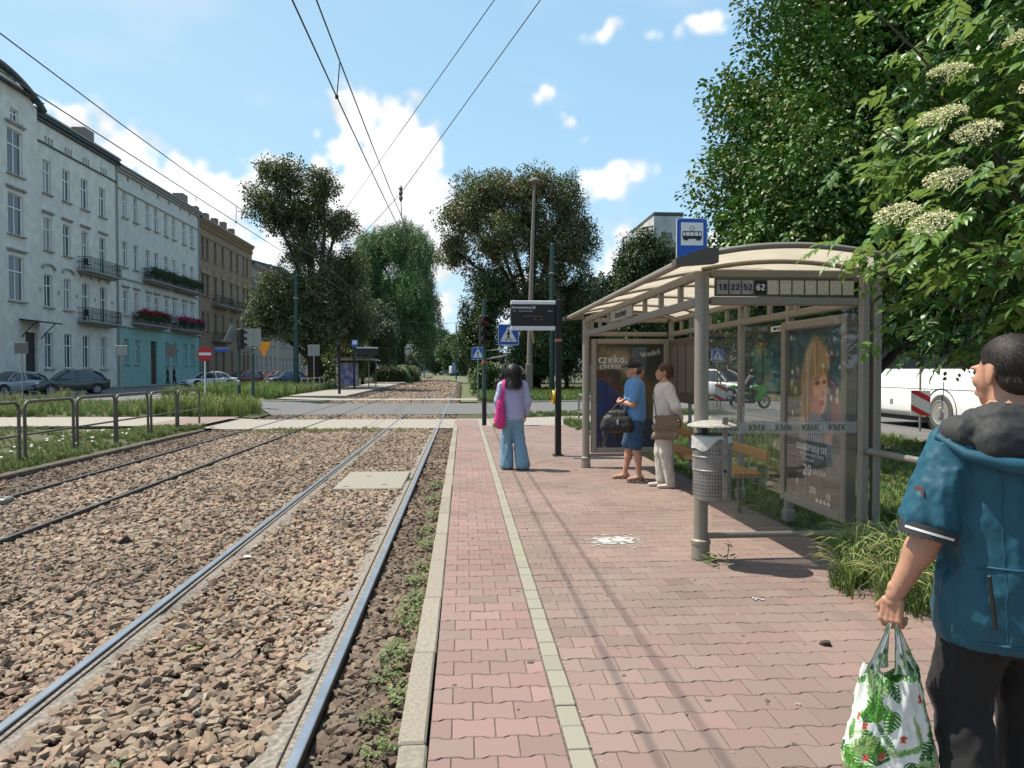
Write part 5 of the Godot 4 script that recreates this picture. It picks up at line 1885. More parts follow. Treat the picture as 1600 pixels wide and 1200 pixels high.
# a framed case whose poster looks along its own +z
func poster_case(s: Node3D, o: Transform3D, at: Transform3D, w: float, h: float, print_: Texture2D, which: int) -> void:
	var f := MB.new()
	var b := 0.085
	for e in [-1.0, 1.0]:
		f.box(Vector3(e * (w / 2 - b / 2), 0, 0), Vector3(b, h, 0.11), 0.012)
		f.box(Vector3(0, e * (h / 2 - b / 2), 0), Vector3(w - 2 * b - 0.004, b, 0.105), 0.012)
	f.box(Vector3(0, 0, -0.03), Vector3(w - 2 * b, h - 2 * b, 0.04))
	var case := put("poster_case", f, M.post, s, o * at)
	var m := StandardMaterial3D.new()
	m.albedo_texture = print_
	m.roughness = 0.5
	var q := MB.new()
	var x := w / 2 - b - 0.01
	var y := h / 2 - b - 0.01
	q.quad(Vector3(-x, -y, 0.0), Vector3(x, -y, 0.0), Vector3(x, y, 0.0), Vector3(-x, y, 0.0))
	var poster := put("poster", q, m, case)
	var ink := mat(Color(0.75, 0.75, 0.72), 0.6)
	var lines := []
	if which == 0:
		lines = [["ZAINSPIRUJ SIĘ", 0.085, -0.06, -0.335, true], ["Odkryj nowe marki i trendy", 0.04, -0.06, -0.40, false], ["w naszej galerii", 0.04, -0.13, -0.45, false], ["20", 0.15, -0.14, -0.555, true], ["GALERIA", 0.065, 0.10, -0.555, false], ["5", 0.075, -0.35, -0.70, true], ["250", 0.085, -0.03, -0.74, true], ["19", 0.085, 0.27, -0.76, true]]
		for k in 4:
			put("print_dot", MB.new().lathe([Vector2(0.026, 0), Vector2(0.026, 0.002), Vector2(0, 0.002)], 12, Transform3D(Basis(Vector3.RIGHT, PI / 2), Vector3(0.06 + k * 0.075, -0.825, 0.003))), ink, case)
	else:
		lines = [["czeko.", 0.165, -0.29, 0.60, true], ["chcesz", 0.115, -0.33, 0.49, true], ["czeko", 0.075, -0.26, -0.37, true], ["tubka", 0.075, -0.22, -0.44, true], ["152", 0.07, 0.40, -0.70, true]]
		put("brand_lettering", words("Wedel", 0.105, 0.002, true, "Droid Serif"), ink, case, Transform3D(Basis(Vector3.BACK, 0.2), Vector3(0.34, 0.70, 0.004)))
	for l in lines:
		put("lettering", words(l[0], l[1], 0.002, l[4]), ink, case, Transform3D(Basis.IDENTITY, Vector3(l[2], l[3], 0.004)))
	put("cover_glass", MB.new().box(Vector3(0, 0, 0.03), Vector3(w - 2 * b, h - 2 * b, 0.004)), M.glass, case)


# ---------------------------------------------------------------- signs, signals, poles

func crossing_sign(o: Node3D, at: Vector3, size: float, turn := 0.0) -> void:
	var f := Transform3D(Basis(Vector3.UP, turn), at)
	var s := put("sign_plate", rounded_plate(size, size, size * 0.06, 0.02, Vector3.ZERO), M.white, o, f)
	put("blue_field", rounded_plate(size * 0.95, size * 0.95, size * 0.05, 0.004, Vector3(0, 0, 0.012)), M.blue, s)
	put("triangle", MB.new().prism(PackedVector2Array([Vector2(-0.41, -0.33) * size, Vector2(0.41, -0.33) * size, Vector2(0, 0.42) * size]), 0.014, 0.018), M.white, s)
	var w := MB.new()
	w.lathe([Vector2(0.045 * size, 0), Vector2(0.045 * size, 0.004), Vector2(0, 0.004)], 10, Transform3D(Basis(Vector3.RIGHT, PI / 2), Vector3(-0.005 * size, 0.20 * size, 0.018)))
	for e in [[0.0, 0.14, 0.0, -0.05, 0.09], [0.0, -0.05, 0.09, -0.26, 0.05], [0.0, -0.05, -0.10, -0.26, 0.05], [0.0, 0.12, 0.10, 0.02, 0.035], [0.0, 0.12, -0.10, 0.0, 0.035], [0.09, -0.26, 0.13, -0.265, 0.04], [-0.10, -0.26, -0.06, -0.275, 0.04]]:
		w.bar(Vector3(e[0] * size, e[1] * size, 0.02), Vector3(e[2] * size, e[3] * size, 0.02), e[4] * size, 0.004, 0.0, Vector3.FORWARD)
	for x in [-0.29, -0.16, 0.17, 0.29]:
		w.box(Vector3(x * size, -0.24 * size, 0.02), Vector3(0.07, 0.025, 0.004) * Vector3(size, size, 1))
	put("walker_symbol", w, M.black, s)


func signal_head(o: Node3D, at: Vector3, turn: float, lit: Color, spots := 2) -> void:
	var f := Transform3D(Basis(Vector3.UP, turn), at)
	var h := 0.27 * spots + 0.06
	var box := put("signal_head", MB.new().box(Vector3(0, 0, 0), Vector3(0.27, h, 0.22), 0.03), M.black_paint, o, f)
	for k in spots:
		var y := h / 2 - 0.165 - k * 0.27
		var m: Material = M.black
		if k == 0:
			m = mat(lit, 0.35)
		put("lens", MB.new().lathe([Vector2(0.105, 0), Vector2(0.10, 0.02), Vector2(0.06, 0.04), Vector2(0, 0.047)], 14, Transform3D(Basis(Vector3.RIGHT, PI / 2), Vector3(0, y, 0.105))), m, box)
		var hood := []
		for e in [0.105, 0.27]:
			var row := []
			for j in 11:
				var a := -0.35 + (PI + 0.7) * j / 10.0
				row.append(Vector3(cos(a) * 0.115, y + sin(a) * 0.115, e))
			hood.append(row)
		put("visor", MB.new().loft(hood, false, false), M.black_paint, box)


func build_signs_and_poles() -> void:
	# passenger display
	var d := thing("display_board", "black passenger display board hung from a tall black post", "display", Vector3(1.77, 0, -13.39))
	put("post", MB.new().box(Vector3(0, 1.45, 0), Vector3(0.105, 2.94, 0.16), 0.01), M.black_paint, d)
	put("foot", MB.new().box(Vector3(0, 0.01, 0), Vector3(0.2, 0.02, 0.24), 0.005), M.black_paint, d)
	put("band", MB.new().box(Vector3(0, 2.16, 0.004), Vector3(0.109, 0.05, 0.166), 0.004), mat(Color(0.50, 0.17, 0.08), 0.6, 0, M.fine, 0.3), d)
	for e in [[1.25, 0.05], [1.45, 0.03]]:
		put("sticker", MB.new().box(Vector3(-0.054, e[0], 0.02), Vector3(0.003, 0.06, e[1])), M.white, d)
	var b := put("display_case", MB.new().box(Vector3(-0.475, 2.62, 0.0), Vector3(0.83, 0.54, 0.14), 0.012), M.black_paint, d)
	put("top_stripe", MB.new().box(Vector3(-0.475, 2.856, 0.0), Vector3(0.834, 0.075, 0.145), 0.01), M.white, b)
	put("bottom_stripe", MB.new().box(Vector3(-0.475, 2.388, 0.0), Vector3(0.834, 0.082, 0.145), 0.01), M.white, b)
	var ink := mat(Color(0.62, 0.64, 0.66), 0.5)
	for l in [["Orzeszkowej III", 0.060, -0.655, 2.765, true], ["Linia", 0.028, -0.825, 2.70, false], ["Przystanek docelowy", 0.028, -0.615, 2.70, false], ["Odjazd", 0.028, -0.16, 2.70, false]]:
		put("lettering", words(l[0], l[1], 0.002, l[4]), ink, b, Transform3D(Basis.IDENTITY, Vector3(l[2], l[3], 0.0715)))
	put("lettering", words("trwa aktualizacja danych", 0.026, 0.002, false, "Droid Sans Mono"), mat(Color(0.55, 0.22, 0.03), 0.5), b, Transform3D(Basis.IDENTITY, Vector3(-0.48, 2.605, 0.0715)))
	put("lettering", words("10    44", 0.034, 0.002, false, "Droid Sans Mono"), mat(Color(0.40, 0.30, 0.2), 0.5), b, Transform3D(Basis.IDENTITY, Vector3(-0.38, 2.54, 0.0715)))
	put("push_button", MB.new().lathe([Vector2(0.12, 0), Vector2(0.13, 0.02), Vector2(0.12, 0.05), Vector2(0.0, 0.06)], 18, Transform3D(Basis(Vector3.FORWARD, PI / 2).scaled(Vector3(1, 1.0, 1)), Vector3(-0.11, 1.10, -0.02))), mat(Color(0.55, 0.36, 0.03), 0.5), d)

	# signal with the pedestrian crossing sign on a bracket
	var s := thing("traffic_signal", "green signal pole with red light and bracketed pedestrian crossing sign", "traffic light", Vector3(0.62, -0.06, -21.45))
	put("pole", MB.new().tube([Vector3(0, 0, 0), Vector3(0, 3.75, 0)], 0.062, 12), M.green_mast, s)
	put("lower_sleeve", MB.new().tube([Vector3(0, -0.05, 0), Vector3(0, 0.85, 0)], 0.068, 12), M.black_paint, s)
	put("clamp", MB.new().lathe([Vector2(0.064, 0), Vector2(0.075, 0.005), Vector2(0.075, 0.07), Vector2(0.064, 0.075)], 12, Transform3D(Basis.IDENTITY, Vector3(0, 1.86, 0))), mat(Color(0.40, 0.09, 0.04), 0.6), s)
	signal_head(s, Vector3(-0.02, 2.83, 0.17), 0.25, Color(0.11, 0.012, 0.018), 3)
	put("bracket", MB.new().tube(bend([Vector3(0.06, 1.99, 0), Vector3(0.5, 2.06, 0), Vector3(0.71, 2.12, 0), Vector3(0.71, 2.45, 0)], 0.08), 0.022, 7).tube([Vector3(0.06, 2.24, 0), Vector3(0.7, 2.28, 0)], 0.018, 6), M.galv, s)
	crossing_sign(s, Vector3(0.72, 2.71, 0.04), 0.62)
	var c := thing("crossing_sign", "small blue pedestrian crossing sign behind the signal pole", "sign", Vector3(0.78, -0.08, -38.6))
	put("pole", MB.new().tube([Vector3(0, 0, 0), Vector3(0, 2.95, 0)], 0.03, 8), M.galv, c)
	crossing_sign(c, Vector3(0, 2.55, 0.04), 0.66)
	var c2 := thing("crossing_sign", "blue pedestrian crossing sign seen through the shelter glass", "sign", Vector3(11.0, -0.03, -30.6))
	put("pole", MB.new().tube([Vector3(0, 0, 0), Vector3(0, 2.6, 0)], 0.03, 8), M.galv, c2)
	crossing_sign(c2, Vector3(0, 2.25, 0.04), 0.52)
	# striped warning boards
	for w in [[Vector3(10.05, -0.03, -27.6), 0.42, 0.62, 0.75, "red and white striped board before the parked white car"], [Vector3(12.08, -0.02, -18.3), 0.46, 0.66, 0.75, "red and white striped board on a pole before the bus wheel"]]:
		var o := thing("warning_board", w[4], "sign", w[0], -0.35)
		put("pole", MB.new().tube([Vector3(0, 0, 0), Vector3(0, 2.35 if w[1] > 0.44 else 1.5, 0)], 0.028, 8), M.galv, o)
		var bw: float = w[1]
		var bh: float = w[2]
		var y: float = w[3]
		var plate := put("board", MB.new().box(Vector3(0, y, 0.045), Vector3(bw, bh, 0.02), 0.004), M.white, o)
		for k in [-1, 1]:
			var p := Geometry2D.intersect_polygons(PackedVector2Array([Vector2(-bw, 0.27 + k * 0.23 + bw * 0.9 - 0.36), Vector2(-bw, 0.12 + k * 0.23 + bw * 0.9 - 0.36), Vector2(bw, 0.12 + k * 0.23 - bw * 0.9 - 0.36 + 0.3), Vector2(bw, 0.27 + k * 0.23 - bw * 0.9 - 0.06)]), PackedVector2Array([Vector2(-bw / 2, -bh / 2), Vector2(bw / 2, -bh / 2), Vector2(bw / 2, bh / 2), Vector2(-bw / 2, bh / 2)]))
			for q in p:
				put("stripe", MB.new().prism(q, 0.056, 0.059, Transform3D(Basis.IDENTITY, Vector3(0, y, 0))), M.red, plate)
	# dark pole beside the bus
	var dp := thing("pole", "thin dark pole standing on the grass before the bus", "pole", Vector3(10.35, -0.03, -17.6))
	put("shaft", MB.new().tube([Vector3(0, 0, 0), Vector3(0, 2.5, 0)], 0.035, 8), M.post_dark, dp)
	put("cap", MB.new().lathe([Vector2(0.045, 0), Vector2(0.045, 0.04), Vector2(0, 0.06)], 8, Transform3D(Basis.IDENTITY, Vector3(0, 2.49, 0))), M.post_dark, dp)

	# left side of the crossing
	var n := thing("no_entry_sign", "round red no entry sign on a white pole before the parked cars", "sign", Vector3(-13.6, -0.04, -39.0), 0.35)
	put("pole", MB.new().tube([Vector3(0, 0, 0), Vector3(0, 2.6, 0)], 0.035, 8), M.white, n)
	put("disc", MB.new().lathe([Vector2(0.38, 0), Vector2(0.38, 0.02), Vector2(0.35, 0.024), Vector2(0, 0.024)], 28, Transform3D(Basis(Vector3.RIGHT, PI / 2), Vector3(0, 2.47, 0.04))), M.red, n)
	put("bar", MB.new().box(Vector3(0, 2.47, 0.066), Vector3(0.60, 0.14, 0.006)), M.white, n)
	var l := thing("traffic_signal", "dark signal pole in tall grass with the back of a triangular sign", "traffic light", Vector3(-9.75, -0.06, -32.1))
	put("pole", MB.new().tube([Vector3(0, 0, 0), Vector3(0, 3.5, 0)], 0.07, 10), M.green_mast, l)
	signal_head(l, Vector3(0.10, 3.0, 0.1), 2.6, Color(0.02, 0.02, 0.02), 3)
	put("sign_back", MB.new().prism(PackedVector2Array([Vector2(-0.42, -0.36), Vector2(0.42, -0.36), Vector2(0, 0.42)]), -0.01, 0.01, Transform3D(Basis(Vector3.UP, 0.9), Vector3(-0.28, 3.25, 0))), M.galv, l)
	put("bracket", MB.new().tube(bend([Vector3(0.05, 2.3, 0), Vector3(0.6, 2.38, 0), Vector3(0.7, 2.55, 0)], 0.06), 0.022, 6).tube([Vector3(0.05, 2.66, 0), Vector3(0.7, 2.6, 0)], 0.022, 6), M.galv, l)
	put("push_box", MB.new().box(Vector3(0.0, 1.1, 0.1), Vector3(0.13, 0.2, 0.1), 0.02), M.grey_paint, l)
	var g := thing("sign_pole", "dark pole with the grey back of a square sign", "sign", Vector3(-11.7, -0.06, -41.0))
	put("pole", MB.new().tube([Vector3(0, 0, 0), Vector3(0, 3.9, 0)], 0.09, 10), M.green_mast, g)
	put("sign_back", rounded_plate(1.0, 0.98, 0.06, 0.025, Vector3(0.0, 3.45, 0.14)), M.galv, g)
	put("stiffener", MB.new().box(Vector3(0.0, 3.45, 0.165), Vector3(0.05, 0.96, 0.02), 0.004), M.grey_paint, g)
	var y := thing("yield_sign", "orange yellow downward triangle sign beside the grey sign back", "sign", Vector3(-12.3, -0.05, -45.5), 0.2)
	put("pole", MB.new().tube([Vector3(0, 0, 0), Vector3(0, 3.3, 0)], 0.032, 8), M.galv, y)
	put("plate", MB.new().prism(PackedVector2Array([Vector2(-0.44, 0.38), Vector2(0.44, 0.38), Vector2(0, -0.62)]), 0.03, 0.05, Transform3D(Basis.IDENTITY, Vector3(0, 3.0, 0))), mat(Color(0.80, 0.27, 0.008), 0.5), y)
	for q in [[-17.5, -52.0, "thin dark pole with street name plate behind the no entry sign", true], [-21.5, -47.0, "grey pole with small sign before the turquoise house", false], [-19.6, -50.0, "pole carrying a diamond sign back before the turquoise house", false], [-24.6, -42.0, "short pole with dark square sign at the picture's left edge", false]]:
		var o := thing("sign_pole", q[2], "sign", Vector3(q[0], -0.04, q[1]))
		var h := 3.2
		put("pole", MB.new().tube([Vector3(0, 0, 0), Vector3(0, h, 0)], 0.04, 8), M.post_dark if q[3] else M.galv, o)
		if q[3]:
			put("name_plate", MB.new().box(Vector3(0.55, h - 0.15, 0), Vector3(1.0, 0.24, 0.02), 0.004), M.blue, o)
		elif q[1] == -50.0:
			put("sign_back", MB.new().box(Vector3(0, h - 0.3, 0.05), Vector3(0.72, 0.72, 0.02), 0.004, Basis(Vector3.BACK, PI / 4)), M.post_dark, o)
		else:
			put("sign_back", MB.new().box(Vector3(0, h - 0.35, 0.05), Vector3(0.75, 0.62, 0.02), 0.004), M.galv if q[0] > -22 else M.post_dark, o)
	# the far platform: stop display, signal, shelter, railing
	tag(put("far_platform", MB.new().box(Vector3(-8.75, -0.08, -67.0), Vector3(3.4, 0.26, 46.0), 0.03), M.path), "", "", "", "structure")
	var p := thing("signal_pole", "dark signal pole at the near end of the far platform", "traffic light", Vector3(-7.9, 0.05, -46.6))
	put("pole", MB.new().tube([Vector3(0, 0, 0), Vector3(0, 3.5, 0)], 0.09, 10), M.black_paint, p)
	signal_head(p, Vector3(0, 2.9, 0.12), 0.2, Color(0.02, 0.02, 0.02), 2)
	var fs := thing("far_shelter", "small tram shelter with violet poster on the far platform", "shelter", Vector3(-9.2, 0.05, -63.0))
	for x in [-1.35, 1.35]:
		for z in [-2.4, 2.4]:
			put("post", MB.new().tube([Vector3(x, 0, z), Vector3(x, 2.4, z)], 0.05, 8), M.post, fs)
	var rows := []
	for k in 11:
		var x := lerpf(-1.7, 1.7, k / 10.0)
		rows.append([Vector3(x, 2.45 + 0.16 * (1.0 - x * x / 2.9), 3.0), Vector3(x, 2.45 + 0.16 * (1.0 - x * x / 2.9), -3.0)])
	put("roof", MB.new().loft(rows, false, false, true), mat(Color(0.50, 0.45, 0.37), 0.5, 0, M.dirt, 1.0), fs)
	put("roof_edge", MB.new().box(Vector3(0, 2.36, 3.0), Vector3(3.3, 0.12, 0.08), 0.02).box(Vector3(1.66, 2.36, 0), Vector3(0.08, 0.12, 5.9), 0.02), M.post, fs)
	var ad := put("poster_case", MB.new().box(Vector3(-0.25, 1.15, 2.42), Vector3(1.5, 1.9, 0.1), 0.02), M.post, fs)
	put("poster", MB.new().box(Vector3(-0.25, 1.15, 2.475), Vector3(1.3, 1.7, 0.01)), mat(Color(0.36, 0.30, 0.50), 0.5, 0, noise_tex(31, 0.02, 0.6, 1.0, 3, 128, 2.0), 1.9), ad)
	put("glass_pane", MB.new().box(Vector3(-1.38, 1.2, 0), Vector3(0.01, 1.9, 4.7)), M.glass, fs)
	put("bench", MB.new().box(Vector3(-1.0, 0.45, -0.4), Vector3(0.4, 0.06, 3.0), 0.01), M.wood, fs)
	var fd := thing("display_board", "dark display board above the far shelter roof on a black post", "display", Vector3(-8.7, 0.05, -58.6))
	put("post", MB.new().box(Vector3(-0.05, 1.6, 0), Vector3(0.16, 3.2, 0.2), 0.02), M.black_paint, fd)
	put("case", MB.new().box(Vector3(1.0, 2.95, 0), Vector3(1.7, 0.62, 0.16), 0.02), M.black_paint, fd)
	put("top_stripe", MB.new().box(Vector3(1.0, 3.3, 0), Vector3(1.7, 0.09, 0.17), 0.01), M.white, fd)
	put("stop_sign", MB.new().box(Vector3(0, 3.65, 0), Vector3(0.5, 0.62, 0.03), 0.01), M.blue, fd)
	put("stop_sign_field", MB.new().box(Vector3(0, 3.72, 0.02), Vector3(0.36, 0.3, 0.01)), M.white, fd)
	var sb := thing("sign_pole", "grey sign back beside the small yellow green tree", "sign", Vector3(-11.4, -0.04, -56.0))
	put("pole", MB.new().tube([Vector3(0, 0, 0), Vector3(0, 3.2, 0)], 0.05, 8), M.galv, sb)
	put("sign_back", MB.new().box(Vector3(0, 3.1, 0.06), Vector3(0.9, 0.85, 0.02), 0.005), M.galv, sb)


# ---------------------------------------------------------------- railings

func hoop(length: float, h: float, m: Material, lower := 0.5) -> Array:
	var top := MB.new().tube(bend([Vector3(0, -0.15, 0), Vector3(0, h, 0), Vector3(0, h, -length), Vector3(0, -0.15, -length)], 0.16, 6), 0.03, 10)
	var low := MB.new().tube([Vector3(0, lower, -0.03), Vector3(0, lower, -length + 0.03)], 0.02, 8)
	return [top.mesh(), low.mesh()]


func build_fences() -> void:
	var s := hoop(1.62, 1.10, M.tube)
	var zs := [-10.15, -11.83, -13.65, -15.45, -17.20, -18.96, -20.7]
	var which := ["cut off by the picture's left edge", "touching the picture's left edge", "first whole one from the left", "second whole one from the left", "third whole one from the left", "fourth whole one from the left", "last one before the footpath"]
	for i in 7:
		var o := thing("railing_hoop", "weathered brown tubular railing hoop beside the far track, " + which[i], "railing", Vector3(-7.97 + rng.randf_range(-0.02, 0.02), -0.07, zs[i]), rng.randf_range(-0.012, 0.012), "railing hoops along the far track")
		o.rotation.z = rng.randf_range(-0.015, 0.015)
		put("frame", s[0], M.tube, o)
		put("rail", s[1], M.tube, o)
	var r := hoop(1.85, 0.97, M.galv, 0.36)
	for i in 3:
		var o := thing("railing_hoop", "grey tubular railing hoop " + ["joined to the shelter's near corner", "behind the man in the blue jacket", "right beside the viewer past the jacket"][i], "railing", Vector3(3.47, -0.05, -2.25 + i * 1.95 - 1.95), 0.0, "railing hoops beside the shelter")
		put("frame", r[0], M.galv, o)
		put("rail", r[1], M.galv, o)
	var g := hoop(1.5, 0.95, M.galv, 0.45)
	for i in 4:
		var o := thing("railing_hoop", "thin grey railing hoop on the grass past the display post, " + ["nearest", "second", "third", "farthest"][i] + " of its row", "railing", Vector3(3.35, -0.06, -14.4 - i * 1.62), 0.0, "railing hoops past the shelter")
		put("frame", g[0], M.galv, o)
		put("rail", g[1], M.galv, o)
	var f := hoop(1.9, 1.0, M.galv, 0.5)
	for i in 4:
		var o := thing("railing_hoop", "grey railing hoop at back of the far platform, " + ["first", "second", "third", "fourth"][i] + " from the crossing", "railing", Vector3(-10.7, 0.0, -48.5 - i * 2.05), 0.0, "railing hoops on the far platform")
		put("frame", f[0], M.galv, o)
		put("rail", f[1], M.galv, o)


# ---------------------------------------------------------------- vehicles

# side: bonnet, windscreen, roof, tail as [z, y_sill, y_belt, half_width, y_top]; front looks along -z
func car(label: String, at: Vector3, turn: float, paint: Color, tall: float, length: float, hatch: bool, group: String) -> Node3D:
	var o := thing("car", label, "car", at, turn, group)
	var body := mat(paint, 0.3, 0.15)
	body.clearcoat_enabled = true
	body.clearcoat = 0.8
	body.clearcoat_roughness = 0.08
	var k := length / 4.4
	var belt := 0.92 * tall / 1.5
	var half := 0.88
	# lower body
	var stations := [[-2.18, 0.42, 0.62, 0.62], [-2.10, 0.28, 0.72, 0.78], [-1.75, 0.24, belt - 0.12, 0.86], [-0.95, 0.22, belt, 0.89], [0.0, 0.22, belt + 0.02, 0.90], [1.0, 0.22, belt + 0.04, 0.89], [1.75, 0.25, belt + 0.05, 0.86], [2.10, 0.32, belt, 0.78], [2.20, 0.48, belt - 0.15, 0.66]]
	var rows := []
	for s in stations:
		var row := []
		var w: float = s[3]
		for q in [[-0.90, 0.0], [-0.985, 0.15], [-1.0, 0.5], [-0.97, 0.8], [-0.88, 0.97], [-0.5, 1.0], [0.5, 1.0], [0.88, 0.97], [0.97, 0.8], [1.0, 0.5], [0.985, 0.15], [0.90, 0.0]]:
			row.append(Vector3(q[0] * w, lerpf(s[1], s[2], q[1]), s[0] * k))
		rows.append(row)
	put("body", MB.new().loft(rows, true, true, true), body, o)
	# cabin glass and roof
	var back := 2.0 if hatch else 1.55
	var cab := [[-1.12, belt - 0.03, 0.76, belt + 0.0], [-0.55, belt, 0.74, tall - 0.14], [-0.2, belt, 0.72, tall - 0.02], [0.5, belt, 0.71, tall], [back - 0.75, belt, 0.70, tall - 0.06], [back - 0.25, belt, 0.70, tall - 0.28 if hatch else tall - 0.34], [back, belt, 0.68, belt + 0.06]]
	rows = []
	var tops := []
	for s in cab:
		var row := []
		var top_w: float = s[2] * lerpf(1.0, 0.80, clampf((s[3] - belt) / 0.5, 0, 1))
		for q in [[-0.80, s[1] - 0.02], [-s[2] - 0.08 * (1.0 if s[3] > belt + 0.1 else 0.0), s[1]], [-top_w, s[3] - 0.03], [-top_w * 0.6, s[3]], [top_w * 0.6, s[3]], [top_w, s[3] - 0.03], [s[2] + 0.08 * (1.0 if s[3] > belt + 0.1 else 0.0), s[1]], [0.80, s[1] - 0.02]]:
			row.append(Vector3(q[0], q[1], s[0] * k))
		rows.append(row)
	put("window_glass", MB.new().loft(rows, true, true, true), M.pane, o)
	var roof := []
	for i in range(1, 6):
		var s: Array = cab[i]
		var tw: float = s[2] * lerpf(1.0, 0.80, clampf((s[3] - belt) / 0.5, 0, 1)) + 0.012
		if i == 1 or i == 5:
			continue
		roof.append([Vector3(-tw, s[3] - 0.06, s[0] * k), Vector3(-tw * 0.96, s[3] + 0.005, s[0] * k), Vector3(-tw * 0.5, s[3] + 0.02, s[0] * k), Vector3(tw * 0.5, s[3] + 0.02, s[0] * k), Vector3(tw * 0.96, s[3] + 0.005, s[0] * k), Vector3(tw, s[3] - 0.06, s[0] * k)])
	put("roof", MB.new().loft(roof, false, false, true), body, o)
	var pillars := MB.new()
	for x in [-1.0, 1.0]:
		pillars.tube([Vector3(x * 0.82, belt, -1.08 * k), Vector3(x * 0.70, tall - 0.16, -0.56 * k), Vector3(x * 0.60, tall - 0.03, -0.2 * k)], 0.035, 6)
		pillars.tube([Vector3(x * 0.80, belt, 0.25 * k), Vector3(x * 0.60, tall - 0.03, 0.2 * k)], 0.035, 6)
		pillars.tube([Vector3(x * 0.80, belt, (back - 0.1) * k), Vector3(x * 0.62, tall - 0.3, (back - 0.3) * k), Vector3(x * 0.58, tall - 0.08, (back - 0.75) * k)], 0.06, 6)
	put("pillars", pillars, body, o)
	for x in [-1.0, 1.0]:
		for z in [-1.36, 1.34]:
			var xf := Transform3D(Basis(Vector3.BACK, -x * PI / 2), Vector3(x * 0.70, 0.33, z * k))
			var wheel := put("wheel", MB.new().lathe([Vector2(0.23, 0.0), Vector2(0.32, 0.0), Vector2(0.335, 0.04), Vector2(0.335, 0.17), Vector2(0.31, 0.215), Vector2(0.22, 0.21), Vector2(0.20, 0.15), Vector2(0, 0.15)], 20, xf), M.tyre, o)
			var rim := MB.new()
			for j in 5:
				var a := TAU * j / 5.0
				rim.bar(xf * Vector3(0, 0.195, 0), xf * Vector3(cos(a) * 0.215, 0.195, sin(a) * 0.215), 0.07, 0.02, 0.0, xf.basis.y)
			rim.lathe([Vector2(0.19, 0.19), Vector2(0.225, 0.205), Vector2(0.225, 0.19)], 20, xf)
			put("rim", rim, M.rim, wheel)
			var arch := []
			for j in 9:
				var a := PI * j / 8.0
				arch.append(Vector3(x * 0.885, 0.33 + sin(a) * 0.385, z * k + cos(a) * 0.385))
			put("wheel_arch", MB.new().tube(arch, 0.03, 6), M.black, o)
		put("headlight", MB.new().box(Vector3(x * 0.64, belt - 0.27, -2.08 * k), Vector3(0.36, 0.13, 0.12), 0.04, Basis(Vector3.UP, -x * 0.35)), mat(Color(0.62, 0.64, 0.66), 0.12), o)
		put("tail_light", MB.new().box(Vector3(x * 0.68, belt - 0.12, 2.13 * k), Vector3(0.24, 0.2, 0.1), 0.03), mat(Color(0.35, 0.01, 0.012), 0.2), o)
		put("mirror", MB.new().box(Vector3(x * 0.98, belt + 0.07, -0.78 * k), Vector3(0.2, 0.14, 0.1), 0.04), body, o)
		put("door_handle", MB.new().box(Vector3(x * 0.905, belt - 0.14, 0.12 * k), Vector3(0.03, 0.03, 0.18), 0.01), body, o)
	put("grille", MB.new().box(Vector3(0, 0.50, -2.16 * k), Vector3(0.85, 0.16, 0.08), 0.02).box(Vector3(0, 0.33, -2.12 * k), Vector3(1.1, 0.1, 0.08), 0.02), M.black, o)
	put("number_plate", MB.new().box(Vector3(0, 0.40, -2.205 * k), Vector3(0.52, 0.11, 0.02), 0.004), M.white, o)
	return o


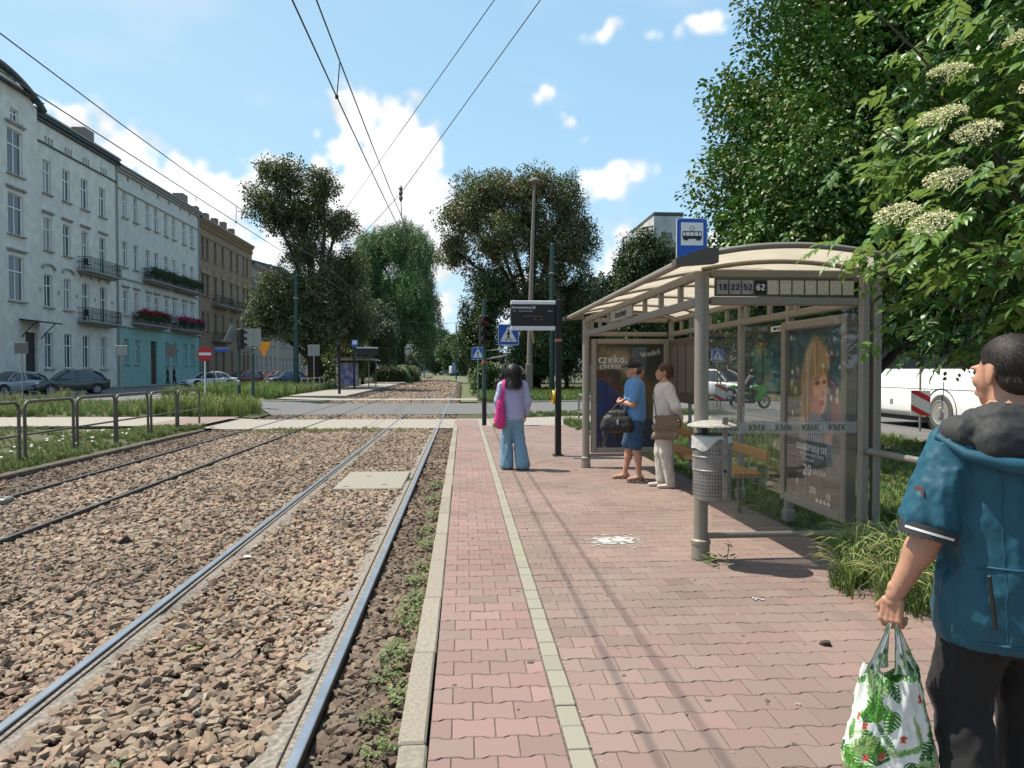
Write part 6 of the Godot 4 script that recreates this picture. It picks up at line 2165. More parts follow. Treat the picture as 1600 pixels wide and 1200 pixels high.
func build_vehicles() -> void:
	var g := "cars parked along the left street"
	car("dark olive green crossover parked before the pale corner house", Vector3(-26.4, -0.03, -50.5), 2.25, Color(0.045, 0.05, 0.042), 1.62, 4.4, true, g)
	car("silver car half cut off by the picture's left edge", Vector3(-29.2, -0.03, -49.0), 2.75, Color(0.33, 0.34, 0.34), 1.5, 4.3, true, g)
	car("white saloon parked behind the no entry sign", Vector3(-22.6, -0.03, -66.0), 2.3, Color(0.62, 0.63, 0.65), 1.45, 4.6, false, g)
	car("dark red car next to the white saloon", Vector3(-22.8, -0.03, -77.0), 2.5, Color(0.16, 0.012, 0.014), 1.5, 4.2, true, g)
	car("bright red car in the row before the ochre house", Vector3(-21.2, -0.03, -81.5), 2.45, Color(0.34, 0.015, 0.018), 1.48, 4.2, true, g)
	car("black car between the red and blue cars", Vector3(-20.0, -0.03, -85.0), 2.5, Color(0.015, 0.015, 0.018), 1.48, 4.3, false, g)
	car("dark blue car parked left of the dark tree", Vector3(-18.6, -0.03, -77.0), 2.35, Color(0.025, 0.05, 0.12), 1.5, 4.3, true, g)
	car("white estate car seen through the shelter glass", Vector3(13.9, -0.03, -38.6), 3.75, Color(0.68, 0.68, 0.69), 1.66, 4.5, true, "vehicles on the right-hand road")
	for c in [[-13.5, -195.0, Color(0.02, 0.03, 0.06), "dark car far off on the street past the tracks"], [-19.0, -215.0, Color(0.5, 0.5, 0.52), "pale car far off beyond the left hedge"], [-6.0, -240.0, Color(0.3, 0.3, 0.32), "tiny grey car at the end of the line"]]:
		car(c[3], Vector3(c[0], -0.3, c[1]), 2.0, c[2], 1.5, 4.4, false, "cars at the end of the line")
	var van := thing("lorry", "blue lorry far off where the tracks vanish", "lorry", Vector3(-1.5, -0.3, -215.0), 0.5)
	put("cargo_box", MB.new().box(Vector3(0, 2.3, 1.2), Vector3(2.4, 2.8, 6.0), 0.05), mat(Color(0.02, 0.06, 0.16), 0.5), van)
	put("cab", MB.new().box(Vector3(0, 1.7, -3.0), Vector3(2.3, 2.4, 1.9), 0.2), mat(Color(0.5, 0.5, 0.52), 0.4), van)
	for z in [-2.8, 0.5, 3.0]:
		put("wheel", MB.new().lathe([Vector2(0, -1.2), Vector2(0.5, -1.2), Vector2(0.5, 1.2), Vector2(0, 1.2)], 14, Transform3D(Basis(Vector3.BACK, PI / 2), Vector3(0, 0.5, z))), M.tyre, van)
	build_bus()
	build_motorbike()
	build_bicycles()


func build_bus() -> void:
	# left side at x = 12.6, tail at z = -21.9, running towards the camera
	var o := thing("coach", "white touring coach parked on the right-hand road behind the railings", "bus", Vector3(13.85, -0.03, -16.0))
	var white := mat(Color(0.78, 0.78, 0.77), 0.3, 0, M.fine, 2.0)
	white.clearcoat_enabled = true
	white.clearcoat = 0.6
	var rows := []
	for s in [[-5.9, 0.94, 0.06], [-5.72, 1.0, 0.0], [5.8, 1.0, 0.0], [5.95, 0.95, 0.05]]:
		var row := []
		for q in [[-1.24, 0.34], [-1.26, 0.5], [-1.26, 1.66], [1.26, 1.66], [1.26, 0.5], [1.24, 0.34]]:
			row.append(Vector3(q[0] * s[1], q[1] + s[2], s[0]))
		rows.append(row)
	put("lower_body", MB.new().loft(rows, true, true, true), white, o)
	var top := MB.new().box(Vector3(0, 3.02, 0), Vector3(2.5, 0.52, 11.7), 0.14)
	put("roof", top, white, o)
	put("skirt_groove", MB.new().box(Vector3(-1.262, 1.12, -1.2), Vector3(0.008, 0.018, 9.4)), mat(Color(0.25, 0.25, 0.25), 0.6), o)
	for z in [-2.9, -0.6, 1.9, 4.2]:
		put("hatch_joint", MB.new().box(Vector3(-1.263, 0.80, z), Vector3(0.008, 0.62, 0.014)), mat(Color(0.25, 0.25, 0.25), 0.6), o)
	put("filler_flap", MB.new().box(Vector3(-1.266, 0.72, -4.4), Vector3(0.012, 0.14, 0.14), 0.003), M.grey_paint, o)
	var smoke := glassy(Color(0.03, 0.035, 0.04), 0.55, 0.03)
	for i in 6:
		put("window", MB.new().box(Vector3(-1.24, 2.21, -4.85 + i * 1.94), Vector3(0.02, 1.06, 1.88), 0.004), smoke, o)
		put("window_post", MB.new().box(Vector3(-1.20, 2.21, -5.82 + i * 1.94), Vector3(0.06, 1.09, 0.06)), M.black, o)
		put("window", MB.new().box(Vector3(1.24, 2.21, -4.85 + i * 1.94), Vector3(0.02, 1.06, 1.88), 0.004), smoke, o)
	put("rear_window", MB.new().box(Vector3(0, 2.3, -5.8), Vector3(2.2, 0.9, 0.02), 0.004), smoke, o)
	put("windscreen", MB.new().box(Vector3(0, 2.2, 5.85), Vector3(2.3, 1.1, 0.02), 0.004), smoke, o)
	var cloth := mat(Color(0.05, 0.055, 0.07), 0.9)
	for i in 11:
		for x in [-0.85, -0.38, 0.42, 0.88]:
			put("seat", MB.new().box(Vector3(x, 1.85, -5.0 + i * 0.92), Vector3(0.42, 0.75, 0.12), 0.06, Basis(Vector3.RIGHT, -0.18)).box(Vector3(x, 2.26, -5.07 + i * 0.92), Vector3(0.26, 0.14, 0.09), 0.04), cloth, o)
	for z in [-2.2, 3.9]:
		for x in [-1.0, 1.0]:
			var xf := Transform3D(Basis(Vector3.BACK, -x * PI / 2), Vector3(x * 0.95, 0.50, z))
			put("wheel_well", MB.new().lathe([Vector2(0.0, 0.26), Vector2(0.60, 0.26), Vector2(0.62, 0.318), Vector2(0.60, 0.323)], 22, Transform3D(xf.basis, xf.origin + Vector3(0, 0.03, 0))), M.black, o)
			var w := put("wheel", MB.new().lathe([Vector2(0.0, 0.05), Vector2(0.48, 0.05), Vector2(0.50, 0.12), Vector2(0.50, 0.30), Vector2(0.46, 0.34), Vector2(0.32, 0.335)], 24, xf), mat(Color(0.12, 0.115, 0.11), 0.9, 0, M.dirt, 0.4), o)
			put("rim", MB.new().lathe([Vector2(0.34, 0.341), Vector2(0.31, 0.348), Vector2(0.285, 0.334), Vector2(0.15, 0.330), Vector2(0.13, 0.362), Vector2(0, 0.368)], 20, xf), mat(Color(0.45, 0.44, 0.42), 0.5, 0.4, M.dirt, 0.3), w)
	put("chassis", MB.new().box(Vector3(0, 0.30, 0), Vector3(2.2, 0.2, 11.0)), M.black, o)
	put("tail_light", MB.new().box(Vector3(-1.0, 0.9, -5.88), Vector3(0.25, 0.5, 0.06), 0.02), mat(Color(0.4, 0.01, 0.01), 0.3), o)


func build_motorbike() -> void:
	# facing the right of the picture
	var at := Vector3(11.9, -0.03, -29.2)
	var o := thing("motorbike", "green sports motorbike ridden along the right-hand road", "motorbike", at, -PI / 2 + 0.25)
	var lime := mat(Color(0.05, 0.42, 0.02), 0.3)
	for z in [-0.70, 0.68]:
		var w := put("wheel", MB.new().lathe([Vector2(0.22, -0.05), Vector2(0.27, -0.065), Vector2(0.31, -0.03), Vector2(0.31, 0.03), Vector2(0.27, 0.065), Vector2(0.22, 0.05)], 22, Transform3D(Basis(Vector3.BACK, PI / 2), Vector3(0, 0.31, z))), M.tyre, o)
		var sp := MB.new().lathe([Vector2(0.20, -0.03), Vector2(0.225, -0.03), Vector2(0.225, 0.03), Vector2(0.20, 0.03)], 18, Transform3D(Basis(Vector3.BACK, PI / 2), Vector3(0, 0.31, z)))
		for k in 5:
			sp.bar(Vector3(0, 0.31, z), Vector3(0, 0.31 + cos(k * TAU / 5) * 0.21, z + sin(k * TAU / 5) * 0.21), 0.04, 0.03, 0.0, Vector3.RIGHT)
		put("rim", sp, M.rim, w)
	var p := PackedVector2Array([Vector2(-0.75, 0.80), Vector2(-0.62, 1.02), Vector2(-0.40, 1.0), Vector2(-0.15, 0.92), Vector2(0.05, 0.72), Vector2(-0.05, 0.38), Vector2(-0.38, 0.34), Vector2(-0.55, 0.60)])
	put("fairing", MB.new().prism(p, -0.17, 0.17, Transform3D(Basis(Vector3(0, 0, 1), Vector3(0, 1, 0), Vector3(-1, 0, 0)), Vector3.ZERO)), lime, o)
	put("tail", MB.new().prism(PackedVector2Array([Vector2(0.15, 0.78), Vector2(0.85, 1.02), Vector2(0.9, 0.94), Vector2(0.3, 0.66)]), -0.1, 0.1, Transform3D(Basis(Vector3(0, 0, 1), Vector3(0, 1, 0), Vector3(-1, 0, 0)), Vector3.ZERO)), lime, o)
	put("engine", MB.new().box(Vector3(0, 0.42, 0.05), Vector3(0.3, 0.36, 0.5), 0.06), M.black, o)
	put("fork", MB.new().tube([Vector3(0.09, 0.31, -0.7), Vector3(0.09, 0.95, -0.45)], 0.028, 6).tube([Vector3(-0.09, 0.31, -0.7), Vector3(-0.09, 0.95, -0.45)], 0.028, 6).tube([Vector3(0, 0.31, 0.68), Vector3(0, 0.45, 0.15)], 0.035, 6), M.post_dark, o)
	put("handlebar", MB.new().tube([Vector3(-0.32, 0.98, -0.36), Vector3(0, 1.0, -0.45), Vector3(0.32, 0.98, -0.36)], 0.018, 6), M.black, o)
	put("windscreen", MB.new().prism(PackedVector2Array([Vector2(-0.62, 1.02), Vector2(-0.42, 1.22), Vector2(-0.38, 1.0)]), -0.12, 0.12, Transform3D(Basis(Vector3(0, 0, 1), Vector3(0, 1, 0), Vector3(-1, 0, 0)), Vector3.ZERO)), M.pane, o)
	put("exhaust", MB.new().tube([Vector3(0.16, 0.35, 0.2), Vector3(0.18, 0.42, 0.5), Vector3(0.18, 0.6, 0.85)], [0.04, 0.05, 0.05], 8), M.rim, o)


func build_bicycles() -> void:
	for i in 5:
		var o := thing("bicycle", "parked hire bicycle in the rack before the green fence, " + ["first", "second", "third", "fourth", "fifth"][i] + " from the white car", "bicycle", Vector3(18.3, 0.06, -35.6 + i * 0.85), PI / 2 + rng.randf_range(-0.1, 0.1), "bicycles in the rack")
		var frame := MB.new()
		frame.tube([Vector3(0, 0.33, 0.5), Vector3(0, 0.85, 0.2), Vector3(0, 0.30, 0.05), Vector3(0, 0.33, 0.5)], 0.02, 6).tube([Vector3(0, 0.30, 0.05), Vector3(0, 0.88, -0.38)], 0.022, 6).tube([Vector3(0, 0.8, 0.2), Vector3(0, 0.85, -0.38)], 0.02, 6).tube([Vector3(0, 0.33, -0.55), Vector3(0, 1.05, -0.36)], 0.02, 6)
		put("frame", frame, mat([Color(0.45, 0.5, 0.52), Color(0.1, 0.3, 0.35)][i % 2], 0.4, 0.2), o)
		put("handlebar", MB.new().tube([Vector3(-0.28, 1.08, -0.22), Vector3(0, 1.06, -0.38), Vector3(0.28, 1.08, -0.22)], 0.015, 6), M.rim, o)
		put("saddle", MB.new().box(Vector3(0, 0.93, 0.24), Vector3(0.16, 0.06, 0.26), 0.03), M.black, o)
		for z in [-0.55, 0.5]:
			var w := MB.new().lathe([Vector2(0.30, -0.02), Vector2(0.335, -0.02), Vector2(0.335, 0.02), Vector2(0.30, 0.02)], 20, Transform3D(Basis(Vector3.BACK, PI / 2), Vector3(0, 0.335, z)))
			for k in 8:
				w.bar(Vector3(0, 0.335, z), Vector3(0, 0.335 + cos(k * TAU / 8) * 0.31, z + sin(k * TAU / 8) * 0.31), 0.006, 0.006, 0.0, Vector3.RIGHT)
			put("wheel", w, M.tyre, o)


# ---------------------------------------------------------------- people
# Bodies and clothes are tapered capsules joined by a smooth minimum and meshed as surface nets. Figures face -z.

func cap(a: Vector3, b: Vector3, ra: float, rb := -1.0, sq := Vector3.ONE) -> Array:
	return [a, b, ra, ra if rb < 0 else rb, sq]


func ball(c: Vector3, r: Vector3) -> Array:
	var m := minf(r.x, minf(r.y, r.z))
	return [c, c, m, m, Vector3(m / r.x, m / r.y, m / r.z)]


func skin_net(prims: Array, cell: float, k: float, folds := 0.0, fold_freq := Vector3(9, 2.5, 9), carve := [], seed_ := 1, creases := 0.0) -> MB:
	var lo := Vector3.ONE * 1e6
	var hi := -lo
	for p in prims:
		var r := maxf(p[2], p[3])
		var e: Vector3 = Vector3(r, r, r) / (p[4] as Vector3)
		lo = lo.min((p[0] as Vector3).min(p[1]) - e)
		hi = hi.max((p[0] as Vector3).max(p[1]) + e)
	var pad := cell * 3.0 + folds * 1.5
	lo -= Vector3.ONE * pad
	hi += Vector3.ONE * pad
	var nx := int((hi.x - lo.x) / cell) + 2
	var ny := int((hi.y - lo.y) / cell) + 2
	var nz := int((hi.z - lo.z) / cell) + 2
	var field := PackedFloat32Array()
	field.resize(nx * ny * nz)
	field.fill(1.0)
	for pass_ in 2:
		for p in (prims if pass_ == 0 else carve):
			var a: Vector3 = p[0]
			var sq: Vector3 = p[4]
			var ba: Vector3 = ((p[1] as Vector3) - a) * sq
			var ba2 := maxf(ba.length_squared(), 1e-9)
			var ra: float = p[2]
			var rb: float = p[3]
			var rm := maxf(ra, rb) + k + cell * 2.0 + folds
			var e := Vector3(rm, rm, rm) / sq
			var i0 := (((p[0] as Vector3).min(p[1]) - e - lo) / cell).floor().max(Vector3.ZERO)
			var i1 := (((p[0] as Vector3).max(p[1]) + e - lo) / cell).ceil().min(Vector3(nx - 1, ny - 1, nz - 1))
			for z in range(int(i0.z), int(i1.z) + 1):
				for y in range(int(i0.y), int(i1.y) + 1):
					var row := (z * ny + y) * nx
					var q := (Vector3(lo.x + int(i0.x) * cell, lo.y + y * cell, lo.z + z * cell) - a) * sq
					var step := cell * sq.x
					for x in range(int(i0.x), int(i1.x) + 1):
						var h := clampf(q.dot(ba) / ba2, 0.0, 1.0)
						var d := (q - ba * h).length() - (ra + (rb - ra) * h)
						q.x += step
						var f := field[row + x]
						if pass_ == 1:
							field[row + x] = maxf(f, -d)
							continue
						var o := k - absf(f - d)
						field[row + x] = minf(f, d) - (o * o / k * 0.25 if o > 0.0 else 0.0)
	if folds > 0.0:
		var noise := FastNoiseLite.new()
		noise.seed = seed_
		noise.frequency = 1.0
		noise.fractal_octaves = 3
		for i in field.size():
			var f := field[i]
			if f < folds * 3.0 and f > -folds * 3.0:
				var x := i % nx
				var y := (i / nx) % ny
				var z := i / (nx * ny)
				var w := noise.get_noise_3d((lo.x + x * cell) * fold_freq.x, (lo.y + y * cell) * fold_freq.y, (lo.z + z * cell) * fold_freq.z)
				field[i] = f - (1.0 - 2.2 * absf(w)) * folds + folds * 0.6
				if creases > 0.0:
					field[i] -= creases * maxf(0.0, 1.0 - 6.0 * absf(noise.get_noise_3d((lo.x + x * cell) * 13.0 + (lo.y + y * cell) * 5.0, (lo.y + y * cell) * 4.5, (lo.z + z * cell) * 13.0)))
	var b := MB.new()
	var at := PackedInt32Array()
	at.resize(field.size())
	at.fill(-1)
	var sx := 1
	var sy := nx
	var sz := nx * ny
	var corner := [0, sx, sy, sx + sy, sz, sx + sz, sy + sz, sx + sy + sz]
	var edges := [[0, 1], [2, 3], [4, 5], [6, 7], [0, 2], [1, 3], [4, 6], [5, 7], [0, 4], [1, 5], [2, 6], [3, 7]]
	var offs := [Vector3(0, 0, 0), Vector3(1, 0, 0), Vector3(0, 1, 0), Vector3(1, 1, 0), Vector3(0, 0, 1), Vector3(1, 0, 1), Vector3(0, 1, 1), Vector3(1, 1, 1)]
	var far := cell * 3.0
	for z in nz - 1:
		for y in ny - 1:
			var row := z * sz + y * sy
			for x in nx - 1:
				var i := row + x
				var f0 := field[i]
				if f0 > far or f0 < -far:
					continue
				var inside := 0
				var fv := []
				for c in corner:
					var f := field[i + c]
					fv.append(f)
					if f < 0.0:
						inside += 1
				if inside == 0 or inside == 8:
					continue
				var sum := Vector3.ZERO
				var n := 0
				for e in edges:
					var fa: float = fv[e[0]]
					var fb: float = fv[e[1]]
					if (fa < 0.0) != (fb < 0.0):
						sum += (offs[e[0]] as Vector3).lerp(offs[e[1]], fa / (fa - fb))
						n += 1
				at[i] = b.vert(lo + (Vector3(x, y, z) + sum / n) * cell, Vector3.ZERO)
	for z in range(1, nz - 1):
		for y in range(1, ny - 1):
			for x in range(1, nx - 1):
				var i := z * sz + y * sy + x
				if at[i] < 0:
					continue
				var f0 := field[i]
				for axis in 3:
					var j := i + (sx if axis == 0 else (sy if axis == 1 else sz))
					var f1 := field[j]
					if (f0 < 0.0) == (f1 < 0.0):
						continue
					var u := sy if axis == 0 else (sz if axis == 1 else sx)
					var v := sz if axis == 0 else (sx if axis == 1 else sy)
					var q := [at[i], at[i - u], at[i - u - v], at[i - v]]
					if q[0] < 0 or q[1] < 0 or q[2] < 0 or q[3] < 0:
						continue
					if f0 < 0.0:
						q.reverse()
					var nn := (b.v[q[2]] - b.v[q[0]]).cross(b.v[q[1]] - b.v[q[3]])
					b.ix.append_array([q[0], q[1], q[2], q[0], q[2], q[3]])
					for t in q:
						b.n[t] += nn
	for i in b.n.size():
		b.n[i] = b.n[i].normalized() if b.n[i].length_squared() > 0 else Vector3.UP
	return b


func join(a: MB, b: MB) -> MB:
	var first := a.v.size()
	a.v.append_array(b.v)
	a.n.append_array(b.n)
	a.uv.append_array(b.uv)
	for i in b.ix:
		a.ix.append(first + i)
	return a


# skull, jaw, nose, lips, brow, ears and neck round the point between the ears
func head_prims(c: Vector3, turn: Basis, s := 1.0) -> Array:
	var out := []
	var add := func(p: Vector3, r: Vector3): out.append(ball(c + turn * (p * s), r * s))
	add.call(Vector3(0, 0.035, 0.02), Vector3(0.074, 0.088, 0.092))
	add.call(Vector3(0, -0.02, -0.035), Vector3(0.060, 0.070, 0.052))
	add.call(Vector3(0, -0.075, -0.045), Vector3(0.040, 0.034, 0.038))
	add.call(Vector3(0, -0.094, -0.068), Vector3(0.018, 0.016, 0.016))
	for x in [-1.0, 1.0]:
		add.call(Vector3(x * 0.036, -0.022, -0.066), Vector3(0.018, 0.016, 0.016))
		add.call(Vector3(x * 0.030, 0.024, -0.076), Vector3(0.022, 0.008, 0.011))
		add.call(Vector3(x * 0.078, -0.010, 0.015), Vector3(0.009, 0.032, 0.019))
	out.append(cap(c + turn * (Vector3(0, 0.012, -0.083) * s), c + turn * (Vector3(0, -0.026, -0.106) * s), 0.008 * s, 0.013 * s))
	add.call(Vector3(0, -0.055, -0.086), Vector3(0.022, 0.006, 0.010))
	add.call(Vector3(0, -0.068, -0.083), Vector3(0.019, 0.006, 0.010))
	out.append(cap(c + turn * (Vector3(0, -0.05, 0.02) * s), c + Vector3(0, -0.17, 0.02) * s, 0.052 * s, 0.058 * s))
	return out


# a relaxed or closed hand: palm along dir, fingers curling towards palm_side, thumb on thumb_side
func hand_prims(wrist: Vector3, dir: Vector3, palm_side: Vector3, thumb_side: Vector3, curl: float, s := 1.0) -> Array:
	var out := [cap(wrist - dir * 0.03, wrist + dir * 0.02 * s, 0.026 * s, 0.024 * s)]
	for k in 4:
		var across := thumb_side * (0.029 - 0.0195 * k) * s
		var l: float = [0.92, 1.0, 0.95, 0.78][k]
		var root := wrist + dir * 0.088 * s * lerpf(1.0, 0.94, absf(k - 1.0) / 2.0) + across
		out.append(cap(wrist + dir * 0.02 * s + across * 0.75, root, 0.0145 * s, 0.0115 * s))
		var p := root
		var a := curl * 0.45
		for j in 3:
			var seg: float = [0.042, 0.027, 0.022][j] * l * s
			var d := dir * cos(a) + palm_side * sin(a)
			out.append(cap(p, p + d * seg, (0.0102 - 0.0011 * j) * s, (0.0096 - 0.0012 * j) * s))
			p += d * seg
			a += curl * [0.62, 0.5, 0.4][j]
	var t0 := wrist + dir * 0.022 * s + thumb_side * 0.026 * s
	var t1 := t0 + (dir * 0.7 + thumb_side * 0.6 + palm_side * 0.35).normalized() * 0.042 * s
	var t2 := t1 + (dir * 0.8 + palm_side * 0.65 - thumb_side * 0.15).normalized() * 0.030 * s
	out.append(cap(t0, t1, 0.0145 * s, 0.0115 * s))
	out.append(cap(t1, t2, 0.011 * s, 0.0098 * s))
	out.append(cap(t2, t2 + (dir * 0.6 + palm_side * 0.8).normalized() * 0.024 * s, 0.0098 * s, 0.0085 * s))
	return out


func person(label: String, at: Vector3, turn: float) -> Node3D:
	return thing("person", label, "person", at, turn)


func cloth(c: Color, rough := 0.9, tile := 0.25) -> StandardMaterial3D:
	var m := mat(c, rough, 0, M.cloth_grain, tile, false)
	m.rim_enabled = true
	m.rim = 0.25
	return m


func eyes(o: Node3D, c: Vector3, turn: Basis, s := 1.0) -> void:
	var b := MB.new()
	for x in [-1.0, 1.0]:
		b.lathe([Vector2(0, -0.010), Vector2(0.007, -0.007), Vector2(0.010, 0), Vector2(0.007, 0.007), Vector2(0, 0.010)], 8, Transform3D(turn.scaled(Vector3.ONE * s), c + turn * (Vector3(x * 0.031, 0.008, -0.079) * s)))
	put("eyes", b, mat(Color(0.05, 0.035, 0.03), 0.2), o)


func build_people() -> void:
	M.cloth_grain = noise_tex(40, 0.09, 0.82, 1.0, 3)
	woman_walking()
	man_in_polo()
	woman_in_white()
	man_in_jacket()
	far_people()


func woman_walking() -> void:
	var o := person("woman in lavender shirt and wide pale jeans seen from behind on the platform", Vector3(0.80, 0, -11.65), 0.05)
	var jeans := cloth(Color(0.20, 0.34, 0.46), 0.9, 0.3)
	var shirt := cloth(Color(0.46, 0.45, 0.68), 0.85, 0.3)
	var la := Vector3(-0.10, 0.06, -0.02)
	var ra := Vector3(0.135, 0.06, 0.12)
	var lk := Vector3(-0.10, 0.48, -0.04)
	var rk := Vector3(0.105, 0.48, 0.0)
	var body := [cap(Vector3(-0.085, 0.90, 0), lk, 0.085, 0.055), cap(lk, la, 0.052, 0.036), cap(Vector3(0.085, 0.90, 0), rk, 0.085, 0.055), cap(rk, ra, 0.052, 0.036),
		cap(la, la + Vector3(0, -0.03, -0.12), 0.036, 0.026), cap(ra, ra + Vector3(0.02, -0.03, -0.11), 0.036, 0.026),
		cap(Vector3(0, 0.95, 0), Vector3(0, 1.34, 0), 0.12, 0.14, Vector3(1, 1, 1.35)), cap(Vector3(-0.15, 1.385, 0), Vector3(0.15, 1.385, 0), 0.05), cap(Vector3(0, 1.38, 0.01), Vector3(0, 1.50, 0.0), 0.052),
		cap(Vector3(-0.185, 1.37, 0), Vector3(-0.235, 1.10, 0.02), 0.042, 0.036), cap(Vector3(-0.235, 1.10, 0.02), Vector3(-0.225, 0.88, -0.06), 0.035, 0.025),
		cap(Vector3(0.185, 1.37, 0), Vector3(0.235, 1.10, 0.03), 0.042, 0.036), cap(Vector3(0.235, 1.10, 0.03), Vector3(0.215, 0.87, -0.05), 0.035, 0.025)]
	var b := skin_net(body, 0.013, 0.03)
	var hc := Vector3(0.0, 1.565, -0.01)
	join(b, skin_net(head_prims(hc, Basis.IDENTITY, 0.95), 0.007, 0.018))
	join(b, skin_net(hand_prims(Vector3(0.215, 0.865, -0.05), Vector3(-0.1, -1, -0.15).normalized(), Vector3(-1, 0, 0), Vector3(0, 0, -1), 0.8, 0.9), 0.006, 0.008))
	join(b, skin_net(hand_prims(Vector3(-0.225, 0.875, -0.06), Vector3(0.1, -1, -0.15).normalized(), Vector3(1, 0, 0), Vector3(0, 0, -1), 0.8, 0.9), 0.006, 0.008))
	put("body", b, M.skin, o)
	eyes(o, hc, Basis.IDENTITY, 0.95)
	put("jeans", skin_net([cap(Vector3(0, 0.93, 0), Vector3(0, 0.80, 0.01), 0.135, 0.14, Vector3(1, 1, 1.2)), cap(Vector3(-0.07, 0.82, 0.01), lk, 0.105, 0.095), cap(lk, Vector3(-0.10, 0.075, 0.0), 0.095, 0.118, Vector3(1, 1, 0.9)), cap(Vector3(0.07, 0.82, 0.01), rk, 0.105, 0.092), cap(rk, Vector3(0.145, 0.085, 0.11), 0.092, 0.122, Vector3(1, 1, 0.9))], 0.013, 0.025, 0.010, Vector3(10, 3.0, 10),
		[ball(Vector3(-0.1, -0.05, 0), Vector3(0.2, 0.075, 0.3)), ball(Vector3(0.14, -0.045, 0.1), Vector3(0.2, 0.075, 0.3))], 4), jeans, o)
	put("shirt", skin_net([cap(Vector3(0, 1.30, 0), Vector3(0.01, 0.86, 0.0), 0.155, 0.175, Vector3(1, 1, 1.3)), cap(Vector3(-0.15, 1.375, 0), Vector3(0.15, 1.375, 0), 0.066), cap(Vector3(-0.18, 1.36, 0), Vector3(-0.245, 1.10, 0.02), 0.066, 0.062), cap(Vector3(-0.245, 1.10, 0.02), Vector3(-0.235, 0.92, -0.05), 0.06, 0.046), cap(Vector3(0.18, 1.36, 0), Vector3(0.245, 1.10, 0.03), 0.066, 0.062), cap(Vector3(0.245, 1.10, 0.03), Vector3(0.225, 0.91, -0.04), 0.06, 0.046)], 0.012, 0.03, 0.011, Vector3(8, 3.5, 8),
		[ball(Vector3(0, 1.50, -0.02), Vector3(0.075, 0.08, 0.09)), ball(Vector3(0, 0.70, 0), Vector3(0.5, 0.085, 0.5))], 7), shirt, o)
	put("collar", MB.new().tube([Vector3(-0.075, 1.425, -0.02), Vector3(-0.05, 1.44, 0.055), Vector3(0, 1.445, 0.075), Vector3(0.05, 1.44, 0.055), Vector3(0.075, 1.425, -0.02)], 0.018, 6), shirt, o)
	var hair := [ball(hc + Vector3(0, 0.045, 0.025), Vector3(0.092, 0.100, 0.105)), ball(hc + Vector3(0, -0.05, 0.07), Vector3(0.105, 0.13, 0.065)), cap(hc + Vector3(-0.06, -0.02, 0.06), hc + Vector3(-0.10, -0.21, 0.07), 0.055, 0.03), cap(hc + Vector3(0.06, -0.02, 0.06), hc + Vector3(0.115, -0.17, 0.07), 0.055, 0.035), cap(hc + Vector3(0.01, -0.08, 0.08), hc + Vector3(0.04, -0.25, 0.09), 0.065, 0.035), cap(hc + Vector3(-0.08, 0.0, 0.0), hc + Vector3(-0.10, -0.14, 0.0), 0.035, 0.03), cap(hc + Vector3(0.08, 0.0, 0.0), hc + Vector3(0.10, -0.13, 0.0), 0.035, 0.03)]
	var hm := mat(Color(0.012, 0.009, 0.009), 0.45)
	var locks := put("hair", skin_net(hair, 0.007, 0.02, 0.014, Vector3(34, 8, 34), [], 3), hm, o)
	put("strands", strands(hc + Vector3(0, 0.02, 0.035), Vector3(0.112, 0.128, 0.114), Basis.IDENTITY, 3000, 0.27, 0.004, 5, 0.6, -0.3, 0.13), hm, locks)
	for f in [[la, 0.0], [ra, 0.02]]:
		var p: Vector3 = f[0]
		put("shoe", skin_net([cap(p + Vector3(0, -0.022, 0.03), p + Vector3(f[1], -0.03, -0.13), 0.042, 0.034, Vector3(1, 1.2, 1))], 0.009, 0.01, 0.0, Vector3.ONE, [ball(p + Vector3(0, -0.36, -0.05), Vector3(0.4, 0.30, 0.4))]), cloth(Color(0.62, 0.60, 0.58)), o)
	# tote
	var tote := thing("tote_bag", "bright pink cloth tote hanging from the walking woman's shoulder", "bag", Vector3(0.80, 0, -11.65), 0.05)
	var pink := cloth(Color(0.72, 0.045, 0.26), 0.85, 0.2)
	put("bag", skin_net([cap(Vector3(-0.215, 1.08, 0.11), Vector3(-0.225, 0.76, 0.09), 0.055, 0.10, Vector3(1, 1, 1.1))], 0.010, 0.03, 0.012, Vector3(14, 4, 14), [], 9), pink, tote)
	put("strap", MB.new().loft([[Vector3(-0.16, 1.10, 0.15), Vector3(-0.245, 1.10, 0.16)], [Vector3(-0.15, 1.25, 0.15), Vector3(-0.20, 1.25, 0.155)], [Vector3(-0.135, 1.39, 0.10), Vector3(-0.185, 1.385, 0.10)], [Vector3(-0.13, 1.452, 0.01), Vector3(-0.18, 1.445, 0.01)], [Vector3(-0.14, 1.38, -0.10), Vector3(-0.19, 1.375, -0.10)], [Vector3(-0.17, 1.10, -0.14), Vector3(-0.23, 1.10, -0.14)]], false, false), pink, tote)
	put("printed_base", skin_net([ball(Vector3(-0.265, 0.74, 0.10), Vector3(0.075, 0.062, 0.062))], 0.010, 0.02, 0.008, Vector3(20, 20, 20), [], 2), mat(Color(0.62, 0.42, 0.18), 0.8, 0, noise_tex(41, 0.06, 0.35, 1.0, 3, 128, 2.5), 0.1, false), tote)


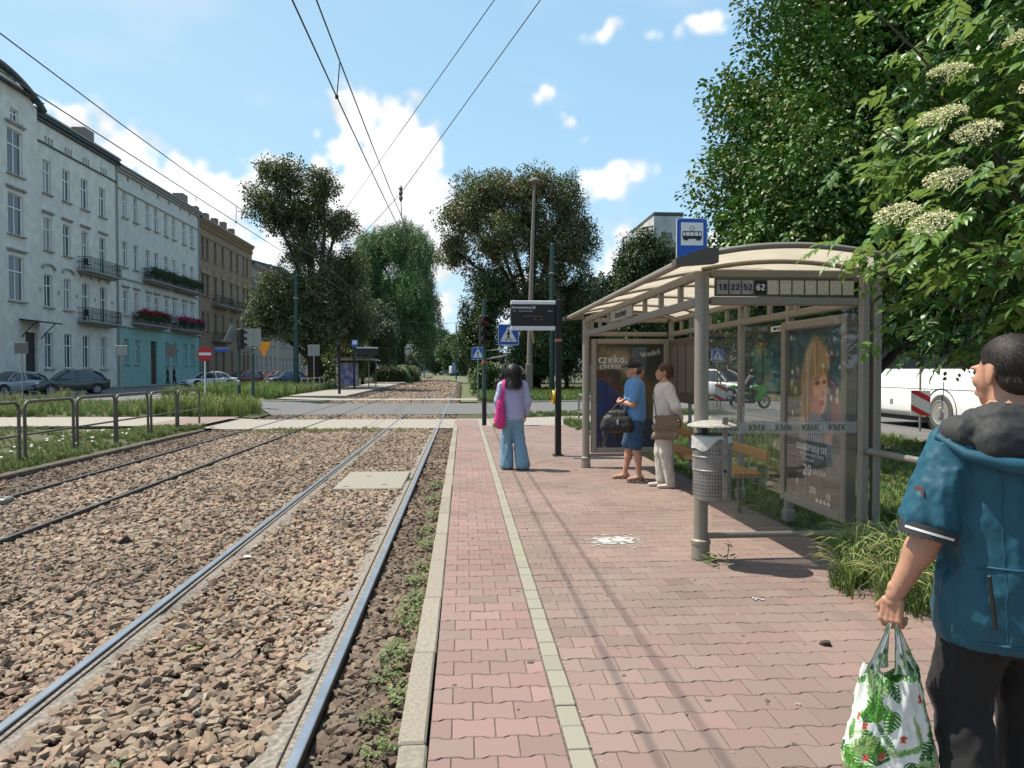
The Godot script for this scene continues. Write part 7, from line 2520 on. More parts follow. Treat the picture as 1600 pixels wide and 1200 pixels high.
func man_in_polo() -> void:
	var at := Vector3(2.50, 0, -10.38)
	var turn := 1.38
	var o := person("man in blue polo, denim shorts and dark cap with arms folded", at, turn)
	var la := Vector3(-0.10, 0.07, 0.06)
	var ra := Vector3(0.10, 0.07, -0.14)
	var lk := Vector3(-0.105, 0.50, 0.01)
	var rk := Vector3(0.10, 0.50, -0.08)
	var body := [cap(Vector3(-0.085, 0.88, 0), lk, 0.08, 0.058), cap(lk, lk.lerp(la, 0.4) + Vector3(0, 0, 0.015), 0.055, 0.056), cap(lk.lerp(la, 0.4) + Vector3(0, 0, 0.015), la, 0.052, 0.036), cap(Vector3(0.085, 0.88, 0), rk, 0.08, 0.058), cap(rk, rk.lerp(ra, 0.4) + Vector3(0, 0, 0.015), 0.055, 0.056), cap(rk.lerp(ra, 0.4) + Vector3(0, 0, 0.015), ra, 0.052, 0.036),
		cap(la + Vector3(0, -0.02, 0.04), la + Vector3(-0.01, -0.045, -0.15), 0.036, 0.024), cap(ra + Vector3(0, -0.02, 0.04), ra + Vector3(0.01, -0.045, -0.15), 0.036, 0.024),
		cap(Vector3(0, 1.02, 0), Vector3(0, 1.34, 0), 0.135, 0.15, Vector3(1, 1, 1.25)), cap(Vector3(-0.17, 1.415, 0), Vector3(0.17, 1.415, 0), 0.065), cap(Vector3(0, 1.40, 0), Vector3(0, 1.53, -0.01), 0.06),
		cap(Vector3(-0.21, 1.39, 0), Vector3(-0.265, 1.12, -0.04), 0.055, 0.046), cap(Vector3(-0.265, 1.12, -0.04), Vector3(-0.03, 1.145, -0.235), 0.046, 0.03),
		cap(Vector3(0.21, 1.39, 0), Vector3(0.265, 1.12, -0.04), 0.055, 0.046), cap(Vector3(0.265, 1.12, -0.04), Vector3(0.02, 1.12, -0.20), 0.046, 0.03)]
	var b := skin_net(body, 0.013, 0.03)
	var hc := Vector3(0, 1.60, -0.02)
	var look := Basis(Vector3.UP, 0.15)
	join(b, skin_net(head_prims(hc, look), 0.007, 0.018))
	join(b, skin_net(hand_prims(Vector3(-0.02, 1.145, -0.24), Vector3(1, 0.08, 0.05).normalized(), Vector3(0, -0.2, 1).normalized(), Vector3(0, 1, 0.1), 0.7), 0.006, 0.008))
	join(b, skin_net(hand_prims(Vector3(0.01, 1.12, -0.205), Vector3(-1, 0.05, 0.1).normalized(), Vector3(0, 0.3, 1).normalized(), Vector3(0, 1, 0.1), 0.7), 0.006, 0.008))
	put("body", b, M.skin, o)
	eyes(o, hc, look)
	put("polo_shirt", skin_net([cap(Vector3(0, 1.33, 0), Vector3(0, 0.96, 0), 0.185, 0.20, Vector3(1, 1, 1.22)), cap(Vector3(-0.17, 1.405, 0), Vector3(0.17, 1.405, 0), 0.078), cap(Vector3(-0.20, 1.385, 0), Vector3(-0.25, 1.20, -0.03), 0.082, 0.078), cap(Vector3(0.20, 1.385, 0), Vector3(0.25, 1.20, -0.03), 0.082, 0.078), cap(Vector3(0, 1.44, 0), Vector3(0, 1.475, 0), 0.074, 0.07)], 0.012, 0.03, 0.010, Vector3(8, 4, 8), [ball(Vector3(0, 1.53, -0.02), Vector3(0.066, 0.075, 0.07)), ball(Vector3(0, 0.73, 0), Vector3(0.5, 0.09, 0.5))], 5), cloth(Color(0.14, 0.32, 0.62), 0.9), o)
	put("shorts", skin_net([cap(Vector3(0, 0.95, 0), Vector3(0, 0.84, 0), 0.165, 0.165, Vector3(1, 1, 1.2)), cap(Vector3(-0.085, 0.82, 0), lk + Vector3(0, 0.03, 0), 0.115, 0.105), cap(Vector3(0.085, 0.82, 0), rk + Vector3(0, 0.03, 0), 0.115, 0.105)], 0.012, 0.025, 0.009, Vector3(9, 4, 9), [ball(Vector3(0, 0.30, -0.03), Vector3(0.5, 0.16, 0.5))], 6), cloth(Color(0.035, 0.085, 0.17), 0.95, 0.2), o)
	var cap_dark := cloth(Color(0.02, 0.018, 0.018))
	put("cap", skin_net([ball(hc + Vector3(0, 0.075, 0.015), Vector3(0.088, 0.068, 0.104)), cap(hc + look * Vector3(-0.03, 0.07, -0.09), hc + look * Vector3(-0.02, 0.055, -0.155), 0.04, 0.03, Vector3(1, 3.2, 1)), cap(hc + look * Vector3(0.03, 0.07, -0.09), hc + look * Vector3(0.02, 0.055, -0.155), 0.04, 0.03, Vector3(1, 3.2, 1))], 0.008, 0.01), cap_dark, o)
	put("hair", skin_net([ball(hc + Vector3(0, 0.0, 0.055), Vector3(0.082, 0.055, 0.07))], 0.008, 0.01, 0.004, Vector3(30, 30, 30)), mat(Color(0.05, 0.04, 0.035), 0.6), o)
	for f in [la, ra]:
		var p: Vector3 = f
		var sandal := MB.new().box(p + Vector3(0, -0.062, -0.045), Vector3(0.095, 0.022, 0.27), 0.01)
		for z in [-0.12, -0.07, 0.03]:
			sandal.tube([p + Vector3(-0.045, -0.055, z), p + Vector3(-0.03, -0.022 + z * 0.12, z), p + Vector3(0, -0.012 + z * 0.13, z), p + Vector3(0.03, -0.022 + z * 0.12, z), p + Vector3(0.045, -0.055, z)], 0.011, 6)
		put("sandal", sandal, mat(Color(0.09, 0.05, 0.03), 0.7), o)
	var bag := thing("handbag", "black handbag hanging from the folded arms of the man in blue", "bag", at, turn)
	var black := cloth(Color(0.013, 0.013, 0.014), 0.6)
	put("bag", skin_net([cap(Vector3(-0.16, 0.98, -0.34), Vector3(-0.17, 0.98, -0.16), 0.05, 0.05), cap(Vector3(-0.17, 0.88, -0.40), Vector3(-0.18, 0.88, -0.12), 0.075, 0.075), cap(Vector3(-0.18, 0.79, -0.42), Vector3(-0.19, 0.79, -0.10), 0.085, 0.085)], 0.010, 0.05, 0.004, Vector3(9, 9, 9), [], 8), black, bag)
	put("strap", MB.new().tube([Vector3(-0.17, 0.99, -0.36), Vector3(-0.16, 1.10, -0.27), Vector3(-0.155, 1.185, -0.14), Vector3(-0.16, 1.17, -0.08), Vector3(-0.17, 0.99, -0.14)], 0.011, 7), black, bag)
	put("clasp", MB.new().box(Vector3(-0.258, 0.86, -0.25), Vector3(0.04, 0.07, 0.03), 0.006), M.rim, bag)


func woman_in_white() -> void:
	var at := Vector3(2.76, 0, -9.70)
	var turn := 1.45
	var o := person("woman in white blouse and cream trousers with hands behind her back", at, turn)
	var la := Vector3(-0.085, 0.07, 0.05)
	var ra := Vector3(0.085, 0.07, -0.05)
	var lk := Vector3(-0.09, 0.49, 0.0)
	var rk := Vector3(0.09, 0.49, -0.05)
	var body := [cap(Vector3(-0.09, 0.90, 0), lk, 0.09, 0.056), cap(lk, la, 0.054, 0.036), cap(Vector3(0.09, 0.90, 0), rk, 0.09, 0.056), cap(rk, ra, 0.054, 0.036), cap(la + Vector3(0, -0.03, 0.03), la + Vector3(0, -0.045, -0.13), 0.034, 0.024), cap(ra + Vector3(0, -0.03, 0.03), ra + Vector3(0, -0.045, -0.13), 0.034, 0.024),
		cap(Vector3(0, 0.96, 0), Vector3(0, 1.34, 0), 0.135, 0.145, Vector3(1, 1, 1.2)), cap(Vector3(-0.15, 1.385, 0), Vector3(0.15, 1.385, 0), 0.055), cap(Vector3(0, 1.38, 0), Vector3(0, 1.50, -0.015), 0.052),
		cap(Vector3(-0.185, 1.37, 0), Vector3(-0.25, 1.12, 0.10), 0.046, 0.04), cap(Vector3(-0.25, 1.12, 0.10), Vector3(-0.06, 0.93, 0.205), 0.038, 0.026), cap(Vector3(0.185, 1.37, 0), Vector3(0.25, 1.12, 0.10), 0.046, 0.04), cap(Vector3(0.25, 1.12, 0.10), Vector3(0.05, 0.93, 0.215), 0.038, 0.026)]
	var b := skin_net(body, 0.013, 0.03)
	var hc := Vector3(0, 1.575, -0.03)
	join(b, skin_net(head_prims(hc, Basis.IDENTITY, 0.95), 0.007, 0.018))
	join(b, skin_net(hand_prims(Vector3(-0.06, 0.925, 0.21), Vector3(0.6, -0.75, 0.1).normalized(), Vector3(0.1, 0.1, -1).normalized(), Vector3(0.75, 0.6, 0.1).normalized(), 0.6, 0.92), 0.006, 0.008))
	join(b, skin_net(hand_prims(Vector3(0.05, 0.925, 0.22), Vector3(-0.6, -0.75, 0.1).normalized(), Vector3(0.1, 0.1, -1).normalized(), Vector3(-0.75, 0.6, 0.1).normalized(), 0.6, 0.92), 0.006, 0.008))
	put("body", b, M.skin, o)
	eyes(o, hc, Basis.IDENTITY, 0.95)
	put("blouse", skin_net([cap(Vector3(0, 1.30, -0.01), Vector3(0, 0.93, 0.0), 0.17, 0.185, Vector3(1, 1, 1.15)), cap(Vector3(-0.15, 1.38, 0), Vector3(0.15, 1.38, 0), 0.07), cap(Vector3(-0.18, 1.365, 0), Vector3(-0.255, 1.12, 0.10), 0.07, 0.066), cap(Vector3(-0.255, 1.12, 0.10), Vector3(-0.10, 0.965, 0.19), 0.062, 0.044), cap(Vector3(0.18, 1.365, 0), Vector3(0.255, 1.12, 0.10), 0.07, 0.066), cap(Vector3(0.255, 1.12, 0.10), Vector3(0.09, 0.965, 0.20), 0.062, 0.044)], 0.012, 0.03, 0.010, Vector3(8, 4, 8), [ball(Vector3(0, 1.49, -0.05), Vector3(0.075, 0.09, 0.09)), ball(Vector3(0, 0.72, 0), Vector3(0.5, 0.11, 0.5))], 15), cloth(Color(0.74, 0.67, 0.63), 0.9), o)
	put("trousers", skin_net([cap(Vector3(0, 0.92, 0), Vector3(0, 0.83, 0), 0.15, 0.15, Vector3(1, 1, 1.15)), cap(Vector3(-0.075, 0.82, 0), lk, 0.108, 0.085), cap(lk, la + Vector3(0, 0.02, 0.01), 0.083, 0.066), cap(Vector3(0.075, 0.82, 0), rk, 0.108, 0.085), cap(rk, ra + Vector3(0, 0.02, 0.01), 0.083, 0.066)], 0.012, 0.025, 0.010, Vector3(9, 3, 9), [], 16), cloth(Color(0.60, 0.54, 0.47), 0.9), o)
	var hm := mat(Color(0.085, 0.04, 0.022), 0.5)
	var locks := put("hair", skin_net([ball(hc + Vector3(0, 0.045, 0.025), Vector3(0.082, 0.088, 0.094)), ball(hc + Vector3(0, -0.02, 0.06), Vector3(0.078, 0.072, 0.056))], 0.008, 0.02, 0.004, Vector3(24, 12, 24), [], 5), hm, o)
	put("strands", strands(hc + Vector3(0, 0.035, 0.03), Vector3(0.090, 0.096, 0.100), Basis.IDENTITY, 2200, 0.09, 0.0025, 6, 0.3, -0.1, 0.08), hm, locks)
	for f in [la, ra]:
		var p: Vector3 = f
		put("shoe", skin_net([cap(p + Vector3(0, -0.035, 0.04), p + Vector3(0, -0.045, -0.14), 0.042, 0.032, Vector3(1, 1.2, 1))], 0.009, 0.01, 0.0, Vector3.ONE, [ball(p + Vector3(0, -0.37, -0.05), Vector3(0.4, 0.30, 0.4))]), cloth(Color(0.60, 0.52, 0.48)), o)
	var bag := thing("shoulder_bag", "taupe shoulder bag worn across by the woman in white", "bag", at, turn)
	var tan := cloth(Color(0.25, 0.17, 0.115), 0.6)
	put("bag", skin_net([cap(Vector3(-0.215, 0.98, -0.16), Vector3(-0.215, 0.98, 0.12), 0.025, 0.025), cap(Vector3(-0.22, 0.72, -0.17), Vector3(-0.22, 0.72, 0.11), 0.045, 0.045), cap(Vector3(-0.22, 0.85, -0.17), Vector3(-0.22, 0.85, 0.12), 0.035, 0.035)], 0.009, 0.11, 0.003, Vector3(9, 9, 9)), tan, bag)
	put("flap", MB.new().box(Vector3(-0.258, 0.93, -0.02), Vector3(0.012, 0.14, 0.30), 0.005), tan, bag)
	put("strap", MB.new().tube([Vector3(-0.215, 0.99, -0.15), Vector3(-0.17, 1.12, -0.165), Vector3(-0.06, 1.26, -0.175), Vector3(0.06, 1.38, -0.12), Vector3(0.11, 1.455, 0.0), Vector3(0.05, 1.36, 0.14), Vector3(-0.10, 1.15, 0.185), Vector3(-0.215, 0.99, 0.12)], 0.010, 6), tan, bag)


func leaf_print() -> ImageTexture:
	var n := 256
	var im := Image.create(n, n, false, Image.FORMAT_RGB8)
	im.fill(Color(0.90, 0.91, 0.89))
	var r := RandomNumberGenerator.new()
	r.seed = 12
	var paint := func(cx: float, cy: float, len_: float, wid: float, a: float, col: Color, notch: float):
		for y in range(int(cy - len_), int(cy + len_) + 1):
			for x in range(int(cx - len_), int(cx + len_) + 1):
				var p := Vector2(x - cx, y - cy).rotated(-a)
				var t := p.x / len_
				if absf(t) > 1.0:
					continue
				var w := wid * sqrt(1.0 - t * t) * (1.0 - 0.35 * t)
				if absf(p.y) > w:
					continue
				if notch > 0.0 and absf(p.y) > w * 0.3 and sin((p.x - absf(p.y) * 0.7) * notch) > 0.62:
					continue
				var c := col
				if absf(p.y) < 0.8:
					c = col.lerp(Color.WHITE, 0.4)
				im.set_pixel(posmod(x, n), posmod(y, n), c * (0.88 + 0.24 * absf(p.y) / maxf(w, 0.1)))
	for i in 78:
		var g: Color = [Color(0.20, 0.47, 0.12), Color(0.30, 0.58, 0.16), Color(0.52, 0.66, 0.36), Color(0.14, 0.36, 0.12), Color(0.62, 0.74, 0.50)][r.randi() % 5]
		var big := r.randf() < 0.6
		paint.call(r.randf() * n, r.randf() * n, r.randf_range(17, 30), r.randf_range(10, 17) if big else r.randf_range(3.5, 6), r.randf() * TAU, g, 0.9 if big else 1.5)
	for i in 13:
		var x := r.randf() * n
		var y := r.randf() * n
		for k in 4:
			paint.call(x, y, 7.0, 1.8, -1.0 - k * 0.45, Color(0.70, 0.16, 0.10), 0.0)
	return ImageTexture.create_from_image(im)


# points of a skin's back: down a vertical line, or round at one height
func surface_line(b: MB, x: float, y0: float, y1: float) -> Array:
	var out := []
	var steps := 26
	for i in steps:
		var y := lerpf(y0, y1, i / (steps - 1.0))
		var best := Vector3(x, y, -9)
		for p in b.v:
			if absf(p.x - x) < 0.008 and absf(p.y - y) < 0.008 and p.z > best.z:
				best = p
		if best.z > -1:
			out.append(best)
	return out


func surface_belt(b: MB, y: float) -> Array:
	var out := []
	for i in 25:
		var x := lerpf(-0.20, 0.20, i / 24.0)
		var best := Vector3(x, y, -9)
		for p in b.v:
			if absf(p.x - x) < 0.008 and absf(p.y - y) < 0.008 and p.z > best.z:
				best = p
		if best.z > -1:
			out.append(best)
	return out


# hair as separate strands lying over a skull, combed along flow
func strands(c: Vector3, r: Vector3, turn: Basis, count: int, length: float, width: float, seed_: int, fall: float, keep_front: float, wave := 0.0) -> MB:
	var g := RandomNumberGenerator.new()
	g.seed = seed_
	var b := MB.new()
	for i in count:
		var d := Vector3(g.randfn(), g.randfn(), g.randfn()).normalized()
		if d.y < -0.45 or (d.z < keep_front and d.y < 0.45) or (d.z < -0.75 and d.y < 0.75):
			continue
		var p := d * g.randf_range(0.96, 1.03)
		var flow := Vector3(d.x * 0.5 + g.randfn(0, 0.25), -0.35 - fall, 0.75 + g.randfn(0, 0.25))
		var w := width * g.randf_range(0.6, 1.3)
		var last := []
		var phase := g.randf() * TAU
		var n := 5
		for k in n + 1:
			var up := p.normalized()
			var at := c + turn * (p * r)
			var side := (turn * flow.cross(up)).normalized() * w * (1.0 - 0.75 * k / n)
			if k > 0:
				b.quad_out(last[0], last[1], at + side, at - side, turn * up)
			last = [at - side, at + side]
			var f := (flow - up * flow.dot(up) * (0.9 if p.y > -0.6 else 0.2)).normalized()
			p += f * length / n / r.y
			p += Vector3(sin(phase + k * 1.6), 0, cos(phase + k * 1.3)) * wave
			if p.length() < 1.0:
				p = p.normalized() * 1.0
			flow.y -= fall * 0.5
	return b


func man_in_jacket() -> void:
	var at := Vector3(1.845, 0, -2.30)
	var turn := -0.10
	var o := person("man in teal jacket and black trousers seen from behind carrying a bag", at, turn)
	var lk := Vector3(-0.13, 0.50, -0.06)
	var la := Vector3(-0.15, 0.08, 0.08)
	var rk := Vector3(0.11, 0.50, -0.08)
	var ra := Vector3(0.12, 0.08, -0.10)
	var elbow := Vector3(-0.275, 1.085, 0.02)
	var wrist := Vector3(-0.372, 0.842, -0.03)
	var body := [cap(Vector3(-0.10, 0.90, 0), lk, 0.09, 0.06), cap(lk, la, 0.055, 0.038), cap(Vector3(0.10, 0.90, 0), rk, 0.09, 0.06), cap(rk, ra, 0.055, 0.038), cap(la + Vector3(0, -0.03, 0.04), la + Vector3(0, -0.05, -0.15), 0.036, 0.026), cap(ra + Vector3(0, -0.03, 0.04), ra + Vector3(0, -0.05, -0.15), 0.036, 0.026),
		cap(Vector3(0, 0.96, 0), Vector3(0, 1.36, 0), 0.15, 0.165, Vector3(1, 1, 1.3)), cap(Vector3(-0.16, 1.375, 0), Vector3(0.16, 1.375, 0), 0.06), cap(Vector3(0, 1.38, 0.01), Vector3(0, 1.53, 0.0), 0.062, 0.060),
		cap(Vector3(-0.195, 1.355, 0), elbow, 0.056, 0.046), cap(elbow, elbow.lerp(wrist, 0.3), 0.044, 0.045), cap(elbow.lerp(wrist, 0.3), wrist, 0.045, 0.0285),
		cap(Vector3(0.195, 1.355, 0), Vector3(0.28, 1.11, 0.02), 0.056, 0.046), cap(Vector3(0.28, 1.11, 0.02), Vector3(0.30, 0.87, -0.12), 0.044, 0.028)]
	var b := skin_net(body, 0.011, 0.03)
	var hc := Vector3(-0.02, 1.605, -0.02)
	var look := Basis(Vector3.UP, 0.28) * Basis(Vector3.RIGHT, -0.05)
	join(b, skin_net(head_prims(hc, look), 0.004, 0.016))
	var dir := Vector3(-0.12, -1, -0.06).normalized()
	join(b, skin_net(hand_prims(wrist, dir, Vector3(0.75, 0, -0.6).normalized(), Vector3(-0.6, 0, -0.75).normalized(), 1.75), 0.0032, 0.007))
	join(b, skin_net(hand_prims(Vector3(0.30, 0.865, -0.12), Vector3(0.05, -1, -0.3).normalized(), Vector3(-1, 0, 0), Vector3(0, -0.25, -1).normalized(), 0.8), 0.005, 0.008))
	put("body", b, M.skin, o)
	eyes(o, hc, look)
	var teal := cloth(Color(0.004, 0.085, 0.138), 0.6, 0.18)
	var jacket := [cap(Vector3(0, 1.26, 0.01), Vector3(0, 0.80, 0.01), 0.208, 0.245, Vector3(1, 1, 1.32)), cap(Vector3(-0.16, 1.365, 0.005), Vector3(0.16, 1.365, 0.005), 0.082), cap(Vector3(-0.19, 1.345, 0), Vector3(-0.275, 1.125, 0.015), 0.086, 0.096), cap(Vector3(0.19, 1.345, 0), Vector3(0.28, 1.125, 0.015), 0.086, 0.094)]
	var shell := skin_net(jacket, 0.009, 0.035, 0.010, Vector3(6.5, 2.2, 6.5), [ball(Vector3(0, 1.56, -0.03), Vector3(0.10, 0.14, 0.11)), ball(Vector3(0, 0.56, 0), Vector3(0.7, 0.16, 0.7)), cap(Vector3(-0.268, 1.06, 0.015), Vector3(-0.285, 1.0, 0.02), 0.07, 0.10), cap(Vector3(0.28, 1.06, 0.015), Vector3(0.29, 1.0, 0.02), 0.07, 0.10)], 21, 0.006)
	put("jacket", shell, teal, o)
	for line in [[-0.125, 0.76, 1.29], [0.07, 0.76, 1.29]]:
		put("seam", MB.new().tube(surface_line(shell, line[0], line[1], line[2]), 0.0022, 5), teal, o)
	put("drawcord_hem", MB.new().tube(surface_belt(shell, 0.985), 0.0045, 5), teal, o)
	put("hem", MB.new().tube(surface_belt(shell, 0.735), 0.006, 5), teal, o)
	var grey := cloth(Color(0.028, 0.029, 0.031), 0.75, 0.15)
	put("hood", skin_net([cap(Vector3(-0.19, 1.40, 0.03), Vector3(0.19, 1.40, 0.03), 0.066, 0.066), cap(Vector3(-0.10, 1.44, 0.07), Vector3(0.10, 1.44, 0.07), 0.06, 0.06), cap(Vector3(-0.10, 1.44, -0.05), Vector3(-0.085, 1.455, 0.05), 0.042, 0.05), cap(Vector3(0.10, 1.44, -0.05), Vector3(0.085, 1.455, 0.05), 0.042, 0.05), cap(Vector3(-0.13, 1.375, 0.125), Vector3(0.13, 1.375, 0.125), 0.055, 0.055, Vector3(1, 0.85, 1.3))], 0.007, 0.04, 0.005, Vector3(7, 7, 7), [ball(Vector3(0, 1.57, -0.03), Vector3(0.088, 0.12, 0.10))], 23, 0.004), grey, o)
	# the hem of the turned-back hood, piping, cuff strap, pocket zip and badges
	put("hood_edge", MB.new().tube([Vector3(-0.262, 1.395, 0.02), Vector3(-0.215, 1.345, 0.10), Vector3(-0.12, 1.318, 0.165), Vector3(0, 1.305, 0.186), Vector3(0.12, 1.318, 0.165), Vector3(0.215, 1.345, 0.10), Vector3(0.262, 1.395, 0.02)], [0.012, 0.020, 0.026, 0.028, 0.026, 0.020, 0.012], 8), teal, o)
	var cuff := []
	var ring_at := Vector3(-0.277, 1.070, 0.016)
	var axis := Vector3(-0.28, -1, 0.05).normalized()
	var e1 := axis.cross(Vector3.BACK).normalized()
	var e2 := axis.cross(e1)
	for h in [-0.022, 0.022]:
		var row := []
		for k in 8:
			var a := -1.95 + k * 0.30
			row.append(ring_at + axis * h + (e1 * cos(a) + e2 * sin(a)) * 0.104)
		cuff.append(row)
	put("cuff_strap", MB.new().loft(cuff, false, false), grey, o)
	var stripe := []
	for h in [-0.004, 0.004]:
		var row := []
		for k in 6:
			var a := -1.75 + k * 0.30
			row.append(ring_at + axis * h + (e1 * cos(a) + e2 * sin(a)) * 0.1055)
		stripe.append(row)
	put("cuff_stripe", MB.new().loft(stripe, false, false), M.white, o)
	put("pocket_zip", MB.new().box(Vector3(-0.165, 0.885, 0.168), Vector3(0.012, 0.17, 0.014), 0.003, Basis(Vector3.UP, -0.6) * Basis(Vector3.FORWARD, -0.12)), M.black, o)
	put("badge", MB.new().lathe([Vector2(0.024, 0), Vector2(0.024, 0.004), Vector2(0, 0.005)], 14, Transform3D(Basis(Vector3.FORWARD, -PI / 2) * Basis(Vector3.RIGHT, 0.2), Vector3(-0.330, 1.21, 0.045))), mat(Color(0.10, 0.05, 0.055), 0.6), o)
	put("trousers", skin_net([cap(Vector3(0, 0.92, 0), Vector3(0, 0.82, 0), 0.165, 0.168, Vector3(1, 1, 1.2)), cap(Vector3(-0.09, 0.82, 0), lk, 0.118, 0.095), cap(lk, la + Vector3(0, 0.02, 0), 0.092, 0.082), cap(Vector3(0.09, 0.82, 0), rk, 0.118, 0.095), cap(rk, ra + Vector3(0, 0.02, 0), 0.092, 0.082)], 0.011, 0.025, 0.012, Vector3(8, 5, 8), [], 24), cloth(Color(0.010, 0.010, 0.011), 0.85), o)
	var hm := mat(Color(0.022, 0.015, 0.011), 0.65)
	var hair := put("hair", skin_net([ball(hc + look * Vector3(0, 0.050, 0.030), Vector3(0.082, 0.083, 0.096)), ball(hc + look * Vector3(0, -0.015, 0.064), Vector3(0.074, 0.062, 0.054))], 0.005, 0.02, 0.0, Vector3.ONE, [ball(hc + look * Vector3(0, -0.03, -0.10), Vector3(0.10, 0.09, 0.085))], 25), hm, o)
	put("strands", strands(hc + look * Vector3(0, 0.042, 0.034), Vector3(0.086, 0.090, 0.100), look, 5200, 0.045, 0.0011, 3, 0.25, 0.0, 0.02), hm, hair)
	for f in [la, ra]:
		var p: Vector3 = f
		put("shoe", skin_net([cap(p + Vector3(0, -0.04, 0.04), p + Vector3(0, -0.05, -0.16), 0.05, 0.038, Vector3(1, 1.1, 1))], 0.010, 0.01, 0.0, Vector3.ONE, [ball(p + Vector3(0, -0.38, -0.05), Vector3(0.4, 0.30, 0.4))]), cloth(Color(0.02, 0.02, 0.02)), o)
	# carrier bag: a gathered film with four straps running up into the fist
	var bag := thing("carrier_bag", "white plastic carrier bag printed with green leaves in the man's hand", "bag", at, turn)
	var film := mat(Color.WHITE, 0.35)
	film.albedo_texture = leaf_print()
	film.uv1_scale = Vector3(1.3, 0.8, 1)
	film.backlight_enabled = true
	film.backlight = Color(0.35, 0.35, 0.35)
	film.cull_mode = BaseMaterial3D.CULL_DISABLED
	var grip := wrist + dir * 0.105 + Vector3(0.012, 0, -0.005)
	var c := Vector3(grip.x - 0.01, 0, grip.z + 0.01)
	var rows := []
	var wob := FastNoiseLite.new()
	wob.frequency = 1.0
	var n := 72
	for i in 22:
		var t := i / 21.0
		var y := lerpf(0.555, 0.20, t)
		var wide := lerpf(0.075, 0.150, pow(clampf(t / 0.75, 0, 1), 0.8)) * (1.0 if t < 0.85 else 1.0 - 1.1 * pow((t - 0.85) / 0.15, 2.0) * 0.5)
		var deep := lerpf(0.030, 0.085, pow(clampf(t / 0.8, 0, 1), 0.7)) * (1.0 if t < 0.85 else 1.0 - 0.5 * pow((t - 0.85) / 0.15, 2.0))
		var row := []
		for k in n:
			var a := TAU * k / n
			var crease := (0.5 - absf(wob.get_noise_2d(k * 0.55, t * 1.6))) * 0.030 * (1.2 - t * 0.5) + wob.get_noise_2d(k * 1.6, t * 5.0) * 0.010
			if k > n - 8:
				crease = lerpf(crease, (0.5 - absf(wob.get_noise_2d((k - n) * 0.55, t * 1.6))) * 0.030 * (1.2 - t * 0.5), (k - n + 8) / 8.0)
			var edge := 0.0
			if t < 0.22:
				edge = (0.22 - t) / 0.22 * 0.05 * absf(cos(a))
			row.append(c + Vector3(cos(a) * (wide + crease), y + edge, -sin(a) * (deep + crease)))
		rows.append(row)
	rows.reverse()
	put("bag", MB.new().loft(rows, true, false), film, bag)
	for s in [[-0.075, 0.025], [-0.02, -0.028], [0.025, 0.03], [0.08, -0.01]]:
		var foot := c + Vector3(s[0], 0.58, s[1])
		var hold := grip + Vector3(s[0] * 0.16, 0.012, s[1] * 0.5)
		var strip := []
		for i in 8:
			var t := i / 7.0
			var p := foot.lerp(hold, t)
			var w := lerpf(0.030, 0.007, pow(t, 0.7))
			strip.append([p + Vector3(-w, 0, 0.004), p + Vector3(-w * 0.3, 0, -0.006), p + Vector3(w * 0.3, 0, 0.007), p + Vector3(w, 0, -0.004)])
		put("handle", MB.new().loft(strip, false, false), film, bag)


func far_people() -> void:
	var i := 0
	for p in [[Vector3(-30.4, 0.09, -76.4), Color(0.03, 0.035, 0.06), Color(0.05, 0.07, 0.13), "person in dark clothes walking past the turquoise house, nearer the door"], [Vector3(-30.4, 0.09, -78.1), Color(0.018, 0.018, 0.02), Color(0.03, 0.032, 0.04), "person in black walking past the turquoise house, right of the other"]]:
		var o := person(p[3], p[0], -1.3 + i * 0.2)
		simple_body(o, p[1], p[2], 0.0)
		i += 1
	var r := person("motorcyclist in black leathers and helmet on the green motorbike", Vector3(11.9, -0.03, -29.2), -PI / 2 + 0.25)
	var prims := [cap(Vector3(0, 0.85, 0.30), Vector3(0, 1.28, -0.02), 0.15, 0.16), cap(Vector3(-0.17, 1.32, -0.03), Vector3(0.17, 1.32, -0.03), 0.07), cap(Vector3(0, 1.32, -0.05), Vector3(0, 1.42, -0.10), 0.06)]
	for x in [-1.0, 1.0]:
		prims.append_array([cap(Vector3(x * 0.11, 0.83, 0.28), Vector3(x * 0.22, 0.72, -0.16), 0.095, 0.07), cap(Vector3(x * 0.22, 0.72, -0.16), Vector3(x * 0.2, 0.36, 0.12), 0.065, 0.05), cap(Vector3(x * 0.2, 0.35, 0.12), Vector3(x * 0.2, 0.31, -0.06), 0.045, 0.04), cap(Vector3(x * 0.21, 1.30, -0.03), Vector3(x * 0.32, 1.08, -0.16), 0.06, 0.05), cap(Vector3(x * 0.32, 1.08, -0.16), Vector3(x * 0.30, 1.0, -0.36), 0.048, 0.04), cap(Vector3(x * 0.30, 1.0, -0.36), Vector3(x * 0.26, 0.99, -0.40), 0.042, 0.036)])
	put("body", skin_net(prims, 0.022, 0.04), cloth(Color(0.014, 0.014, 0.016), 0.5), r)
	put("helmet", skin_net([ball(Vector3(0, 1.52, -0.13), Vector3(0.135, 0.145, 0.155))], 0.02, 0.03), mat(Color(0.02, 0.02, 0.022), 0.2), r)
	put("visor", skin_net([ball(Vector3(0, 1.53, -0.20), Vector3(0.11, 0.06, 0.10))], 0.015, 0.03), M.pane, r)


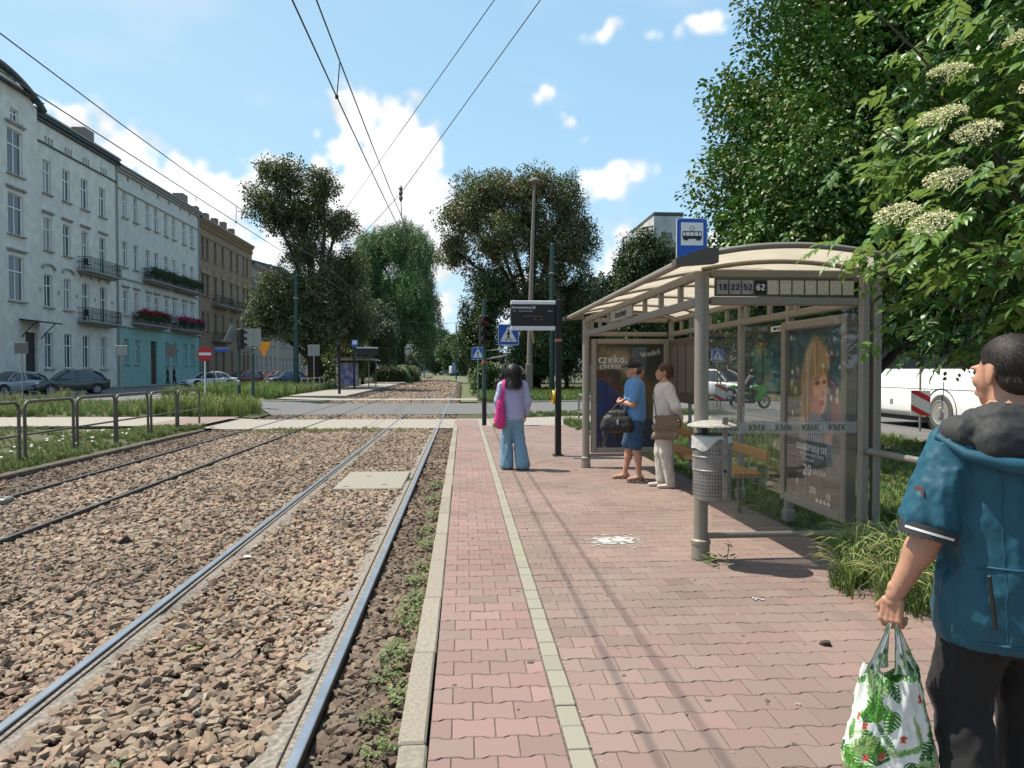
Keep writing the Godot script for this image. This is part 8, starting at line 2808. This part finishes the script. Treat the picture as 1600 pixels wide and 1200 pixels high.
func simple_body(o: Node3D, top: Color, legs: Color, _pose: float) -> void:
	var hc := Vector3(0, 1.60, 0)
	var b := skin_net([cap(Vector3(0, 1.30, 0), Vector3(0, 1.52, 0), 0.10, 0.055), cap(Vector3(-0.2, 1.38, 0), Vector3(-0.25, 1.1, 0.02), 0.045, 0.04), cap(Vector3(-0.25, 1.1, 0.02), Vector3(-0.24, 0.85, -0.08), 0.04, 0.03), cap(Vector3(-0.24, 0.85, -0.08), Vector3(-0.23, 0.74, -0.10), 0.035, 0.025), cap(Vector3(0.2, 1.38, 0), Vector3(0.25, 1.1, 0.02), 0.045, 0.04), cap(Vector3(0.25, 1.1, 0.02), Vector3(0.24, 0.85, -0.02), 0.04, 0.03), cap(Vector3(0.24, 0.85, -0.02), Vector3(0.23, 0.74, -0.04), 0.035, 0.025), cap(Vector3(-0.09, 0.9, 0), Vector3(-0.1, 0.08, 0.12), 0.07, 0.04), cap(Vector3(0.09, 0.9, 0), Vector3(0.1, 0.08, -0.15), 0.07, 0.04), cap(Vector3(0, 0.95, 0), Vector3(0, 1.3, 0), 0.13, 0.15, Vector3(1, 1, 1.3))] + head_prims(hc, Basis.IDENTITY), 0.022, 0.03)
	put("body", b, M.skin, o)
	put("top", skin_net([cap(Vector3(0, 1.32, 0), Vector3(0, 0.92, 0), 0.17, 0.18, Vector3(1, 1, 1.25)), cap(Vector3(-0.18, 1.4, 0), Vector3(0.18, 1.4, 0), 0.07), cap(Vector3(-0.2, 1.38, 0), Vector3(-0.255, 1.1, 0.02), 0.07, 0.06), cap(Vector3(0.2, 1.38, 0), Vector3(0.255, 1.1, 0.02), 0.07, 0.06)], 0.022, 0.03), cloth(top), o)
	put("trousers", skin_net([cap(Vector3(0, 0.92, 0), Vector3(0, 0.85, 0), 0.16, 0.16, Vector3(1, 1, 1.2)), cap(Vector3(-0.09, 0.85, 0), Vector3(-0.1, 0.1, 0.12), 0.105, 0.075), cap(Vector3(0.09, 0.85, 0), Vector3(0.1, 0.1, -0.15), 0.105, 0.075)], 0.022, 0.03), cloth(legs), o)
	put("shoes", skin_net([cap(Vector3(-0.1, 0.05, 0.14), Vector3(-0.1, 0.04, 0.0), 0.045, 0.04), cap(Vector3(0.1, 0.05, -0.13), Vector3(0.1, 0.04, -0.27), 0.045, 0.04)], 0.02, 0.02), M.black, o)
	put("hair", skin_net([ball(hc + Vector3(0, 0.05, 0.025), Vector3(0.088, 0.088, 0.1))], 0.02, 0.02), mat(Color(0.02, 0.016, 0.014), 0.6), o)


# ---------------------------------------------------------------- grass and weeds

func tuft(seed_: int, blades: int, h: float, spread: float, width := 0.006, arch := 0.5) -> ArrayMesh:
	var r := RandomNumberGenerator.new()
	r.seed = seed_
	var b := MB.new()
	for i in blades:
		var a := r.randf() * TAU
		var out := Vector3(cos(a), 0, sin(a))
		var side := Vector3(-sin(a), 0, cos(a)) * width * r.randf_range(0.7, 1.3)
		var foot := out * spread * 0.4 * r.randf()
		var l := h * r.randf_range(0.55, 1.15)
		var lean := arch * r.randf_range(0.4, 1.3)
		var p1 := foot + Vector3.UP * l * 0.5 + out * l * 0.16 * lean
		var p2 := foot + Vector3.UP * l * (0.95 - 0.25 * lean) + out * l * 0.45 * lean
		var p3 := foot + Vector3.UP * l * (1.08 - 0.55 * lean) + out * l * 0.75 * lean
		var up := (out * 0.7 + Vector3.UP * 0.8).normalized()
		b.quad_out(foot - side, foot + side, p1 + side * 0.9, p1 - side * 0.9, up)
		b.quad_out(p1 - side * 0.9, p1 + side * 0.9, p2 + side * 0.6, p2 - side * 0.6, up)
		b.tri_out(p2 - side * 0.6, p2 + side * 0.6, p3, up)
	return b.mesh()


# sow(area, how many per square metre, height scale, colours): area gives [x0, x1, z0, z1]
func sow(places: Array, tints: Array, r: RandomNumberGenerator, patch: FastNoiseLite, x0: float, x1: float, z0: float, z1: float, per: float, tall: float, tones: Array, y0: float, bare := -0.25, keep = null) -> void:
	for i in int(absf(x1 - x0) * absf(z1 - z0) * per):
		var x := r.randf_range(x0, x1)
		var z := r.randf_range(z0, z1)
		var n := patch.get_noise_2d(x, z)
		if n < bare or (keep != null and not keep.call(x, z)):
			continue
		var s := tall * r.randf_range(0.6, 1.3) * (1.0 + 0.5 * n)
		places.append(Transform3D(Basis(Vector3.UP, r.randf() * TAU).scaled(Vector3(maxf(s, 0.5), s, maxf(s, 0.5))), Vector3(x, y0, z)))
		var c: Color = (tones[0] as Color).lerp(tones[1], clampf(r.randf() + n * 0.6, 0, 1))
		tints.append(c * r.randf_range(0.75, 1.2))


const ORDINAL := ["first", "second", "third", "fourth", "fifth", "sixth", "seventh", "eighth", "ninth", "tenth", "eleventh", "twelfth", "thirteenth", "fourteenth", "fifteenth", "sixteenth", "seventeenth"]
const SPROUT_AT := ["closest to the viewer inside the near track", "second closest inside the near track", "left of the near track's left rail, front one", "just behind the front one left of the rail", "in the middle of the near track", "between the tracks opposite the slab", "close beside the near track's left rail", "in the near track halfway to the slab", "between the tracks beside the far rail", "at the slab's near left corner", "at the slab's near right corner", "at the middle of the slab's near edge"]


func build_grass() -> void:
	var r := RandomNumberGenerator.new()
	r.seed = 51
	var patch := FastNoiseLite.new()
	patch.seed = 17
	patch.frequency = 0.35
	patch.fractal_octaves = 3
	var blade := leafy(Color.WHITE, 0.5, 0.6)
	var short := tuft(1, 26, 0.20, 0.22, 0.006)
	var tall := tuft(2, 30, 0.62, 0.34, 0.010, 0.45)
	var green := [Color(0.115, 0.18, 0.042), Color(0.18, 0.24, 0.07)]
	var dry := [Color(0.19, 0.22, 0.075), Color(0.30, 0.28, 0.13)]
	var lp := []
	var lt := []
	sow(lp, lt, r, patch, -19.5, -8.2, -6.0, -21.3, 26, 0.5, dry, -0.05, -0.2)
	sow(lp, lt, r, patch, -9.6, -7.5, -7.0, -21.4, 60, 0.6, [Color(0.15, 0.21, 0.055), Color(0.25, 0.27, 0.10)], -0.08, -0.2)
	sow(lp, lt, r, patch, -6.3, -2.4, -20.2, -21.6, 45, 0.5, dry, -0.18, -0.3)
	sow(lp, lt, r, patch, -2.1, -0.9, -20.2, -21.6, 25, 0.4, dry, -0.18, -0.1)
	tag(scatter("verge_grass", short, blade, lp, lt), "", "", "", "stuff")
	var tp := []
	var tt := []
	sow(tp, tt, r, patch, -20.2, -11.0, -26.0, -34.0, 13, 0.55, [Color(0.17, 0.225, 0.065), Color(0.27, 0.29, 0.11)], -0.06, -0.5, func(x, z): return z > -33.4 + (x + 9.5) * 0.62 + 0.8)
	sow(tp, tt, r, patch, -11.0, -8.0, -26.0, -31.4, 24, 1.0, [Color(0.19, 0.24, 0.065), Color(0.30, 0.31, 0.12)], -0.10, -0.6, func(x, z): return z > -28.4 + (x + 7.6) * 2.2)
	sow(tp, tt, r, patch, -19.4, -10.6, -40.0, -62.0, 9, 0.95, [Color(0.15, 0.22, 0.055), Color(0.23, 0.28, 0.09)], -0.06, -0.7, func(x, z): return z < -38.8 + (x + 9.5) * 0.80 - 0.8)
	sow(tp, tt, r, patch, -22, -19.6, -12.0, -39.0, 6, 0.8, dry, -0.05, -0.1)
	tag(scatter("tall_grass", tall, blade, tp, tt), "", "", "", "stuff")
	var rp := []
	var rt := []
	sow(rp, rt, r, patch, 3.5, 10.1, -0.5, -14.0, 90, 0.62, green, -0.045, -0.5)
	sow(rp, rt, r, patch, 3.38, 10.1, -14.0, -21.4, 40, 0.8, green, -0.045, -0.5)
	sow(rp, rt, r, patch, 1.3, 10.0, -25.8, -28.0, 40, 0.9, [Color(0.10, 0.15, 0.04), Color(0.19, 0.21, 0.075)], -0.11, -0.4)
	sow(rp, rt, r, patch, 0.9, 13.0, -37.8, -62.0, 14, 1.3, green, -0.09, -0.5)
	tag(scatter("lawn_grass", short, blade, rp, rt), "", "", "", "stuff")
	# grass creeping over the paving edge past the shelter
	var cp := []
	var ct := []
	sow(cp, ct, r, patch, 3.0, 3.5, -12.4, -21.4, 60, 1.0, green, -0.02, -0.3, func(x, z): return x > 3.45 - 0.45 * clampf((-z - 12.0) / 6.0, 0, 1))
	sow(cp, ct, r, patch, 2.75, 3.5, -0.5, -6.3, 75, 0.7, green, -0.01, -0.6, func(x, z): return x > 3.18 + 0.15 * sin(z * 3.0) - 0.38 * exp(-pow((z + 5.1) / 0.7, 2.0)))
	tag(scatter("edge_grass", short, blade, cp, ct), "", "", "", "stuff")
	# the big arching clump at the near corner of the shelter, with nodding ears
	var arch := tuft(5, 60, 0.55, 0.30, 0.0055, 0.95)
	var ears := MB.new()
	var er := RandomNumberGenerator.new()
	er.seed = 8
	for i in 26:
		var a := er.randf() * TAU
		var out := Vector3(cos(a), 0, sin(a))
		var l := er.randf_range(0.40, 0.62)
		var p := []
		for k in 7:
			var t := k / 6.0
			p.append(out * (0.05 + l * 0.65 * t * t) + Vector3.UP * l * (1.15 * t - 0.55 * t * t * t))
		ears.tube(p, [0.0012, 0.0012, 0.0012, 0.001, 0.004, 0.0065, 0.001], 4, false)
	var ear_mesh := ears.mesh()
	var straw := leafy(Color(0.30, 0.29, 0.13), 0.5, 0.7)
	var fresh := leafy(Color(0.12, 0.175, 0.045), 0.55, 0.5)
	var n := 0
	for p in [[3.02, -5.35, 0.95], [3.18, -4.95, 1.05], [2.95, -4.75, 0.8], [3.28, -5.55, 1.0], [3.12, -4.5, 0.85], [3.30, -5.1, 1.1], [2.86, -5.15, 0.7]]:
		var o := thing("grass_clump", "arching clump of wall barley on the paving edge, " + ["under the shelter's near corner", "in the middle of the clumps", "leaning farthest onto the pavers", "tucked behind by the railing", "closest to the jacketed man's arm", "rearmost by the railing post", "smallest and lowest at the front"][n], "plant", Vector3(p[0], -0.01, p[1]), er.randf() * TAU, "grass clumps at the shelter corner")
		var blades := put("blades", arch, fresh, o)
		blades.scale = Vector3.ONE * p[2]
		var e := put("seed_heads", ear_mesh, straw, o)
		e.scale = Vector3.ONE * p[2]
		n += 1
	# weeds
	var weed := leaf_clump(70, 46, 0.075, 0.034, 0.5)
	var sprout := leaf_clump(71, 16, 0.05, 0.035, 0.42)
	var tones := []
	for k in 4:
		tones.append(leafy(Color(0.095, 0.14, 0.04) * r.randf_range(0.75, 1.3), 0.5, 0.55))
	var wn := 0
	for p in [[-0.42, -3.05, 0.9], [-0.38, -3.35, 1.0], [-0.44, -3.62, 0.8], [-0.36, -3.78, 1.1], [-0.40, -4.1, 1.0], [-0.35, -4.4, 1.3], [-0.43, -4.55, 0.9], [-0.36, -4.95, 1.3], [-0.38, -5.3, 1.4], [-0.34, -5.6, 1.2], [-0.40, -6.0, 1.2], [-0.35, -6.4, 1.5], [-0.36, -7.2, 1.3], [-0.38, -7.8, 1.2], [-0.35, -8.6, 1.4], [-0.37, -9.6, 1.4], [-0.36, -10.8, 1.5]]:
		var o := thing("kerb_weed", "low green weed in the dark ballast along the kerb, %s from the viewer" % ORDINAL[wn], "plant", Vector3(p[0] + r.randfn(0, 0.02), -0.155, p[1]), r.randf() * TAU, "weeds along the kerb")
		wn += 1
		for k in 2:
			put("foliage", weed, tones[r.randi() % 4], o, Transform3D(Basis.from_scale(Vector3(p[2] * 0.85, p[2] * r.randf_range(0.5, 0.8), p[2] * 0.85)), Vector3(r.randfn(0, 0.03), 0.035, r.randfn(0, 0.06))))
		put("stem", MB.new().tube([Vector3(0, -0.03, 0), Vector3(0.01, 0.05, 0)], 0.003, 4), tones[0], o)
	wn = 0
	for p in [[-1.35, -3.0], [-1.55, -3.3], [-3.1, -4.8], [-3.4, -5.0], [-1.7, -4.6], [-2.9, -7.1], [-2.6, -3.9], [-1.25, -5.6], [-4.0, -6.2], [-1.9, -10.4], [-0.98, -10.5], [-1.5, -10.45]]:
		var o := thing("ballast_sprout", "tiny green sprout between the ballast stones, %s" % SPROUT_AT[wn], "plant", Vector3(p[0], -0.165, p[1]), r.randf() * TAU, "sprouts in the ballast")
		wn += 1
		put("foliage", sprout, tones[r.randi() % 4], o, Transform3D(Basis.from_scale(Vector3(1.1, 0.7, 1.1)), Vector3(0, 0.03, 0)))
	var o := thing("post_weed", "ragged dandelion like weed at foot of the shelter's near post", "plant", Vector3(2.13, 0.0, -5.82))
	put("leaves", leaf_clump(72, 30, 0.11, 0.075, 0.3), tones[1], o, Transform3D(Basis.from_scale(Vector3(1.3, 0.45, 1.0)), Vector3(0.02, 0.035, 0)))
	put("stalk", MB.new().tube([Vector3(0.05, 0, 0), Vector3(0.06, 0.10, 0.01), Vector3(0.07, 0.17, 0)], 0.004, 4), tones[2], o)
	put("flower", leaf_clump(73, 14, 0.035, 0.02, 0.5), tones[3], o, Transform3D(Basis.IDENTITY, Vector3(0.07, 0.17, 0)))
	# daisies on the verge
	var daisy := MB.new()
	for k in 9:
		var a := TAU * k / 9.0
		daisy.quad_out(Vector3.ZERO, Vector3(cos(a - 0.25), 0.1, sin(a - 0.25)) * 0.02, Vector3(cos(a), 0.12, sin(a)) * 0.032, Vector3(cos(a + 0.25), 0.1, sin(a + 0.25)) * 0.02, Vector3.UP)
	var dp := []
	for k in 30:
		dp.append(Transform3D(Basis(Vector3.RIGHT, 0.3), Vector3(r.randf_range(-9.0, -7.6), 0.08 + r.randf() * 0.08, r.randf_range(-12.0, -18.5))))
	tag(scatter("daisies", daisy.mesh(), mat(Color(0.7, 0.7, 0.68), 0.8), dp, []), "", "", "", "stuff")


# ---------------------------------------------------------------- small things

func build_small_things() -> void:
	var r := RandomNumberGenerator.new()
	r.seed = 63
	# litter bin fixed before the near shelter post
	var c := Vector3(2.045, 0, -5.80)
	var bin := thing("litter_bin", "grey perforated litter bin with domed lid on the shelter post", "bin", c)
	var steel := mat(Color(0.30, 0.28, 0.26), 0.5, 0.3, M.coarse, 0.4)
	var profile := [Vector2(0.0, 0.545), Vector2(0.135, 0.545), Vector2(0.152, 0.56), Vector2(0.154, 0.79), Vector2(0.160, 0.795), Vector2(0.160, 0.80), Vector2(0.156, 0.805), Vector2(0.156, 0.90), Vector2(0.161, 0.905), Vector2(0.161, 0.91), Vector2(0.157, 0.915), Vector2(0.157, 1.08), Vector2(0.148, 1.08), Vector2(0.146, 0.70)]
	put("drum", MB.new().lathe(profile, 36), steel, bin)
	var holes := MB.new()
	for row in 7:
		for k in 40:
			var a := TAU * (k + 0.5 * (row % 2) * 0.0) / 40.0
			var rad := 0.1548
			var y := 0.595 + row * 0.028
			var d := Vector3(cos(a), 0, sin(a))
			var t := Vector3(-sin(a), 0, cos(a))
			var q := []
			for j in 6:
				q.append(d * rad + (t * cos(j * TAU / 6) + Vector3.UP * sin(j * TAU / 6)) * 0.0062 + Vector3.UP * y)
			for j in range(1, 5):
				holes.tri_out(q[0], q[j], q[j + 1], d)
	for row in 2:
		for k in 40:
			var a := TAU * k / 40.0
			var d := Vector3(cos(a), 0, sin(a))
			var t := Vector3(-sin(a), 0, cos(a))
			var q := []
			for j in 6:
				q.append(d * 0.1578 + (t * cos(j * TAU / 6) + Vector3.UP * sin(j * TAU / 6)) * 0.0062 + Vector3.UP * (0.935 + row * 0.028))
			for j in range(1, 5):
				holes.tri_out(q[0], q[j], q[j + 1], d)
	put("perforations", holes, M.black, bin)
	# liner turned over the rim
	var rows := []
	var wob := FastNoiseLite.new()
	wob.frequency = 1.0
	for i in 10:
		var t := i / 9.0
		var row := []
		for k in 60:
			var a := TAU * k / 60.0
			var n := wob.get_noise_3d(cos(a) * 6.0, t * 4.0 + a * 0.0, sin(a) * 6.0)
			var rad := lerpf(0.145, 0.163, clampf(t * 5.0, 0, 1)) + n * 0.006 + 0.004 * t
			var low := 0.045 * sin(a * 2.0 + 0.8) + 0.02 * sin(a * 5.0)
			row.append(Vector3(cos(a) * rad, 1.088 - t * (0.085 + low) if t > 0.12 else 1.06 + t * 0.24, -sin(a) * rad))
		rows.append(row)
	rows.reverse()
	var film := mat(Color(0.52, 0.50, 0.48), 0.25)
	film.backlight_enabled = true
	film.backlight = Color(0.3, 0.3, 0.3)
	film.cull_mode = BaseMaterial3D.CULL_DISABLED
	put("liner", MB.new().loft(rows, true, false), film, bin)
	for s in [[-0.02, -0.13, 0.05], [0.052, 0.150, 0.045]]:
		put("lid_support", MB.new().box(Vector3(s[0], 0.90 if s[1] > 0 else 1.1, s[1]), Vector3(s[2], 0.68 if s[1] > 0 else 0.18, 0.02), 0.004), M.post_dark if s[1] < 0 else M.galv, bin)
	put("lid", MB.new().lathe([Vector2(0.0, 1.150), Vector2(0.195, 1.150), Vector2(0.202, 1.155), Vector2(0.195, 1.166), Vector2(0.15, 1.183), Vector2(0.09, 1.196), Vector2(0.0, 1.202)], 36), mat(Color(0.62, 0.58, 0.53), 0.6, 0.0, noise_tex(50, 0.05, 0.45, 1.0, 5, 256, 1.6), 0.25, false), bin)
	put("lock", MB.new().lathe([Vector2(0.012, 0), Vector2(0.012, 0.008), Vector2(0, 0.01)], 10, Transform3D(Basis(Vector3.RIGHT, PI / 2), Vector3(0.052, 0.80, 0.158))), M.black, bin)
	# white chalky spill in the joints and on the faces of the pavers
	var spill := thing("white_spill", "splash of white powder spilt on the paving before the shelter", "spill", Vector3(1.41, 0, -6.69))
	var chalk := mat(Color(0.78, 0.77, 0.74), 0.95, 0, M.strong, 0.08)
	var b := MB.new()
	for i in 190:
		var p := Vector2(r.randfn(0, 0.17), r.randfn(0, 0.115))
		var fall := exp(-p.length_squared() * 14.0)
		if r.randf() < 0.55:
			# grains lying along a joint between two rows
			var world_z := p.y - 6.69
			var row := roundf((0.9 + PAVER_W / 2 - world_z) / PAVER_W)
			var z := 0.9 + PAVER_W / 2 - row * PAVER_W + 6.69
			var l := r.randf_range(0.02, 0.07) * (0.5 + fall)
			b.box(Vector3(p.x, 0.0025, z + r.randfn(0, 0.003)), Vector3(l, 0.003, 0.005 + 0.012 * fall * r.randf()), 0.0, Basis(Vector3.UP, r.randf_range(-0.3, 0.3)))
		else:
			var poly := PackedVector2Array()
			var s := r.randf_range(0.006, 0.03) * (0.4 + fall * 1.4)
			for k in 7:
				var a := TAU * k / 7.0
				poly.append(Vector2(cos(a) * s * r.randf_range(0.6, 1.6), sin(a) * s * r.randf_range(0.3, 0.9)))
			b.prism(poly, 0.0, 0.0012, Transform3D(Basis(Vector3.RIGHT, -PI / 2), Vector3(p.x, 0.0018 + r.randf() * 0.0008, p.y)))
	put("powder", b, chalk, spill)
	for p in [[2.07, -4.9, 0.035, "white dropping on the pavers below the shelter post"], [1.62, -3.35, 0.012, "white speck on the pavers in the lower middle"]]:
		var o := thing("dropping", p[3], "spill", Vector3(p[0], 0.003, p[1]))
		var blot := MB.new()
		for i in 9:
			var poly := PackedVector2Array()
			for k in 7:
				var a := TAU * k / 7.0
				poly.append(Vector2(cos(a), sin(a)) * p[2] * r.randf_range(0.15, 0.5))
			blot.prism(poly, 0.0, 0.002, Transform3D(Basis(Vector3.RIGHT, -PI / 2), Vector3(r.randfn(0, p[2] * 0.5), 0, r.randfn(0, p[2] * 0.5))))
		put("blot", blot, chalk, o)
	# odds and ends
	var clod := thing("clod", "small dark clod lying alone on the sunny pavers", "stone", Vector3(2.12, 0.004, -4.06))
	put("lump", rock(140), mat(Color(0.05, 0.03, 0.022), 0.9), clod, Transform3D(Basis.from_scale(Vector3(0.05, 0.06, 0.05)), Vector3(0, 0.01, 0)))
	var petals := Node3D.new()
	petals.name = "litter_specks"
	add_child(petals)
	tag(petals, "", "", "", "stuff")
	var fleck := MB.new().box(Vector3.ZERO, Vector3(1, 0.25, 0.5), 0.1).mesh()
	var places := []
	var tints := []
	for i in 260:
		var along_strip := r.randf() < 0.45
		var z := -2.5 - 14.0 * pow(r.randf(), 1.5)
		var x := (0.552 + r.randfn(0, 0.012)) if along_strip else r.randf_range(-0.1, 3.0)
		places.append(Transform3D(Basis(Vector3.UP, r.randf() * TAU).scaled(Vector3.ONE * r.randf_range(0.003, 0.011)), Vector3(x, 0.003, z)))
		tints.append(Color(0.62, 0.56, 0.46) * r.randf_range(0.4, 1.1))
	tag(scatter("specks", fleck, tinted(mat(Color.WHITE, 0.9)), places, tints, petals), "", "", "", "stuff")
	# trodden gum and oil drips on the pavers
	var spot := MB.new().lathe([Vector2(1.0, 0.0), Vector2(0.9, 0.5), Vector2(0.0, 0.6)], 9).mesh()
	var gp := []
	var gt := []
	for i in 150:
		var z := -2.2 - 15.0 * pow(r.randf(), 1.3)
		var s := r.randf_range(0.005, 0.017)
		gp.append(Transform3D(Basis(Vector3.UP, r.randf() * TAU).scaled(Vector3(s * r.randf_range(0.7, 1.5), 0.0012, s)), Vector3(r.randf_range(-0.1, 3.0), 0.0012, z)))
		gt.append(Color(0.13, 0.10, 0.09) * r.randf_range(0.6, 1.5))
	tag(scatter("gum_spots", spot, tinted(mat(Color.WHITE, 0.85)), gp, gt, petals), "", "", "", "stuff")
	var foil := thing("foil_scrap", "crumpled silver wrapper in the ballast by the kerb", "litter", Vector3(-0.47, -0.155, -3.0))
	put("scrap", skin_net([cap(Vector3(-0.04, 0.012, 0), Vector3(0.04, 0.018, 0.02), 0.018, 0.012, Vector3(1, 1.6, 1))], 0.006, 0.01, 0.010, Vector3(40, 40, 40)), mat(Color(0.55, 0.55, 0.57), 0.25, 0.7), foil)
	var paper := thing("paper_scrap", "white scrap of paper in the ballast between the near rails", "litter", Vector3(-2.02, -0.150, -6.9))
	put("scrap", skin_net([cap(Vector3(-0.03, 0.01, 0), Vector3(0.02, 0.012, 0.03), 0.018, 0.018, Vector3(1, 1.6, 1))], 0.008, 0.01, 0.010, Vector3(30, 30, 30)), M.white, paper)
	var wedge := thing("tie_plate", "dark upturned metal corner sticking out of the ballast", "scrap", Vector3(-3.45, -0.16, -7.55), 0.4)
	put("plate", MB.new().prism(PackedVector2Array([Vector2(-0.09, 0), Vector2(0.10, 0), Vector2(0.02, 0.09)]), -0.03, 0.03), M.steel_side, wedge)
	var box := thing("rail_box", "small grey connection box bolted beside the far track's outer rail", "box", Vector3(-6.08, -0.15, -9.95), 0.1)
	put("housing", MB.new().box(Vector3(0, 0.03, 0), Vector3(0.15, 0.085, 0.24), 0.02), mat(Color(0.30, 0.29, 0.28), 0.5, 0.5, M.dirt, 0.3), box)
	put("bolt", MB.new().lathe([Vector2(0.02, 0), Vector2(0.02, 0.02), Vector2(0, 0.024)], 8, Transform3D(Basis.IDENTITY, Vector3(0, 0.072, 0.05))), M.rim, box)
